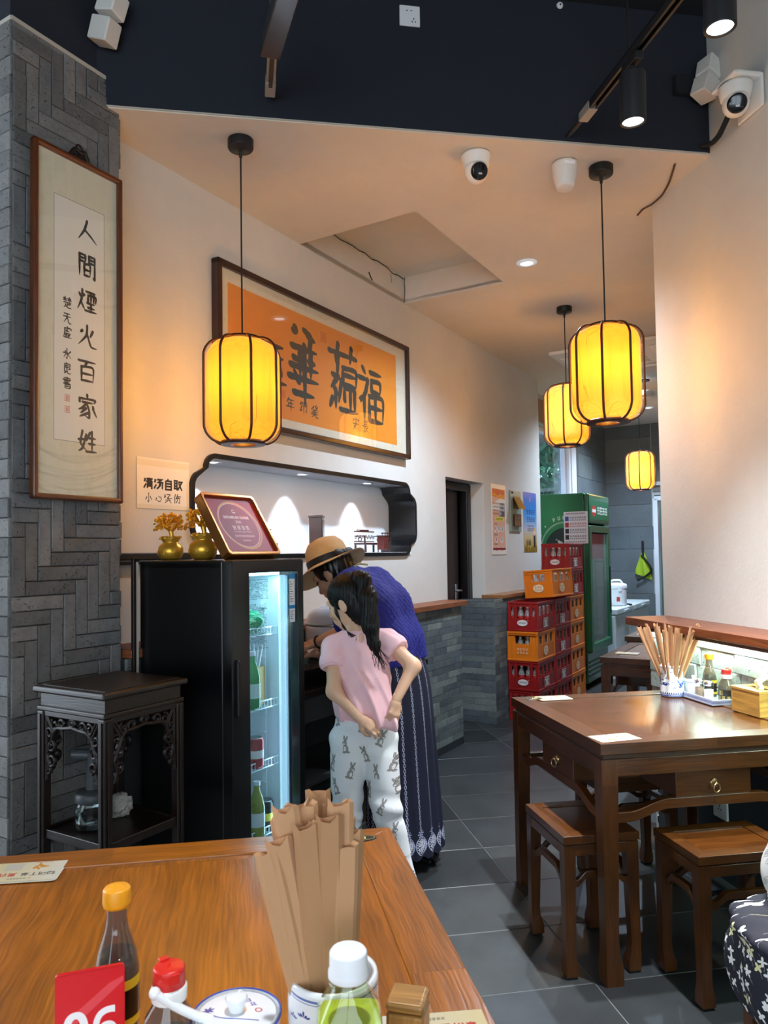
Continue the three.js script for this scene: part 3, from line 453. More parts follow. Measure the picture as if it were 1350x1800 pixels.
makeStool('wooden stool in the shade behind the brown table', [1.585, 0, -2.99], Math.PI / 2, 0.25, 0.34);
makeStool('wooden stool under the floral skirt at the right edge', [1.39, 0, -1.62], 0, 0.32, 0.27);

// ---------- dark carved stand with a shelf ----------
const standT = thing('plant_stand', 'dark carved wooden stand in front of the brick pillar', 'stand', AV(-2.035, 0, 1.68), -TH);
{
  const W = 0.33, m = ebony;
  part(standT, 'top_board', join(rb(W + 0.02, 0.022, W + 0.02, 0.008, 0, 0.949, 0, 'x'), box(W - 0.03, 0.002, W - 0.03, 0, 0.961, 0, 'x')), m);
  part(standT, 'waist', join(box(W - 0.02, 0.045, W - 0.02, 0, 0.916, 0, 'x'), rb(W, 0.016, W, 0.005, 0, 0.888, 0, 'x')), m);
  for (const [a, b] of [[-1, -1], [1, -1], [1, 1], [-1, 1]]) part(standT, 'leg', join(rb(0.032, 0.88, 0.032, 0.005, a * (W / 2 - 0.017), 0.44, b * (W / 2 - 0.017)), rb(0.012, 0.84, 0.006, 0.002, a * (W / 2 - 0.017), 0.45, b * (W / 2 + 0.0005)), rb(0.006, 0.84, 0.012, 0.002, a * (W / 2 + 0.0005), 0.45, b * (W / 2 - 0.017))), m);
  part(standT, 'shelf', box(W - 0.04, 0.014, W - 0.04, 0, 0.488, 0, 'x'), m);
  for (let k = 0; k < 4; k++) {
    const r = k * Math.PI / 2, z = W / 2 - 0.014, s = Math.sin(r), c = Math.cos(r);
    part(standT, 'shelf_rail', rb(W - 0.06, 0.03, 0.016, 0.003, 0, 0.488, 0, 'x'), m, [s * (z - 0.004), 0, c * (z - 0.004)], r);
    part(standT, 'apron', rb(W - 0.06, 0.018, 0.016, 0.003, 0, 0.872, 0, 'x'), m, [s * z, 0, c * z], r);
    // pierced scrollwork: corner brackets and a hanging frieze of curls
    const gs = [], curl = (x, y, rad, dir, turns, ph) => { const p = []; for (let i = 0; i <= 22; i++) { const a = ph + dir * i / 22 * turns * 6.283, q = rad * (1 - 0.72 * i / 22); p.push([x + q * Math.cos(a), y + q * Math.sin(a), 0]); } gs.push(tube(p, 0.0052, 22, 6)); };
    for (const d of [-1, 1]) {
      const X = (v) => d * v;
      curl(X(0.105), 0.77, 0.02, d, 1.2, 1.5); curl(X(0.103), 0.725, 0.019, -d, 1.2, 4.5); curl(X(0.112), 0.81, 0.018, d, 1.1, 3); curl(X(0.085), 0.84, 0.018, -d, 1.1, 2); curl(X(0.05), 0.845, 0.018, d, 1.2, 5); curl(X(0.118), 0.69, 0.012, d, 1, 1.5);
      gs.push(tube([[X(0.125), 0.68, 0], [X(0.112), 0.71, 0], [X(0.12), 0.745, 0], [X(0.1), 0.79, 0], [X(0.09), 0.815, 0], [X(0.07), 0.83, 0], [X(0.04), 0.832, 0], [0, 0.838, 0]], 0.0065, 40, 6));
      gs.push(rod([X(0.128), 0.866, 0], [X(0.095), 0.815, 0], 0.005, 6), rod([X(0.118), 0.866, 0.002], [X(0.088), 0.822, 0.002], 0.004, 6));
      gs.push(tube([[X(0.128), 0.66, 0], [X(0.127), 0.76, 0], [X(0.128), 0.865, 0]], 0.005, 10, 6));
    }
    curl(0.0, 0.85, 0.016, 1, 1.3, 0);
    part(standT, 'carved_bracket', join(gs), m, [s * z, 0, c * z], r).scale.z = 1.6;
  }
}
{ // water dispenser and a crumpled bag on its shelf
  const t = thing('pump_dispenser', 'clear water jar with a dark pump head on the shelf of the carved stand', 'water dispenser', AV(-2.065, 0.495, 1.625), -TH), gp = std('#3d4346', 0.45);
  part(t, 'jar', lathe([[0.0, 0.002], [0.048, 0.002], [0.054, 0.008], [0.054, 0.075], [0.05, 0.088], [0.045, 0.09]], 36), phy('#dfe8ea', 0.08, { transmission: 1, thickness: 0 }));
  part(t, 'water', lathe([[0, 0.005], [0.047, 0.005], [0.051, 0.011], [0.051, 0.058], [0, 0.058]], 32), phy('#c9d6d8', 0.05, { transmission: 1, thickness: 0.1 }));
  part(t, 'lid', lathe([[0.0, 0.125], [0.02, 0.125], [0.045, 0.12], [0.055, 0.112], [0.056, 0.09], [0.05, 0.086], [0, 0.086]], 36), gp);
  part(t, 'neck', cyl(0.021, 0.019, 0.125, 0, 0.12, 0, 24), gp);
  part(t, 'spout', join(rod([0.012, 0.232, -0.01], [-0.052, 0.236, 0.036], 0.0175, 20)), gp);
  part(t, 'tube', tube([[-0.012, 0.085, 0.02], [-0.01, 0.05, 0.035], [0.012, 0.025, 0.038], [0.036, 0.028, 0.02]], 0.004, 24, 8), MP.white);
  const r = rng(64), g = new THREE.IcosahedronGeometry(0.06, 5), p = g.attributes.position, n3 = fbm(3, 202, 4); for (let i = 0; i < p.count; i++) { const v = V3(p.getX(i), p.getY(i), p.getZ(i)).normalize(), q = 0.55 + 0.75 * Math.abs(n3(v.x * 0.7 + v.z * 0.4 + 2, v.y * 0.8 + v.z * 0.5 + 2) - 0.2); p.setXYZ(i, v.x * 0.06 * q, Math.max(-0.03, v.y * 0.06 * q), v.z * 0.055 * q); } g.computeVertexNormals();
  solo('crumpled_bag', 'crumpled pale plastic bag behind the water jar', 'bag', g, std('#b8b5ae', 0.6), AV(-2.08, 0.526, 1.745), -TH);
}

// ---------- black glass-door cooler ----------
const cool = thing('display_fridge', 'black glass door drinks fridge below the red plaque', 'fridge', AV(-2.03, 0, 2.212), -TH);
{
  const H = 1.355, w = 0.424, m = phy('#0a0b0e', 0.3), inn = std('#dfeaf0', 0.4), Z = w / 2;
  const D0 = -0.235, D1 = 0.19;      // depth of the cabinet; the door stands in front
  part(cool, 'side_panel', rb(D1 - D0, H - 0.06, 0.03, 0.008, (D0 + D1) / 2, H / 2 + 0.03, Z - 0.015), m);
  part(cool, 'side_panel', rb(D1 - D0, H - 0.06, 0.03, 0.008, (D0 + D1) / 2, H / 2 + 0.03, -Z + 0.015), m);
  part(cool, 'top_panel', rb(D1 - D0, 0.04, w, 0.012, (D0 + D1) / 2, H - 0.02, 0), m);
  part(cool, 'back_panel', box(0.02, H - 0.1, w - 0.05, D0 + 0.01, H / 2, 0), m);
  part(cool, 'plinth', rb(D1 - D0, 0.2, w - 0.02, 0.006, (D0 + D1) / 2, 0.12, 0), m);
  part(cool, 'foot', join(...[[-0.18, -0.17], [-0.18, 0.17], [0.15, -0.17], [0.15, 0.17]].map(([x, z]) => cyl(0.018, 0.018, 0.025, x, 0, z, 12))), MP.black);
  part(cool, 'liner', join(box(0.006, H - 0.3, w - 0.066, D0 + 0.024, 0.76, 0), box(0.4, H - 0.3, 0.006, -0.02, 0.76, -Z + 0.034), box(0.4, H - 0.3, 0.006, -0.02, 0.76, Z - 0.034), box(0.4, 0.006, w - 0.07, -0.02, 0.224, 0), box(0.4, 0.006, w - 0.07, -0.02, H - 0.046, 0)), inn);
  const door = part(cool, 'door', (() => { const s = shp(rrPts(-Z, 0.05, Z, H - 0.002, 0.012)); s.holes.push(holeOf(rectPts(-Z + 0.096, 0.2, Z - 0.036, 1.305))); return at(extr(s, 0.036, 0.003), 0, 0, 0, 0, Math.PI / 2, 0); })(), m, [0.196, 0, 0]);
  part(door, 'glass', box(0.006, 1.11, w - 0.128, 0.02, 0.752, -0.03), phy('#f2fbff', 0.02, { transmission: 1, thickness: 0 }));
  part(door, 'gasket', box(0.006, 1.3, 0.012, -0.003, 0.7, Z - 0.006), MP.black);
  part(door, 'handle', rb(0.02, 0.2, 0.014, 0.006, 0.042, 0.9, Z - 0.024), MP.black);
  const tagT = ctex(64, 256, (g, W, h) => { g.fillStyle = '#f4f7fa'; g.fillRect(0, 0, W, h); g.fillStyle = '#2e8fd0'; g.fillRect(0, 0, W, 26); g.fillRect(0, 166, W, 18); g.fillStyle = '#333'; for (let i = 0; i < 9; i++) g.fillRect(6, 40 + i * 13, 14 + (i * 17) % 24, 3); for (let i = 0; i < 5; i++) g.fillRect(8, 196 + i * 10, 40 - (i * 13) % 22, 3); });
  part(door, 'energy_label', box(0.001, 0.19, 0.034, 0.0245, 1.2, -Z + 0.056), std('#fff', 0.5, { map: tagT })).geometry = (() => { const g = new THREE.PlaneGeometry(0.034, 0.19).rotateY(Math.PI / 2).translate(0.0245, 1.2, -Z + 0.056); return g; })();
  const textT = ctex(256, 512, (g, W, h) => { g.clearRect(0, 0, W, h); g.fillStyle = '#274a55'; const r = rng(6); for (let y = 10; y < h - 8; y += 9) { let x = 6; if (y > 150 && y < 175) continue; while (x < (y > 180 ? 200 : 240)) { const l = 8 + r() * 26; if (r() < 0.86) g.fillRect(x, y, Math.min(l, 240 - x), 3); x += l + 5; } } });
  part(door, 'printed_notice', new THREE.PlaneGeometry(0.12, 0.27).rotateY(Math.PI / 2).translate(0.0242, 1.15, 0.045), std('#fff', 0.6, { map: textT, transparent: true }));
  part(cool, 'lamp_strip', rb(0.02, 0.012, w - 0.09, 0.003, 0.14, H - 0.058, 0), glow('#c8fbff', 5));
  part(cool, 'lamp_strip', rb(0.012, 1.06, 0.034, 0.003, 0.165, 0.76, -Z + 0.052), glow('#a9dcf5', 0.8));
  for (const [k, y] of [[0, 1.06], [1, 0.775], [2, 0.545], [3, 0.285]]) {
    const s = [], x0 = -0.2, x1 = 0.13; for (let i = 0; i <= 17; i++) { const z = -Z + 0.045 + i * (w - 0.09) / 17; s.push(rod([x0, y, z], [x1, y, z], 0.0022, 5)); if (i < 17) s.push(rod([x1, y - 0.002, z], [x1, y + 0.026, z], 0.002, 5)); }
    for (const x of [x0, -0.04, x1]) s.push(rod([x, y - 0.003, -Z + 0.04], [x, y - 0.003, Z - 0.04], 0.003, 6)); s.push(rod([x1, y + 0.026, -Z + 0.04], [x1, y + 0.026, Z - 0.04], 0.003, 6));
    part(cool, 'wire_shelf', join(s), std('#dfe9ee', 0.35));
  }
  part(cool, 'shelf_post', join(box(0.022, 1.0, 0.006, 0.06, 0.72, -Z + 0.042), ...Array.from({ length: 10 }, (_, i) => rb(0.03, 0.006, 0.016, 0.002, 0.06, 0.26 + i * 0.1, -Z + 0.052))), std('#e8f0f4', 0.4));
  const L = new THREE.RectAreaLight('#bff4ff', LI.fridge, 0.3, 0.04); L.position.set(0.13, H - 0.07, 0); L.rotation.set(-Math.PI / 2, 0, Math.PI / 2); L.name = 'fridge_lamp'; cool.add(L);
  const L2 = new THREE.RectAreaLight('#bfe6ff', LI.fridge * 0.5, 0.03, 1.0); L2.position.set(0.15, 0.76, -Z + 0.075); L2.rotation.set(0, Math.PI, 0); L2.name = 'fridge_lamp'; cool.add(L2);
}
function inCool(x, y, z) { return AV(-2.03, 0, 2.212).add(V3(x * cT + z * -0 + 0, y, x * sT).add(V3(-z * sT, 0, z * cT))); }
{
  const grn = phy('#0f8a55', 0.25), capM = std('#e8eef0', 0.4);
  const bot = (label, x, y, z, col, h = 0.2, lab) => { const t = thing('drink_bottle', label, 'bottle', inCool(x, y, z), 0, 'drinks inside the black fridge'); part(t, 'body', lathe([[0, 0], [0.028, 0.001], [0.03, 0.01], [0.03, h * 0.55], [0.022, h * 0.72], [0.012, h * 0.85], [0.012, h * 0.93], [0, h * 0.93]], 24), phy(col, 0.15)); part(t, 'cap', cyl(0.0135, 0.0135, h * 0.07, 0, h * 0.93, 0), capM); part(t, 'label', cyl(0.0304, 0.0304, h * 0.25, 0, h * 0.2, 0, 24), std(lab, 0.5)); return t; };
  bot('green bottle on the second fridge shelf, nearer the door hinge', 0.12, 0.778, -0.03, '#0f9a5c', 0.22, '#d9efe2'); bot('green bottle behind the other on the second fridge shelf', 0.02, 0.778, -0.04, '#0d7f4d', 0.22, '#cfe5da');
  bot('yellow green drink bottle on the fridge floor', 0.12, 0.288, -0.05, '#8d9a25', 0.21, '#e9ede6'); bot('dark juice bottle on the fridge floor beside the yellow can', 0.03, 0.288, -0.07, '#55601e', 0.19, '#d8cf42');
  for (const [l, x, y, z, c, c2] of [['red drink can on the third fridge shelf', 0.11, 0.548, -0.055, '#b3151b', '#f0e8e0'], ['black and yellow drink can on the fridge floor', 0.1, 0.288, -0.125, '#23251f', '#d9c53a'], ['green drink can on the second fridge shelf beside the carton', -0.06, 0.778, -0.02, '#12915b', '#e8f4ec']]) {
    const t = thing('drink_can', l, 'can', inCool(x, y, z), 0, 'drinks inside the black fridge'); part(t, 'body', lathe([[0, 0], [0.026, 0], [0.033, 0.01], [0.033, 0.106], [0.028, 0.114], [0.026, 0.115]], 26), phy(c, 0.25, { metalness: 0.4 })); part(t, 'lid', lathe([[0.0, 0.112], [0.024, 0.112], [0.026, 0.117], [0.028, 0.114]], 26), MP.steel); part(t, 'label', cyl(0.0333, 0.0333, 0.03, 0, 0.04, 0, 26), std(c2, 0.5));
  }
  const k = thing('carton', 'tan paper carton with white straws on the second fridge shelf', 'carton', inCool(0.07, 0.778, -0.105), -TH + 0.2); part(k, 'box', rb(0.06, 0.15, 0.06, 0.003, 0, 0.075, 0), std('#b99a63', 0.7)); for (let i = 0; i < 4; i++) part(k, 'straw', rod([-0.015 + i * 0.01, 0.14, 0], [-0.03 + i * 0.022, 0.235, -0.01 + i * 0.005], 0.004, 8), MP.white);
  const bg = thing('bag_of_greens', 'green plastic bag on the top fridge shelf', 'bag', inCool(0.08, 1.064, -0.06), 0); const g = new THREE.IcosahedronGeometry(0.06, 4), p = g.attributes.position; for (let i = 0; i < p.count; i++) { const q = 0.8 + 0.35 * nA(p.getX(i) * 6 + 3, p.getY(i) * 6 + p.getZ(i) * 4 + 3); p.setXYZ(i, p.getX(i) * q, p.getY(i) * q * 0.8 + 0.045, p.getZ(i) * q); } g.computeVertexNormals(); part(bg, 'bag', g, phy('#1fae74', 0.3, { transmission: 0.3, thickness: 0 }));
}
// ---------- things on the fridge ----------
const gold = phy('#e0ad3c', 0.34, { metalness: 0.7, bumpMap: stoneBump, bumpScale: 0.001 }), goldLeaf = phy('#eaa41c', 0.3, { metalness: 0.45 });
function goldTree(label, pos, seed, red) {
  const t = thing('gold_money_tree', label, 'ornament', pos, 0.3, 'gold money trees on the fridge'), r = rng(seed);
  part(t, 'pot', lathe([[0, 0], [0.03, 0], [0.043, 0.012], [0.05, 0.034], [0.046, 0.054], [0.032, 0.068], [0.03, 0.072], [0.04, 0.088], [0.036, 0.089], [0.026, 0.078], [0, 0.078]], 30), gold);
  for (let i = 0; i < 7; i++) { const a = i * 0.9; part(t, 'coin', lathe([[0.004, 0.002], [0.008, 0.002], [0.009, 0], [0.008, -0.002]], 14).rotateX(Math.PI / 2), gold, [0.0485 * Math.sin(a), 0.034 + 0.01 * Math.sin(i * 2), 0.0485 * Math.cos(a)], a); }
  for (let i = 0; i < 8; i++) { const a = i * 0.785; part(t, 'ruffle', at(new THREE.SphereGeometry(0.012, 8, 6).scale(1, 0.5, 0.5), 0.034 * Math.cos(a), 0.088, 0.034 * Math.sin(a), 0, 0, 0.5), gold); }
  const br = [tube([[0, 0.07, 0], [0.004, 0.1, 0.002], [-0.003, 0.125, 0]], 0.009, 12, 8)]; const tips = [];
  for (let i = 0; i < 9; i++) { const a = i * 2.4, e = [0.045 * Math.cos(a), 0.15 + 0.03 * r(), 0.045 * Math.sin(a)]; tips.push(e); br.push(tube([[0, 0.105 + 0.002 * i, 0], [e[0] * 0.5, 0.13, e[2] * 0.5], e], 0.0035, 10, 6)); }
  part(t, 'trunk', join(br), gold);
  const lv = []; const leaf = new THREE.SphereGeometry(0.0075, 7, 5).scale(1, 0.55, 0.8); for (let i = 0; i < 150; i++) { const a = r() * 6.283, q = Math.sqrt(r()) * 0.062, y = 0.152 + (r() - 0.3) * 0.05 - q * q * 6; lv.push(at(leaf.clone(), q * Math.cos(a), y, q * Math.sin(a), r() * 3, r() * 3, r() * 3)); }
  const f = part(t, 'leaves', join(lv), goldLeaf); f.userData.kind = 'stuff';
  if (red) part(t, 'red_gem', new THREE.OctahedronGeometry(0.013, 1), phy('#a3161c', 0.15), [0.03, 0.14, 0.045]);
  return t;
}
goldTree('smaller gold money tree at the left end of the fridge top', AV(-2.2, 1.355, 2.1), 41, false);
goldTree('larger gold money tree with a red gem beside the plaque', AV(-2.085, 1.355, 2.16), 44, true).scale.setScalar(1.12);
// ---------- written characters as brush strokes on a 21 x 21 grid (0-9, a-k) ----------
const GL = {
  人: 'a17a1j 8aeekj', 間: '212k 2181 8187 2484 2787 c1i1 c1c7 c4i4 c7i7 i1ikgj 797j 79d9dj 7ede 7jdj', 煙: '2538 7557 514a0j 4d7i 92j2 b5j5jb bbb5 e2eb h2hb acic ecek 8jkj bgig', 火: 'a19a1j a9ejkk 5638 g5db', 百: '12j2 a277 47g7gk 474k 4dgd 4jgj', 家: 'a0a3 2724 24i4h7 57g7 a75c1e a9ceckak7i 9c3h bg2k gahc gckj', 姓: '513c9i 945g1j 19a8 d29a c7j7 ccjc f1fj 9jkj',
  楚: '1494 515a 5418 5499 b4k4 g1ga g4b8 g4k8 2bibgd abak aeie 6e6h2k 6hdkkk', 天: '34h4 19j9 a49b2k a9ekkk', 虛: 'a0a4 a2h2 4444 43j3j6 444c1j 7787 7888g8 a5a9 3cjc 8c8j ccck 5e7h gedh 2jkj', 永: '92b4 57a7ak7i 1a8a2i a8cckj j6cc', 良: '91a3 43h3h9 4h43 46h6 49h9 4kaf 9ackkk ibdd', 書: '32h2h7 05k5 37h7 4aga a0ac 1cjc 5ehehk5k5e 5hhh',
  福: '4163 1585 5c1d 856a2e 5b5k 79 8b a2j2 b5i5i9 b9b5 b9i9 9bkbkk 9k9b 9fkf ebek 9kkk', 蘊: '1343 7063 h3k3 g0f5 43j3 6653 3a7a 736b 7a2e 4e7g 5e5k 3h1k 9b7i a7j7jc aca7 a9j9 ccjc bdidig bhbd ckck fdfk 8kkk ieik', 華: '3151 4051 22 73 a0e1d5a4 c1h2 1aja 6e3b 25i5 3868 d8h8 757c e5ec a4ak 0djd 3hgh', 玉: '3343 24h3 49h8 a3aj 2jjj ebgg', 長: '616a 61h1 64g4 67g7 1aka 6a6kbh 9acgkk hcbf', 安: 'a0a3 2623 23i3h6 a58c4fhk d87f2k 1aja', 癸: '22826aa 8319 e1c5ka i3d8 69e9 3cic aca9 1fjf acag2k afekkk', 卯: '813555 3f8d 8187 863f c2j2jfhe c2ck', 年: '6017 43i3 58h8 585d 0djd b3bk',
  清: '1355 0747 0k5c 63k3 75i5 58k8 d1d8 8aiaikgk 8a8k 8dhd 8ghg', 汤: '1355 0747 0k5c 73h3a8k8jiih e8bh6k g8fd9i', 自: 'a085 44h4hk4k44 49h9 4ehe', 取: '02a2 222i 828k 2787 2c8c 0hag b4k4ed9k c6hfkk', 小: 'a1ak7i 5a2g e8ig', 心: '5a3g 89 8gaieigg b7d9 g8ie', 烫: '1234 0547 0936 72g28aka h8 c6a9 abad8g2k acfgjk 5d4f gdef', 伤: '502a 383k b07b 95k5 79h9gjdi c6bc7j',
  更: '12j2 46h6hd 4d46 49h9 4dhd a2ad7h0k 4dagkk', 优: '602a 484k 86k6 c1c85k g7gfgjkjkg h1j4', 惠: '23i3 a0a9 45g5g9 4945 47g7 18i8 5b3h 7c7iaididf cbdd hbje', 扫: '05a5 515ihg 1c8a b4k4kj bjkj bbkb', 码: '0282 51 2d 3a7a7h 3h3a a2i2hb c2bajajijhhk aehe', 下: '12j2 a2ak bace', 单: '6072 g0e2 45g5gd 4d45 49g9 4dgd 0gkg a4ak', 味: '1686 8f1f16 95j5 f1fk 9bkb fb9j fbkk', 全: 'a01a a0jb 59f9 4efe 2kik a9ak', 每: '6139 53i3 59h9gk 4g6c 1cjc 9 5a8 9ebg', 日: '52h2hk 5k52 5bhb 5khk', 維: '613777 2c8b 5c5k 3f1k 8f9i b18b a6ak d1e3 c4k4 c9j9 cejd bjkj f4fj', 奶: '513c8i 846f1k 1888 92i2g8k8jjhi c2b99k', 爱: 'h032 3345 9294 g3f5 2826 26j6i8 6ajaff2k 8ddhkk a68b4f', 护: '04a4 515ihg 1c8a e1f3 b5j5ja bab5 b5bc8k',
};
const gv = (c) => { const v = parseInt(c, 36); return isNaN(v) ? 10 : v; };
function strokes(ch) { return (GL[ch] ?? '').split(' ').filter((s) => s.length >= 4 && s.length % 2 === 0).map((s) => { const p = []; for (let i = 0; i < s.length; i += 2) p.push([gv(s[i]) / 20, gv(s[i + 1]) / 20]); return p; }); }
function write(g, ch, x, y, s, w, brush = 0, sx = 1) {       // a glyph in a box s high with stroke width w; brush > 0 gives pressed and tapering strokes
  g.lineCap = brush ? 'round' : 'butt'; g.lineJoin = brush ? 'round' : 'miter';
  for (const st of strokes(ch)) {
    const P = st.map(([a, b]) => [x + a * s * sx, y + b * s]);
    if (!brush) { g.lineWidth = w; g.beginPath(); P.forEach((p, i) => (i ? g.lineTo(...p) : g.moveTo(...p))); g.stroke(); continue; }
    const c = new THREE.CatmullRomCurve3(P.map((p) => V3(p[0], p[1], 0)), false, 'catmullrom', 0.35), n = 26;
    for (let i = 0; i <= n; i++) { const t = i / n, q = c.getPoint(t), k = 1 - brush * 0.55 * Math.pow(Math.abs(2 * t - 0.75), 1.6) + brush * 0.25 * (t < 0.12 ? 1 : 0); g.beginPath(); g.ellipse(q.x, q.y, w * 0.5 * k * 1.08, w * 0.5 * k * 0.8, 0.6, 0, 7); g.fill(); }
  }
}
const writeAll = (g, text, x, y, s, w, brush, dx, dy, sx) => [...text].forEach((c, i) => write(g, c, x + i * dx, y + i * dy, s, w, brush, sx));
function small(g, x, y, s, r, n = 1, dx = s * 1.1, dy = 0) {   // small print that no one can read
  g.lineCap = 'butt'; for (let k = 0; k < n; k++) { const X = x + k * dx, Y = y + k * dy; g.lineWidth = Math.max(1, s * 0.11); for (let i = 0; i < 3; i++) { const yy = Y + s * (0.12 + 0.36 * i + 0.08 * r()); g.beginPath(); g.moveTo(X + s * 0.1 * r(), yy); g.lineTo(X + s * (0.8 + 0.15 * r()), yy); g.stroke(); } for (let i = 0; i < 2; i++) { const xx = X + s * (0.2 + 0.45 * i + 0.15 * r()); g.beginPath(); g.moveTo(xx, Y + s * 0.1 * r()); g.lineTo(xx + s * 0.1 * (r() - 0.5), Y + s * (0.8 + 0.15 * r())); g.stroke(); } }
}
const seal = (g, x, y, s, c = '#c4463a') => { g.strokeStyle = c; g.lineWidth = s * 0.09; g.strokeRect(x, y, s, s * 1.1); g.lineWidth = s * 0.07; for (const k of [0.28, 0.5, 0.74]) { g.beginPath(); g.moveTo(x + s * 0.2, y + s * 1.1 * k); g.lineTo(x + s * 0.8, y + s * 1.1 * k); g.moveTo(x + s * k, y + s * 0.2); g.lineTo(x + s * k, y + s * 0.9); g.stroke(); } };
const printPlane = (w, h, t, rough = 0.7, o = {}) => [new THREE.PlaneGeometry(w, h), std('#fff', rough, { map: t, ...o })];
const clearGlass = phy('#ffffff', 0.03, { transmission: 1, thickness: 0 });

// ---------- framed calligraphy ----------
function frameBars(parent, w, h, b, d, m, r = 0.004) {
  part(parent, 'frame_bar', rb(w, b, d, r, 0, h / 2 - b / 2, d / 2, 'x'), m); part(parent, 'frame_bar', rb(w, b, d, r, 0, -h / 2 + b / 2, d / 2, 'x'), m);
  part(parent, 'frame_bar', rb(b, h, d, r, -w / 2 + b / 2, 0, d / 2, 'y'), m); part(parent, 'frame_bar', rb(b, h, d, r, w / 2 - b / 2, 0, d / 2, 'y'), m);
}
{
  const w = 0.376, h = 1.238, t = thing('framed_scroll', 'tall framed calligraphy scroll hung on the grey brick pillar', 'framed calligraphy', AV(-2.277, 2.19, 1.7245), -TH + Math.PI / 2);
  const tex = ctex(420, 1384, (g, W, H) => {
    const r = rng(17); g.fillStyle = '#d9d3ba'; g.fillRect(0, 0, W, H);
    for (let i = 0; i < 1500; i++) { g.fillStyle = `rgba(${r() < 0.5 ? '120,140,90' : '240,235,215'},${r() * 0.05})`; g.fillRect(r() * W, r() * H, 2 + r() * 30, 1 + r() * 60); }
    for (let i = 0; i < 16; i++) { g.strokeStyle = `rgba(120,120,80,${0.05 + r() * 0.05})`; g.lineWidth = 4 + r() * 8; g.beginPath(); const y = 1180 + r() * 170; g.moveTo(0, y); g.bezierCurveTo(W * 0.3, y + 90 * r(), W * 0.6, y + 110 * r(), W, y - 90 * r()); g.stroke(); }
    g.fillStyle = '#e4e0d2'; g.fillRect(88, 168, 258, 992); g.strokeStyle = '#7c786a'; g.lineWidth = 2; g.strokeRect(88, 168, 258, 992);
    g.fillStyle = '#231f1b'; writeAll(g, '人間煙火百家姓', 205, 222, 94, 12, 0.9, 0, 147, 1.05); writeAll(g, '楚天虛', 132, 572, 46, 5.5, 0.8, 0, 62, 0.9); writeAll(g, '永良書', 132, 782, 44, 5.5, 0.8, 0, 60, 0.9);
    seal(g, 142, 974, 22); seal(g, 142, 1020, 22);
  });
  part(t, 'backing', box(w - 0.01, h - 0.01, 0.012, 0, 0, 0.006), MP.dark);
  part(t, 'scroll_paper', ...printPlane(w - 0.03, h - 0.03, tex, 0.75), [0, 0, 0.0135]);
  part(t, 'glass', box(w - 0.03, h - 0.03, 0.003, 0, 0, 0.02), clearGlass);
  frameBars(t, w, h, 0.02, 0.03, woods('#7a3f1b', 0.35, 0.3), 0.008);
  part(t, 'hook', join(tube([[-0.04, 0.0, 0.01], [-0.02, 0.03, 0.014], [0.0, 0.022, 0.016], [0.02, 0.03, 0.014], [0.04, 0.0, 0.01]], 0.008, 30, 8), new THREE.TorusGeometry(0.012, 0.004, 8, 18).translate(0, 0.04, 0.01), rb(0.05, 0.02, 0.012, 0.005, 0, 0.008, 0.008)), std('#2b2522', 0.5, { metalness: 0.5 }), [0.005, h / 2 + 0.004, 0]);
}
{
  const w = 1.882, h = 0.77, t = thing('framed_calligraphy', 'wide framed orange calligraphy above the lobed niche', 'framed calligraphy', AV(-2.438, 2.39, 3.531), -TH + Math.PI / 2);
  const tex = ctex(1400, 560, (g, W, H) => {
    const r = rng(23); g.fillStyle = '#d3cdb9'; g.fillRect(0, 0, W, H);
    for (let i = 0; i < 2600; i++) { g.fillStyle = `rgba(${r() < 0.5 ? '150,140,105' : '240,236,220'},${r() * 0.22})`; g.beginPath(); g.ellipse(r() * W, r() * H, 2 + r() * 8, 1 + r() * 4, r() * 3, 0, 7); g.fill(); }
    const x0 = 48, y0 = 52, x1 = 1300, y1 = 518; g.fillStyle = '#df8a1c'; g.fillRect(x0, y0, x1 - x0, y1 - y0);
    for (let i = 0; i < 900; i++) { g.fillStyle = `rgba(${r() < 0.5 ? '180,95,5' : '245,165,50'},${r() * 0.05})`; g.fillRect(x0 + r() * (x1 - x0 - 60), y0 + r() * (y1 - y0 - 20), 60 * r(), 20 * r()); }
    g.fillStyle = '#2c2c22'; write(g, '玉', 215, 200, 185, 30, 0.9, 1.0); write(g, '華', 412, 118, 325, 34, 0.9, 0.66); write(g, '蘊', 690, 112, 300, 29, 0.9, 0.8); write(g, '福', 935, 165, 262, 30, 0.9, 0.86);
    writeAll(g, '年卯癸', 392, 424, 56, 6, 0.8, 84, 0); writeAll(g, '安長', 886, 432, 58, 6, 0.8, 84, 0);
    seal(g, 640, 92, 36, '#b8560f'); seal(g, 300, 400, 22, '#b8460f'); seal(g, 362, 404, 22, '#b8460f'); g.strokeStyle = '#b8560f'; g.lineWidth = 2; g.strokeRect(1040, 470, 9, 26);
  });
  part(t, 'backing', box(w - 0.02, h - 0.02, 0.02, 0, 0, 0.012), MP.dark);
  part(t, 'calligraphy_sheet', ...printPlane(w - 0.05, h - 0.05, tex, 0.6), [0, 0, 0.0235]);
  part(t, 'glass', box(w - 0.05, h - 0.05, 0.003, 0, 0, 0.03), clearGlass);
  frameBars(t, w, h, 0.03, 0.046, woods('#3c1a12', 0.3, 0.4), 0.005);
}
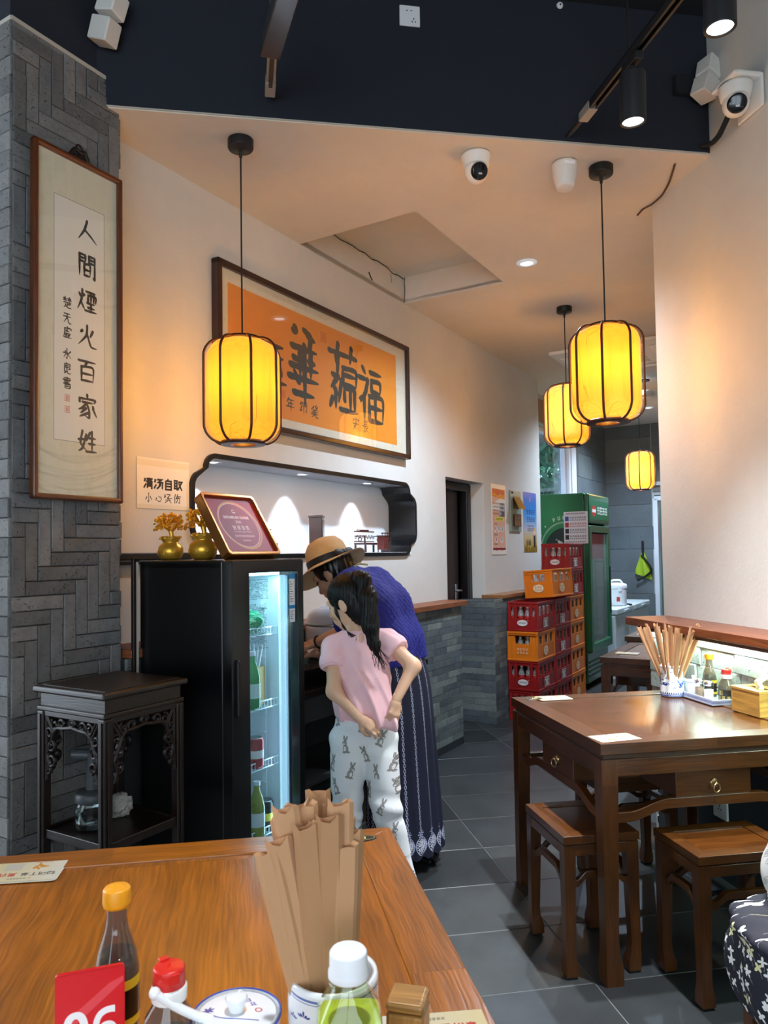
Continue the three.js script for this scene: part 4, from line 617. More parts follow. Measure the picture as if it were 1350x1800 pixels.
{
  const tex = ctex(320, 240, (g, W, H) => { g.fillStyle = '#e7e3d9'; g.fillRect(0, 0, W, H); g.fillStyle = 'rgba(214,206,176,.55)'; g.fillRect(0, 8, W, 30); g.fillRect(0, H - 20, W, 20); g.strokeStyle = '#191919'; writeAll(g, '清汤自取', 40, 92, 52, 8.5, 0, 60, 0); g.fillStyle = '#2a2a2a'; writeAll(g, '小心烫伤', 46, 164, 44, 4.5, 0.3, 58, 0); });
  solo('paper_notice', 'white paper notice with bold black characters taped to the wall', 'notice', muv(new THREE.BoxGeometry(0.3, 0.215, 0.0015)), std('#e5e1d6', 0.6), AV(-2.4385, 1.682, 2.29), -TH + Math.PI / 2);
  const n = scene.children[scene.children.length - 1]; part(n, 'print', ...printPlane(0.3, 0.215, tex, 0.5), [0, 0, 0.0012]);
}
// red plaque leaning on the fridge top
{
  const w = 0.29, h = 0.265, t = thing('award_plaque', 'red award plaque in a bronze frame leaning on the fridge top', 'plaque', AV(-1.9, 1.357, 2.232), -TH + Math.PI / 2), lean = new THREE.Group(); lean.name = 'panel'; lean.rotation.x = -0.56; t.add(lean);
  const tex = ctex(512, 470, (g, W, H) => {
    g.fillStyle = '#96202f'; g.fillRect(0, 0, W, H); g.lineWidth = 16; g.strokeStyle = '#c98a3c'; g.beginPath(); g.ellipse(W / 2 + 4, H / 2, 208, 208, 0, 0, 7); g.stroke(); g.strokeStyle = '#eadfe0'; g.lineWidth = 5; g.beginPath(); g.ellipse(W / 2 - 4, H / 2, 196, 196, 0, 0, 7); g.stroke(); g.fillStyle = '#8d1c2d'; g.beginPath(); g.ellipse(W / 2 - 4, H / 2, 193, 193, 0, 0, 7); g.fill();
    g.fillStyle = '#f3e6e6'; g.textAlign = 'center'; g.font = 'bold 34px sans-serif'; g.fillText('MICHELIN GUIDE', W / 2, 178); g.font = '30px sans-serif'; g.fillText('2026', W / 2, 218); g.strokeStyle = '#f3e6e6'; g.lineWidth = 4; g.beginPath(); g.arc(W / 2, 112, 16, 0.3, 5.9); g.moveTo(W / 2 - 16, 118); g.lineTo(W / 2 + 14, 118); g.stroke();
    const r = rng(3); g.strokeStyle = '#f3e6e6'; small(g, W / 2 - 92, 238, 40, r, 4, 48); g.font = '17px sans-serif'; g.fillText('De Xing Shanghai Noodle', W / 2, 300); small(g, W / 2 - 110, 322, 20, r, 10, 22); g.font = '13px sans-serif'; small(g, W / 2 - 46, 366, 14, r, 6, 15);
  });
  part(lean, 'plaque_board', box(w, h, 0.012, 0, h / 2, 0.008), std('#7f1d2a', 0.35)); part(lean, 'print', ...printPlane(w - 0.02, h - 0.02, tex, 0.5), [0, h / 2, 0.0145]);
  const m = phy('#b0763c', 0.28, { metalness: 0.85 }), f = new THREE.Group(); f.name = 'frame'; f.position.set(0, h / 2, -0.012); lean.add(f);
  const fr = shp(rrPts(-w / 2 - 0.01, -h / 2 - 0.01, w / 2 + 0.01, h / 2 + 0.01, 0.018)); fr.holes.push(holeOf(rrPts(-w / 2 + 0.004, -h / 2 + 0.004, w / 2 - 0.004, h / 2 - 0.004, 0.012))); part(f, 'rim', extr(fr, 0.036, 0.003), m);
  part(t, 'easel_leg', rod([0.0, 0.19, -0.125], [0.0, 0.004, -0.2], 0.006, 8), MP.black); lean.position.y = 0.012;
}
// framed board leaning behind the fridge
{
  const t = thing('leaning_frame', 'dark framed board leaning behind the black fridge', 'picture frame', AV(-2.2575, 0.0, 1.972), -TH + Math.PI / 2); const l = new THREE.Group(); l.name = 'panel'; l.position.y = 1.16; l.rotation.x = 0; t.add(l);
  part(l, 'board', box(0.02, 0.42, 0.006, 0, 0, 0.005), std('#d8d3c6', 0.6)); part(l, 'frame', join(rb(0.014, 0.44, 0.016, 0.003, -0.014, 0, 0.008), rb(0.03, 0.014, 0.016, 0.003, -0.005, 0.22, 0.008)), ebony); l.position.y = 1.14;
}
// ---------- toy furniture in the niche ----------
const rosew = woods('#4c2218', 0.35, 0.3);
{
  const y = 1.379, c = thing('toy_cabinet', 'small dark red toy cabinet in the middle of the niche', 'toy furniture', AV(-2.53, y, 3.55), -TH + Math.PI / 2 + 0.5);
  part(c, 'body', rb(0.1, 0.2, 0.075, 0.003, 0, 0.105, 0), rosew); part(c, 'door', rb(0.044, 0.17, 0.004, 0.001, -0.023, 0.105, 0.039), rosew); part(c, 'door', rb(0.044, 0.17, 0.004, 0.001, 0.023, 0.105, 0.039), rosew); part(c, 'cornice', rb(0.112, 0.012, 0.086, 0.003, 0, 0.21, 0), rosew);
  part(c, 'lattice', join(...[0, 1, 2, 3, 4].map((i) => box(0.004, 0.16, 0.003, 0.052, 0.105, -0.028 + i * 0.014)), ...[0, 1, 2, 3, 4].map((i) => box(0.003, 0.004, 0.066, 0.052, 0.04 + i * 0.032, 0))), MP.brass);
  const s = thing('toy_settle', 'carved dark toy settle at the right end of the niche', 'toy furniture', AV(-2.55, y, 4.17), -TH + Math.PI / 2);
  const cv = (x, yy, w, h) => { const gs = []; for (let i = 0; i < Math.round(w / 0.018); i++) gs.push(new THREE.TorusGeometry(0.007, 0.0022, 6, 12).translate(x - w / 2 + 0.012 + i * 0.018, yy + (i % 2) * h * 0.35, 0)); return gs; };
  part(s, 'seat', rb(0.24, 0.012, 0.09, 0.003, 0, 0.055, 0), rosew); for (const [a, b] of [[-1, -1], [1, -1], [1, 1], [-1, 1]]) part(s, 'leg', rb(0.012, 0.05, 0.012, 0.003, a * 0.112, 0.025, b * 0.038), rosew);
  part(s, 'carved_back', join(box(0.24, 0.008, 0.008, 0, 0.135, 0), box(0.24, 0.006, 0.008, 0, 0.07, 0), ...cv(0, 0.095, 0.23, 0.03), box(0.1, 0.012, 0.01, 0, 0.142, 0), ...cv(-0.08, 0.142, 0.04, 0.01)), rosew, [0, 0, -0.04]);
  for (const a of [-1, 1]) part(s, 'armrest', join(box(0.008, 0.006, 0.08, 0, 0.105, 0), box(0.008, 0.05, 0.008, 0, 0.08, 0.036), new THREE.TorusGeometry(0.012, 0.003, 6, 12).rotateY(Math.PI / 2).translate(0, 0.082, 0)), rosew, [a * 0.116, 0, 0]);
  const b = thing('toy_chest', 'little red toy chest standing before the toy settle', 'toy furniture', AV(-2.468, y, 4.2), -TH + Math.PI / 2 + 0.2); part(b, 'body', rb(0.075, 0.085, 0.05, 0.003, 0, 0.058, 0), std('#5d2018', 0.4)); part(b, 'lid', rb(0.082, 0.008, 0.055, 0.002, 0, 0.104, 0), rosew); for (const [u, v] of [[-1, -1], [1, -1], [1, 1], [-1, 1]]) part(b, 'leg', rb(0.006, 0.018, 0.006, 0.001, u * 0.033, 0.009, v * 0.02), rosew);
  for (const [al, l] of [[4.35, 'carved toy armchair at the far right end of the niche'], [3.12, 'light bamboo toy chair seen right of the red plaque']]) {
    const q = thing('toy_chair', l, 'toy furniture', AV(-2.53, y, al), -TH + (al < 4 ? 1.4 : 0.4)), m = al < 4 ? std('#a9713a', 0.5) : rosew; part(q, 'seat', rb(0.065, 0.008, 0.065, 0.002, 0, 0.05, 0), m); part(q, 'back', join(...[-0.028, -0.01, 0.01, 0.028].map((x) => rod([x, 0.05, -0.028], [x, 0.128, -0.03], 0.003, 6)), rod([-0.036, 0.128, -0.03], [0.036, 0.128, -0.03], 0.004, 6), rod([-0.03, 0.09, -0.029], [0.03, 0.09, -0.029], 0.003, 6)), m); for (const [u, v] of [[-1, -1], [1, -1], [1, 1], [-1, 1]]) part(q, 'leg', rod([u * 0.028, 0, v * 0.028], [u * 0.028, 0.05, v * 0.028], 0.0035, 6), m);
  }
}
// ---------- counter with the soup pot ----------
{
  const t = thing('soup_counter', 'dark serving counter between the black fridge and the brick wainscot', 'counter', AV(-2.055, 0, 3.05), -TH);
  part(t, 'worktop', rb(0.4, 0.03, 1.16, 0.005, -0.005, 0.785, 0, 'z'), phy('#1d1a19', 0.25, { map: woodMap })); part(t, 'upper_shelf', rb(0.3, 0.022, 1.1, 0.004, -0.05, 0.855, 0, 'z'), phy('#171515', 0.25));
  for (const z of [-0.5, 0.5]) part(t, 'riser', box(0.28, 0.05, 0.03, -0.05, 0.822, z), MP.black);
  part(t, 'back_panel', box(0.02, 0.77, 1.14, -0.2, 0.385, 0), MP.dark);
  for (const z of [-0.565, 0.565]) part(t, 'side_panel', box(0.37, 0.77, 0.03, -0.015, 0.385, z), ebony);
  part(t, 'shelf', rb(0.36, 0.02, 1.1, 0.004, -0.015, 0.4, 0, 'z'), MP.dark); part(t, 'apron', rb(0.02, 0.1, 1.1, 0.003, 0.17, 0.715, 0, 'z'), MP.dark);
  part(t, 'plinth', rb(0.3, 0.08, 1.1, 0.004, -0.03, 0.042, 0), std('#4b4d4e', 0.7));
  const p = thing('soup_pot', 'large white electric soup pot with a domed lid on the counter', 'rice cooker', AV(-2.075, 0.866, 3.08), -TH + 0.5), w = phy('#c9c7cc', 0.22, { clearcoat: 0.6 });
  part(p, 'body', lathe([[0, 0], [0.13, 0], [0.148, 0.01], [0.158, 0.06], [0.16, 0.13], [0.157, 0.16], [0.15, 0.165]], 44), w); part(p, 'lid', lathe([[0.156, 0.165], [0.154, 0.19], [0.135, 0.225], [0.09, 0.252], [0, 0.262]], 44), w); part(p, 'rim', lathe([[0.157, 0.158], [0.162, 0.162], [0.162, 0.17], [0.156, 0.172]], 44), MP.steel); part(p, 'handle', tube([[0.02, 0.262, 0.14], [0.06, 0.29, 0.1], [0.065, 0.29, -0.1], [0.02, 0.262, -0.14]], 0.008, 26, 8), w); part(p, 'control_panel', rb(0.02, 0.07, 0.08, 0.006, 0.156, 0.06, 0), std('#8f9094', 0.4));
}
// ---------- posters and the switch box on the left wall ----------
function poster(name, label, al0, al1, y0, y1, tex, d = 0.0025) { const w = al1 - al0, h = y1 - y0, o = solo(name, label, 'poster', muv(new THREE.BoxGeometry(w, h, 0.002)), std('#ece8e0', 0.5), AV(-2.44 + d, (y0 + y1) / 2, (al0 + al1) / 2), -TH + Math.PI / 2); part(o, 'print', ...printPlane(w, h, tex, 0.35), [0, 0, 0.0013]); return o; }
poster('poster', 'narrow peach coloured poster with a red header beside the door opening', 5.98, 6.32, 1.345, 1.955, ctex(256, 460, (g, W, H) => {
  const r = rng(61); g.fillStyle = '#f0e7d8'; g.fillRect(0, 0, W, H); g.fillStyle = '#e8b096'; g.fillRect(18, 30, W - 36, H - 60); g.fillStyle = '#c5401f'; g.fillRect(18, 30, W - 36, 52); g.fillStyle = '#e8963a'; for (let i = 0; i < 18; i++) { g.beginPath(); g.ellipse(20 + r() * 216, 66 + r() * 20, 16, 10, 0, 0, 7); g.fill(); }
  g.fillStyle = '#f3ece2'; g.beginPath(); g.moveTo(18, 140); g.quadraticCurveTo(150, 70, 238, 100); g.lineTo(238, 170); g.lineTo(18, 170); g.fill(); g.fillStyle = '#5a5a60'; g.fillRect(142, 120, 88, 90); g.fillStyle = '#cfd2d2'; for (let i = 0; i < 7; i++) g.fillRect(150 + (i % 3) * 27, 130 + Math.floor(i / 3) * 26, 18, 18);
  g.strokeStyle = '#4a2a22'; for (let i = 0; i < 4; i++) small(g, 28, 120 + i * 22, 12, r, 8, 13); g.fillStyle = '#e7dd3a'; g.fillRect(64, 214, 150, 26); g.strokeStyle = '#3a2a12'; small(g, 80, 219, 16, r, 7, 17);
  for (const [y, n] of [[280, 3], [350, 2], [412, 2]]) { small(g, 40, y - 26, 11, r, 5, 12); for (let i = 0; i < n; i++) { const x = n === 3 ? 46 + i * 62 : 66 + i * 92; g.fillStyle = '#f3ece4'; g.beginPath(); g.ellipse(x + 14, y + 12, 24, 20, 0, 0, 7); g.fill(); g.fillStyle = i ? '#66808a' : '#b03a30'; g.fillRect(x + 2, y - 6, 9, 28); g.fillRect(x + 16, y - 2, 9, 26); } }
  g.fillStyle = '#8f1f1c'; g.fillRect(18, H - 44, W - 36, 14);
}));
poster('poster', 'blue beer poster with a golden base next to the green fridge', 6.775, 7.135, 1.365, 1.935, ctex(256, 420, (g, W, H) => {
  const r = rng(62), gr = g.createLinearGradient(0, 0, 0, H); gr.addColorStop(0, '#1559b8'); gr.addColorStop(0.4, '#4f93d4'); gr.addColorStop(0.62, '#b9b3c4'); gr.addColorStop(0.75, '#c9b27e'); gr.addColorStop(1, '#a8842c'); g.fillStyle = gr; g.fillRect(0, 0, W, H);
  g.fillStyle = '#d9a13a'; g.beginPath(); g.ellipse(128, 52, 9, 18, 0, 0, 7); g.fill(); g.strokeStyle = '#1b2f63'; for (const y of [120, 172]) small(g, 58, y, 38, r, 4, 42); g.strokeStyle = '#3a1c1a'; for (const y of [232, 250, 264]) small(g, 70, y, 12, r, 9, 14);
  g.fillStyle = '#20160d'; for (let i = 0; i < 4; i++) { g.fillRect(44 + i * 24, 342, 15, 34); g.fillRect(49 + i * 24, 328, 5, 16); } g.fillStyle = '#2a2328'; g.fillRect(186, 290, 40, 100); g.fillStyle = '#e2bda8'; g.beginPath(); g.ellipse(206, 284, 20, 22, 0, 0, 7); g.fill(); g.fillStyle = '#d8a93a'; g.fillRect(186, 252, 40, 16); g.fillStyle = '#7f641e'; for (let i = 0; i < 30; i++) { g.beginPath(); g.ellipse(r() * W, 388 + r() * 30, 18, 9, r() * 3, 0, 7); g.fill(); }
}));
{
  const t = thing('switch_box', 'grey switch box with two amber flaps between the two posters', 'switch box', AV(-2.439, 1.74, 6.552), -TH + Math.PI / 2), am = phy('#b67a1c', 0.15, { transmission: 0.25, thickness: 0 });
  part(t, 'plate', rb(0.27, 0.376, 0.012, 0.004, 0, 0, 0.006), std('#93a094', 0.4)); part(t, 'window', join(box(0.16, 0.11, 0.004, 0, -0.085, 0.013), box(0.16, 0.1, 0.004, 0, 0.07, 0.013)), std('#4d3513', 0.3)); part(t, 'breaker', join(...[0, 1, 2, 3, 4].map((i) => rb(0.022, 0.04, 0.012, 0.002, -0.05 + i * 0.025, -0.085, 0.018))), std('#2a2118', 0.5));
  part(t, 'flap', rb(0.17, 0.115, 0.005, 0.002, 0, -0.085, 0.028), phy('#8a5a17', 0.12, { transmission: 0.4, thickness: 0 })); const f = part(t, 'flap', rb(0.17, 0.125, 0.005, 0.002, 0, -0.062, 0.0), am, [0, 0.13, 0.02]); f.rotation.x = -0.42; part(t, 'sticker', box(0.05, 0.02, 0.001, -0.09, 0.165, 0.0125), MP.dark);
}
// ---------- drink crates ----------
const redP = phy('#8f1212', 0.42), orangeP = phy('#d97410', 0.42), maroonP = redP;
const logoOval = ctex(160, 90, (g, W, H) => { g.clearRect(0, 0, W, H); g.fillStyle = '#d9d4d0'; g.beginPath(); g.ellipse(76, 46, 70, 40, 0, 0, 7); g.fill(); g.fillStyle = '#3a2326'; g.font = 'bold 27px sans-serif'; g.textAlign = 'center'; g.fillText('VITASOY', 76, 56, 112); g.fillStyle = '#e0a04a'; g.beginPath(); g.arc(152, 12, 7, 0, 7); g.fill(); });
const logoBlock = ctex(200, 130, (g, W, H) => { g.clearRect(0, 0, W, H); g.fillStyle = '#d8d2cc'; for (let i = 0; i < 4; i++) g.fillRect(14 + i * 46, 2, 36, 22); g.fillRect(6, 32, 188, 90); g.strokeStyle = '#5b1a1a'; writeAll(g, '維他奶', 14, 42, 66, 8, 0, 60, 0, 0.8); });
const logoBlob = ctex(180, 130, (g, W, H) => { g.clearRect(0, 0, W, H); g.fillStyle = '#e6d3b4'; const r = rng(8); for (let i = 0; i < 26; i++) { const a = i * 0.2417; g.beginPath(); g.arc(90 + 66 * Math.cos(a), 65 + 42 * Math.sin(a), 18 + 6 * r(), 0, 7); g.fill(); } g.fillRect(30, 24, 120, 82); g.strokeStyle = '#c8741c'; for (const y of [26, 70]) small(g, 28, y, 36, r, 3, 42); });
const printOrange = ctex(220, 120, (g, W, H) => { g.clearRect(0, 0, W, H); g.strokeStyle = '#e6c9a0'; const r = rng(19); writeAll(g, '爱护', 8, 6, 44, 5, 0, 54, 0); small(g, 116, 6, 44, r, 2, 54); small(g, 8, 66, 44, r, 4, 54); });
const decal = (w, h, tx) => [new THREE.PlaneGeometry(w, h), std('#fff', 0.5, { map: tx, transparent: true })];
const CW = 0.252, CL = 0.43, CH = 0.24;
function crateWalls(orange) {
  const wall = (L, holes) => { const s = shp(rectPts(-L / 2, 0.006, L / 2, CH - 0.004)); for (const h of holes) s.holes.push(holeOf(h)); return extr(s, 0.008).translate(0, 0, -0.008); };
  const hF = orange ? [rrPts(-0.062, 0.138, 0.062, 0.205, 0.014)] : [rrPts(-0.1, 0.105, -0.078, 0.195, 0.004, 2), rrPts(-0.052, 0.105, 0.052, 0.2, 0.004, 2), rrPts(0.078, 0.105, 0.1, 0.195, 0.004, 2)];
  const hS = []; if (orange) for (const x of [-0.13, 0, 0.13]) hS.push(rrPts(x - 0.04, 0.13, x + 0.04, 0.205, 0.008, 2)); else for (const x of [-0.15, -0.05, 0.05, 0.15]) hS.push(rrPts(x - 0.037, 0.11, x + 0.037, 0.2, 0.004, 2));
  const side = wall(CL, hS), g = [];
  for (const a of [-1, 1]) { const b = side.clone(); b.rotateY(a * Math.PI / 2); b.translate(a * CW / 2, 0, 0); g.push(b); }
  for (const a of [0, 1]) { const b = wall(CW, hF); b.rotateY(a * Math.PI); b.translate(0, 0, (a ? -1 : 1) * CL / 2); g.push(b); }
  // rims, corner posts, floor grid
  for (const y of [0.008, CH - 0.011]) g.push(rb(CW + 0.008, 0.016, 0.012, 0.003, 0, y, CL / 2), rb(CW + 0.008, 0.016, 0.012, 0.003, 0, y, -CL / 2), rb(0.012, 0.016, CL + 0.008, 0.003, CW / 2, y, 0), rb(0.012, 0.016, CL + 0.008, 0.003, -CW / 2, y, 0));
  for (const a of [-1, 1]) for (const b of [-1, 1]) g.push(rb(0.018, CH - 0.006, 0.018, 0.004, a * (CW / 2 - 0.005), CH / 2, b * (CL / 2 - 0.005)));
  if (orange) for (const a of [-1, 1]) g.push(rb(0.01, 0.2, 0.006, 0.002, a * 0.08, 0.11, CL / 2 + 0.002), rb(CW, 0.01, 0.006, 0.002, 0, 0.205, CL / 2 + 0.002));
  else for (const a of [-1, 1]) g.push(rb(0.016, 0.2, 0.008, 0.003, a * 0.066, 0.12, CL / 2 + 0.001));
  g.push(box(CW - 0.01, 0.006, CL - 0.01, 0, 0.012, 0));
  return join(g);
}
const gRed = crateWalls(false), gOr = crateWalls(true), divider = join(...[-0.142, -0.071, 0, 0.071, 0.142].map((z) => box(CW - 0.02, 0.09, 0.004, 0, 0.06, z)), ...[-0.06, 0, 0.06].map((x) => box(0.004, 0.09, CL - 0.02, x, 0.06, 0)));
const bottleG = lathe([[0, 0.002], [0.022, 0], [0.025, 0.006], [0.026, 0.11], [0.02, 0.14], [0.0115, 0.165], [0.011, 0.195], [0.013, 0.198], [0.013, 0.21]], 12), bandG = cyl(0.0263, 0.0263, 0.05, 0, 0.055, 0, 12), neckG = cyl(0.0123, 0.0115, 0.02, 0, 0.17, 0, 10);
const bottleM = phy('#dfe5e2', 0.08, { transmission: 0.75, thickness: 0 }), bandR = std('#a8231f', 0.5), bandW = std('#e4dfd8', 0.5);
let bottle0 = null;
function crate(label, kind, ac, y, al, rot = [0, -TH, 0], see = 'fs', bottles = true) {
  const t = thing('drink_crate', label, 'crate', AV(ac, y, al), rot, 'stacked drink crates'), o = kind === 'orange', m = o ? orangeP : redP; t.rotation.order = 'YXZ';
  part(t, 'crate_shell', o ? gOr : gRed, m); part(t, 'divider', divider, m);
  if (see.includes('f')) part(t, 'logo', ...(o ? (y > 0.9 ? decal(0.1, 0.07, logoBlob) : decal(0.1, 0.055, printOrange)) : decal(0.1, 0.056, logoOval)), [0, o ? 0.08 : 0.068, CL / 2 + 0.0065]);
  part(t, 'logo', ...(o ? decal(0.11, 0.08, logoBlob) : decal(0.13, 0.084, logoBlock)), [CW / 2 + 0.0065, o ? 0.075 : 0.062, 0.03], Math.PI / 2);
  if (bottles) {
    t.updateMatrixWorld(true); const spots = [];
    for (let i = 0; i < 4; i++) if (see.includes('f')) spots.push([-0.09 + i * 0.06, 0.178]); for (let j = see.includes('f') ? 1 : 0; j < 6; j++) spots.push([0.09, 0.178 - j * 0.071]);
    for (const [x, z] of spots) {
      if (!bottle0) { bottle0 = thing('glass_bottle', 'empty clear glass soft drink bottle standing in a stacked crate', 'bottle', null, 0, 'empty bottles in the stacked crates'); part(bottle0, 'glass', bottleG, bottleM); part(bottle0, 'label', bandG, bandR); part(bottle0, 'neck_label', neckG, bandW); }
      const b = spots.first ? null : (bottle0.userData.used ? dup(bottle0, null, 0) : bottle0); bottle0.userData.used = true;
      b.position.copy(V3(x, 0.017, z).applyMatrix4(t.matrixWorld)); b.quaternion.copy(t.quaternion); delete b.userData.used; bottle0.userData.used = true;
    }
  }
  return t;
}
const c1 = -2.142, l1 = 6.085, l2 = 6.533, l3 = 6.978;
['bottom red crate of the front stack, half hidden by the table', 'red crate with an oval badge, second from the floor in the front stack', 'orange crate with printed lines, third from the floor in the front stack', 'top red crate of the front stack with an oval badge'].forEach((l, i) => crate(l, i === 2 ? 'orange' : 'red', c1, i * CH, l1 + [0.006, 0, -0.004, 0.004][i], [0, -TH + [0, 0.0, -0.012, 0.01][i], 0]));
['bottom dark red crate of the middle stack', 'second dark red crate from the floor in the middle stack', 'third dark red crate from the floor in the middle stack', 'top dark red crate of the middle stack under the tilted orange one'].forEach((l, i) => crate(l, 'red', c1 + 0.004, i * CH, l2, [0, -TH, 0], 's'));
['bottom orange crate of the back stack', 'second orange crate from the floor in the back stack', 'third orange crate from the floor in the back stack', 'fourth orange crate from the floor in the back stack', 'red crate on the four orange crates of the back stack', 'topmost red crate of the whole pile, before the green fridge'].forEach((l, i) => crate(l, i < 4 ? 'orange' : 'red', c1 + 0.002, i * CH, l3, [0, -TH, 0], i > 3 ? 'fs' : 's'));
crate('tilted orange crate lying across the front and middle stacks', 'orange', -2.09, 0.972, 6.43, [0.0, -TH - 0.1, 0.075]);

// ---------- green fridge, freezer and what stands round them ----------
{
  const t = thing('beer_fridge', 'tall green beer fridge with a glass door behind the crates', 'fridge', AV(-2.34, 0, 7.87), -TH), W = 0.8, D = 0.56, H = 1.95, gm = phy('#0d5f3c', 0.3, { clearcoat: 0.4 }), Z = W / 2;
  const sideT = ctex(512, 1024, (g, w, h) => {
    g.fillStyle = '#0c6a41'; g.fillRect(0, 0, w, h); const gr = g.createRadialGradient(230, 200, 20, 260, 260, 420); gr.addColorStop(0, '#2f8a4a'); gr.addColorStop(1, '#0a5a38'); g.fillStyle = gr; g.fillRect(0, 0, w, h); g.strokeStyle = '#d7e4d8'; g.lineWidth = 4; g.beginPath(); g.arc(330, 470, 230, 2.6, 5.6); g.stroke(); g.lineWidth = 2; g.beginPath(); g.arc(330, 470, 222, 2.6, 5.6); g.stroke(); g.fillStyle = '#11241d'; g.beginPath(); g.arc(330, 480, 190, 0, 7); g.fill();
    g.fillStyle = '#c9d4cc'; for (let i = 0; i < 26; i++) { g.beginPath(); g.arc(250 + (i * 53) % 170, 390 + (i * 37) % 120, 4 + (i * 7) % 10, 0, 7); g.fill(); } g.fillStyle = '#d7e4d8'; g.font = 'bold 46px sans-serif'; [...'LIVE • PURE'].forEach((c, i) => { const a = 3.05 + i * 0.185; g.save(); g.translate(330 + 252 * Math.cos(a), 470 + 252 * Math.sin(a)); g.rotate(a + Math.PI / 2); g.fillText(c, -14, 0); g.restore(); });
  });
  part(t, 'cabinet', join(rb(D, H - 0.12, 0.04, 0.012, 0, H / 2 + 0.05, Z - 0.02), rb(D, H - 0.12, 0.04, 0.012, 0, H / 2 + 0.05, -Z + 0.02), rb(D, 0.05, W, 0.012, 0, H - 0.03, 0), rb(0.03, H - 0.1, W, 0.006, -D / 2 + 0.015, H / 2, 0), rb(D, 0.3, W, 0.015, 0, 0.2, 0)), gm);
  part(t, 'side_print', new THREE.PlaneGeometry(D - 0.03, 1.2), std('#fff', 0.35, { map: sideT }), [-0.005, 1.34, Z + 0.0015]);
  const hd = part(t, 'header', rb(0.05, 0.3, W, 0.02, D / 2 + 0.022, H - 0.16, 0, 'y', 3), gm);
  const headT = ctex(420, 140, (g, w, h) => { g.fillStyle = '#0d6b45'; g.fillRect(0, 0, w, h); g.fillStyle = '#c0392b'; g.beginPath(); g.ellipse(82, 78, 52, 40, 0, 0, 7); g.fill(); g.fillStyle = '#f0ece4'; g.fillRect(40, 66, 86, 22); g.strokeStyle = '#eef4ee'; const r = rng(4); small(g, 156, 40, 62, r, 4, 62); });
  part(hd, 'header_print', new THREE.PlaneGeometry(W - 0.1, 0.2).rotateY(Math.PI / 2), std('#fff', 0.3, { map: headT }), [D / 2 + 0.048, H - 0.17, 0]);
  const fr = shp(rrPts(-Z, 0.36, Z, H - 0.33, 0.02)); fr.holes.push(holeOf(rrPts(-Z + 0.08, 0.44, Z - 0.08, H - 0.4, 0.01))); const door = part(t, 'door', at(extr(fr, 0.045, 0.004), 0, 0, 0, 0, Math.PI / 2, 0), gm, [D / 2, 0, 0]);
  part(door, 'glass', box(0.006, 1.1, W - 0.17, 0.02, 0.99, 0), phy('#b9c9c6', 0.05, { transmission: 0.65, thickness: 0 })); part(door, 'handle', rb(0.02, 0.5, 0.02, 0.006, 0.05, 0.95, -Z + 0.05), MP.black);
  part(t, 'shelf', join(...[0.5, 0.8, 1.1, 1.4].map((y) => box(D - 0.06, 0.01, W - 0.1, 0, y, 0))), MP.steel); part(t, 'inner_poster', box(0.004, 0.6, 0.12, 0.24, 1.2, -0.24), std('#8e1d22', 0.5)); part(t, 'vent', join(...[0, 1, 2, 3].map((i) => rb(0.012, 0.02, W - 0.1, 0.004, D / 2 + 0.003, 0.12 + i * 0.045, 0))), std('#0a4a30', 0.4));
  const mt = ctex(220, 300, (g, w, h) => { g.fillStyle = '#e3e3e6'; g.fillRect(0, 0, w, h); const r = rng(9); g.strokeStyle = '#33353c'; small(g, 20, 10, 16, r, 11, 16); ['#3a58a8', '#b03038', '#2c3038', '#26282d'].forEach((c, i) => { g.fillStyle = c; g.fillRect(12, 44 + i * 58, 34, 44); g.strokeStyle = i === 1 ? '#b03038' : '#3c3e46'; small(g, 54, 46 + i * 58, 20, r, 7, 22); small(g, 54, 72 + i * 58, 14, r, 9, 17); }); g.strokeStyle = '#33353c'; small(g, 12, 276, 14, r, 12, 16); });
  const mn = solo('price_list', 'white printed price list stuck to the side of the green fridge', 'notice', muv(new THREE.BoxGeometry(0.24, 0.32, 0.002)), std('#dcdce0', 0.6), AV(-2.145, 1.6, 7.464), -TH); part(mn, 'print', ...printPlane(0.24, 0.32, mt, 0.6), [0, 0, 0.0013]);
}
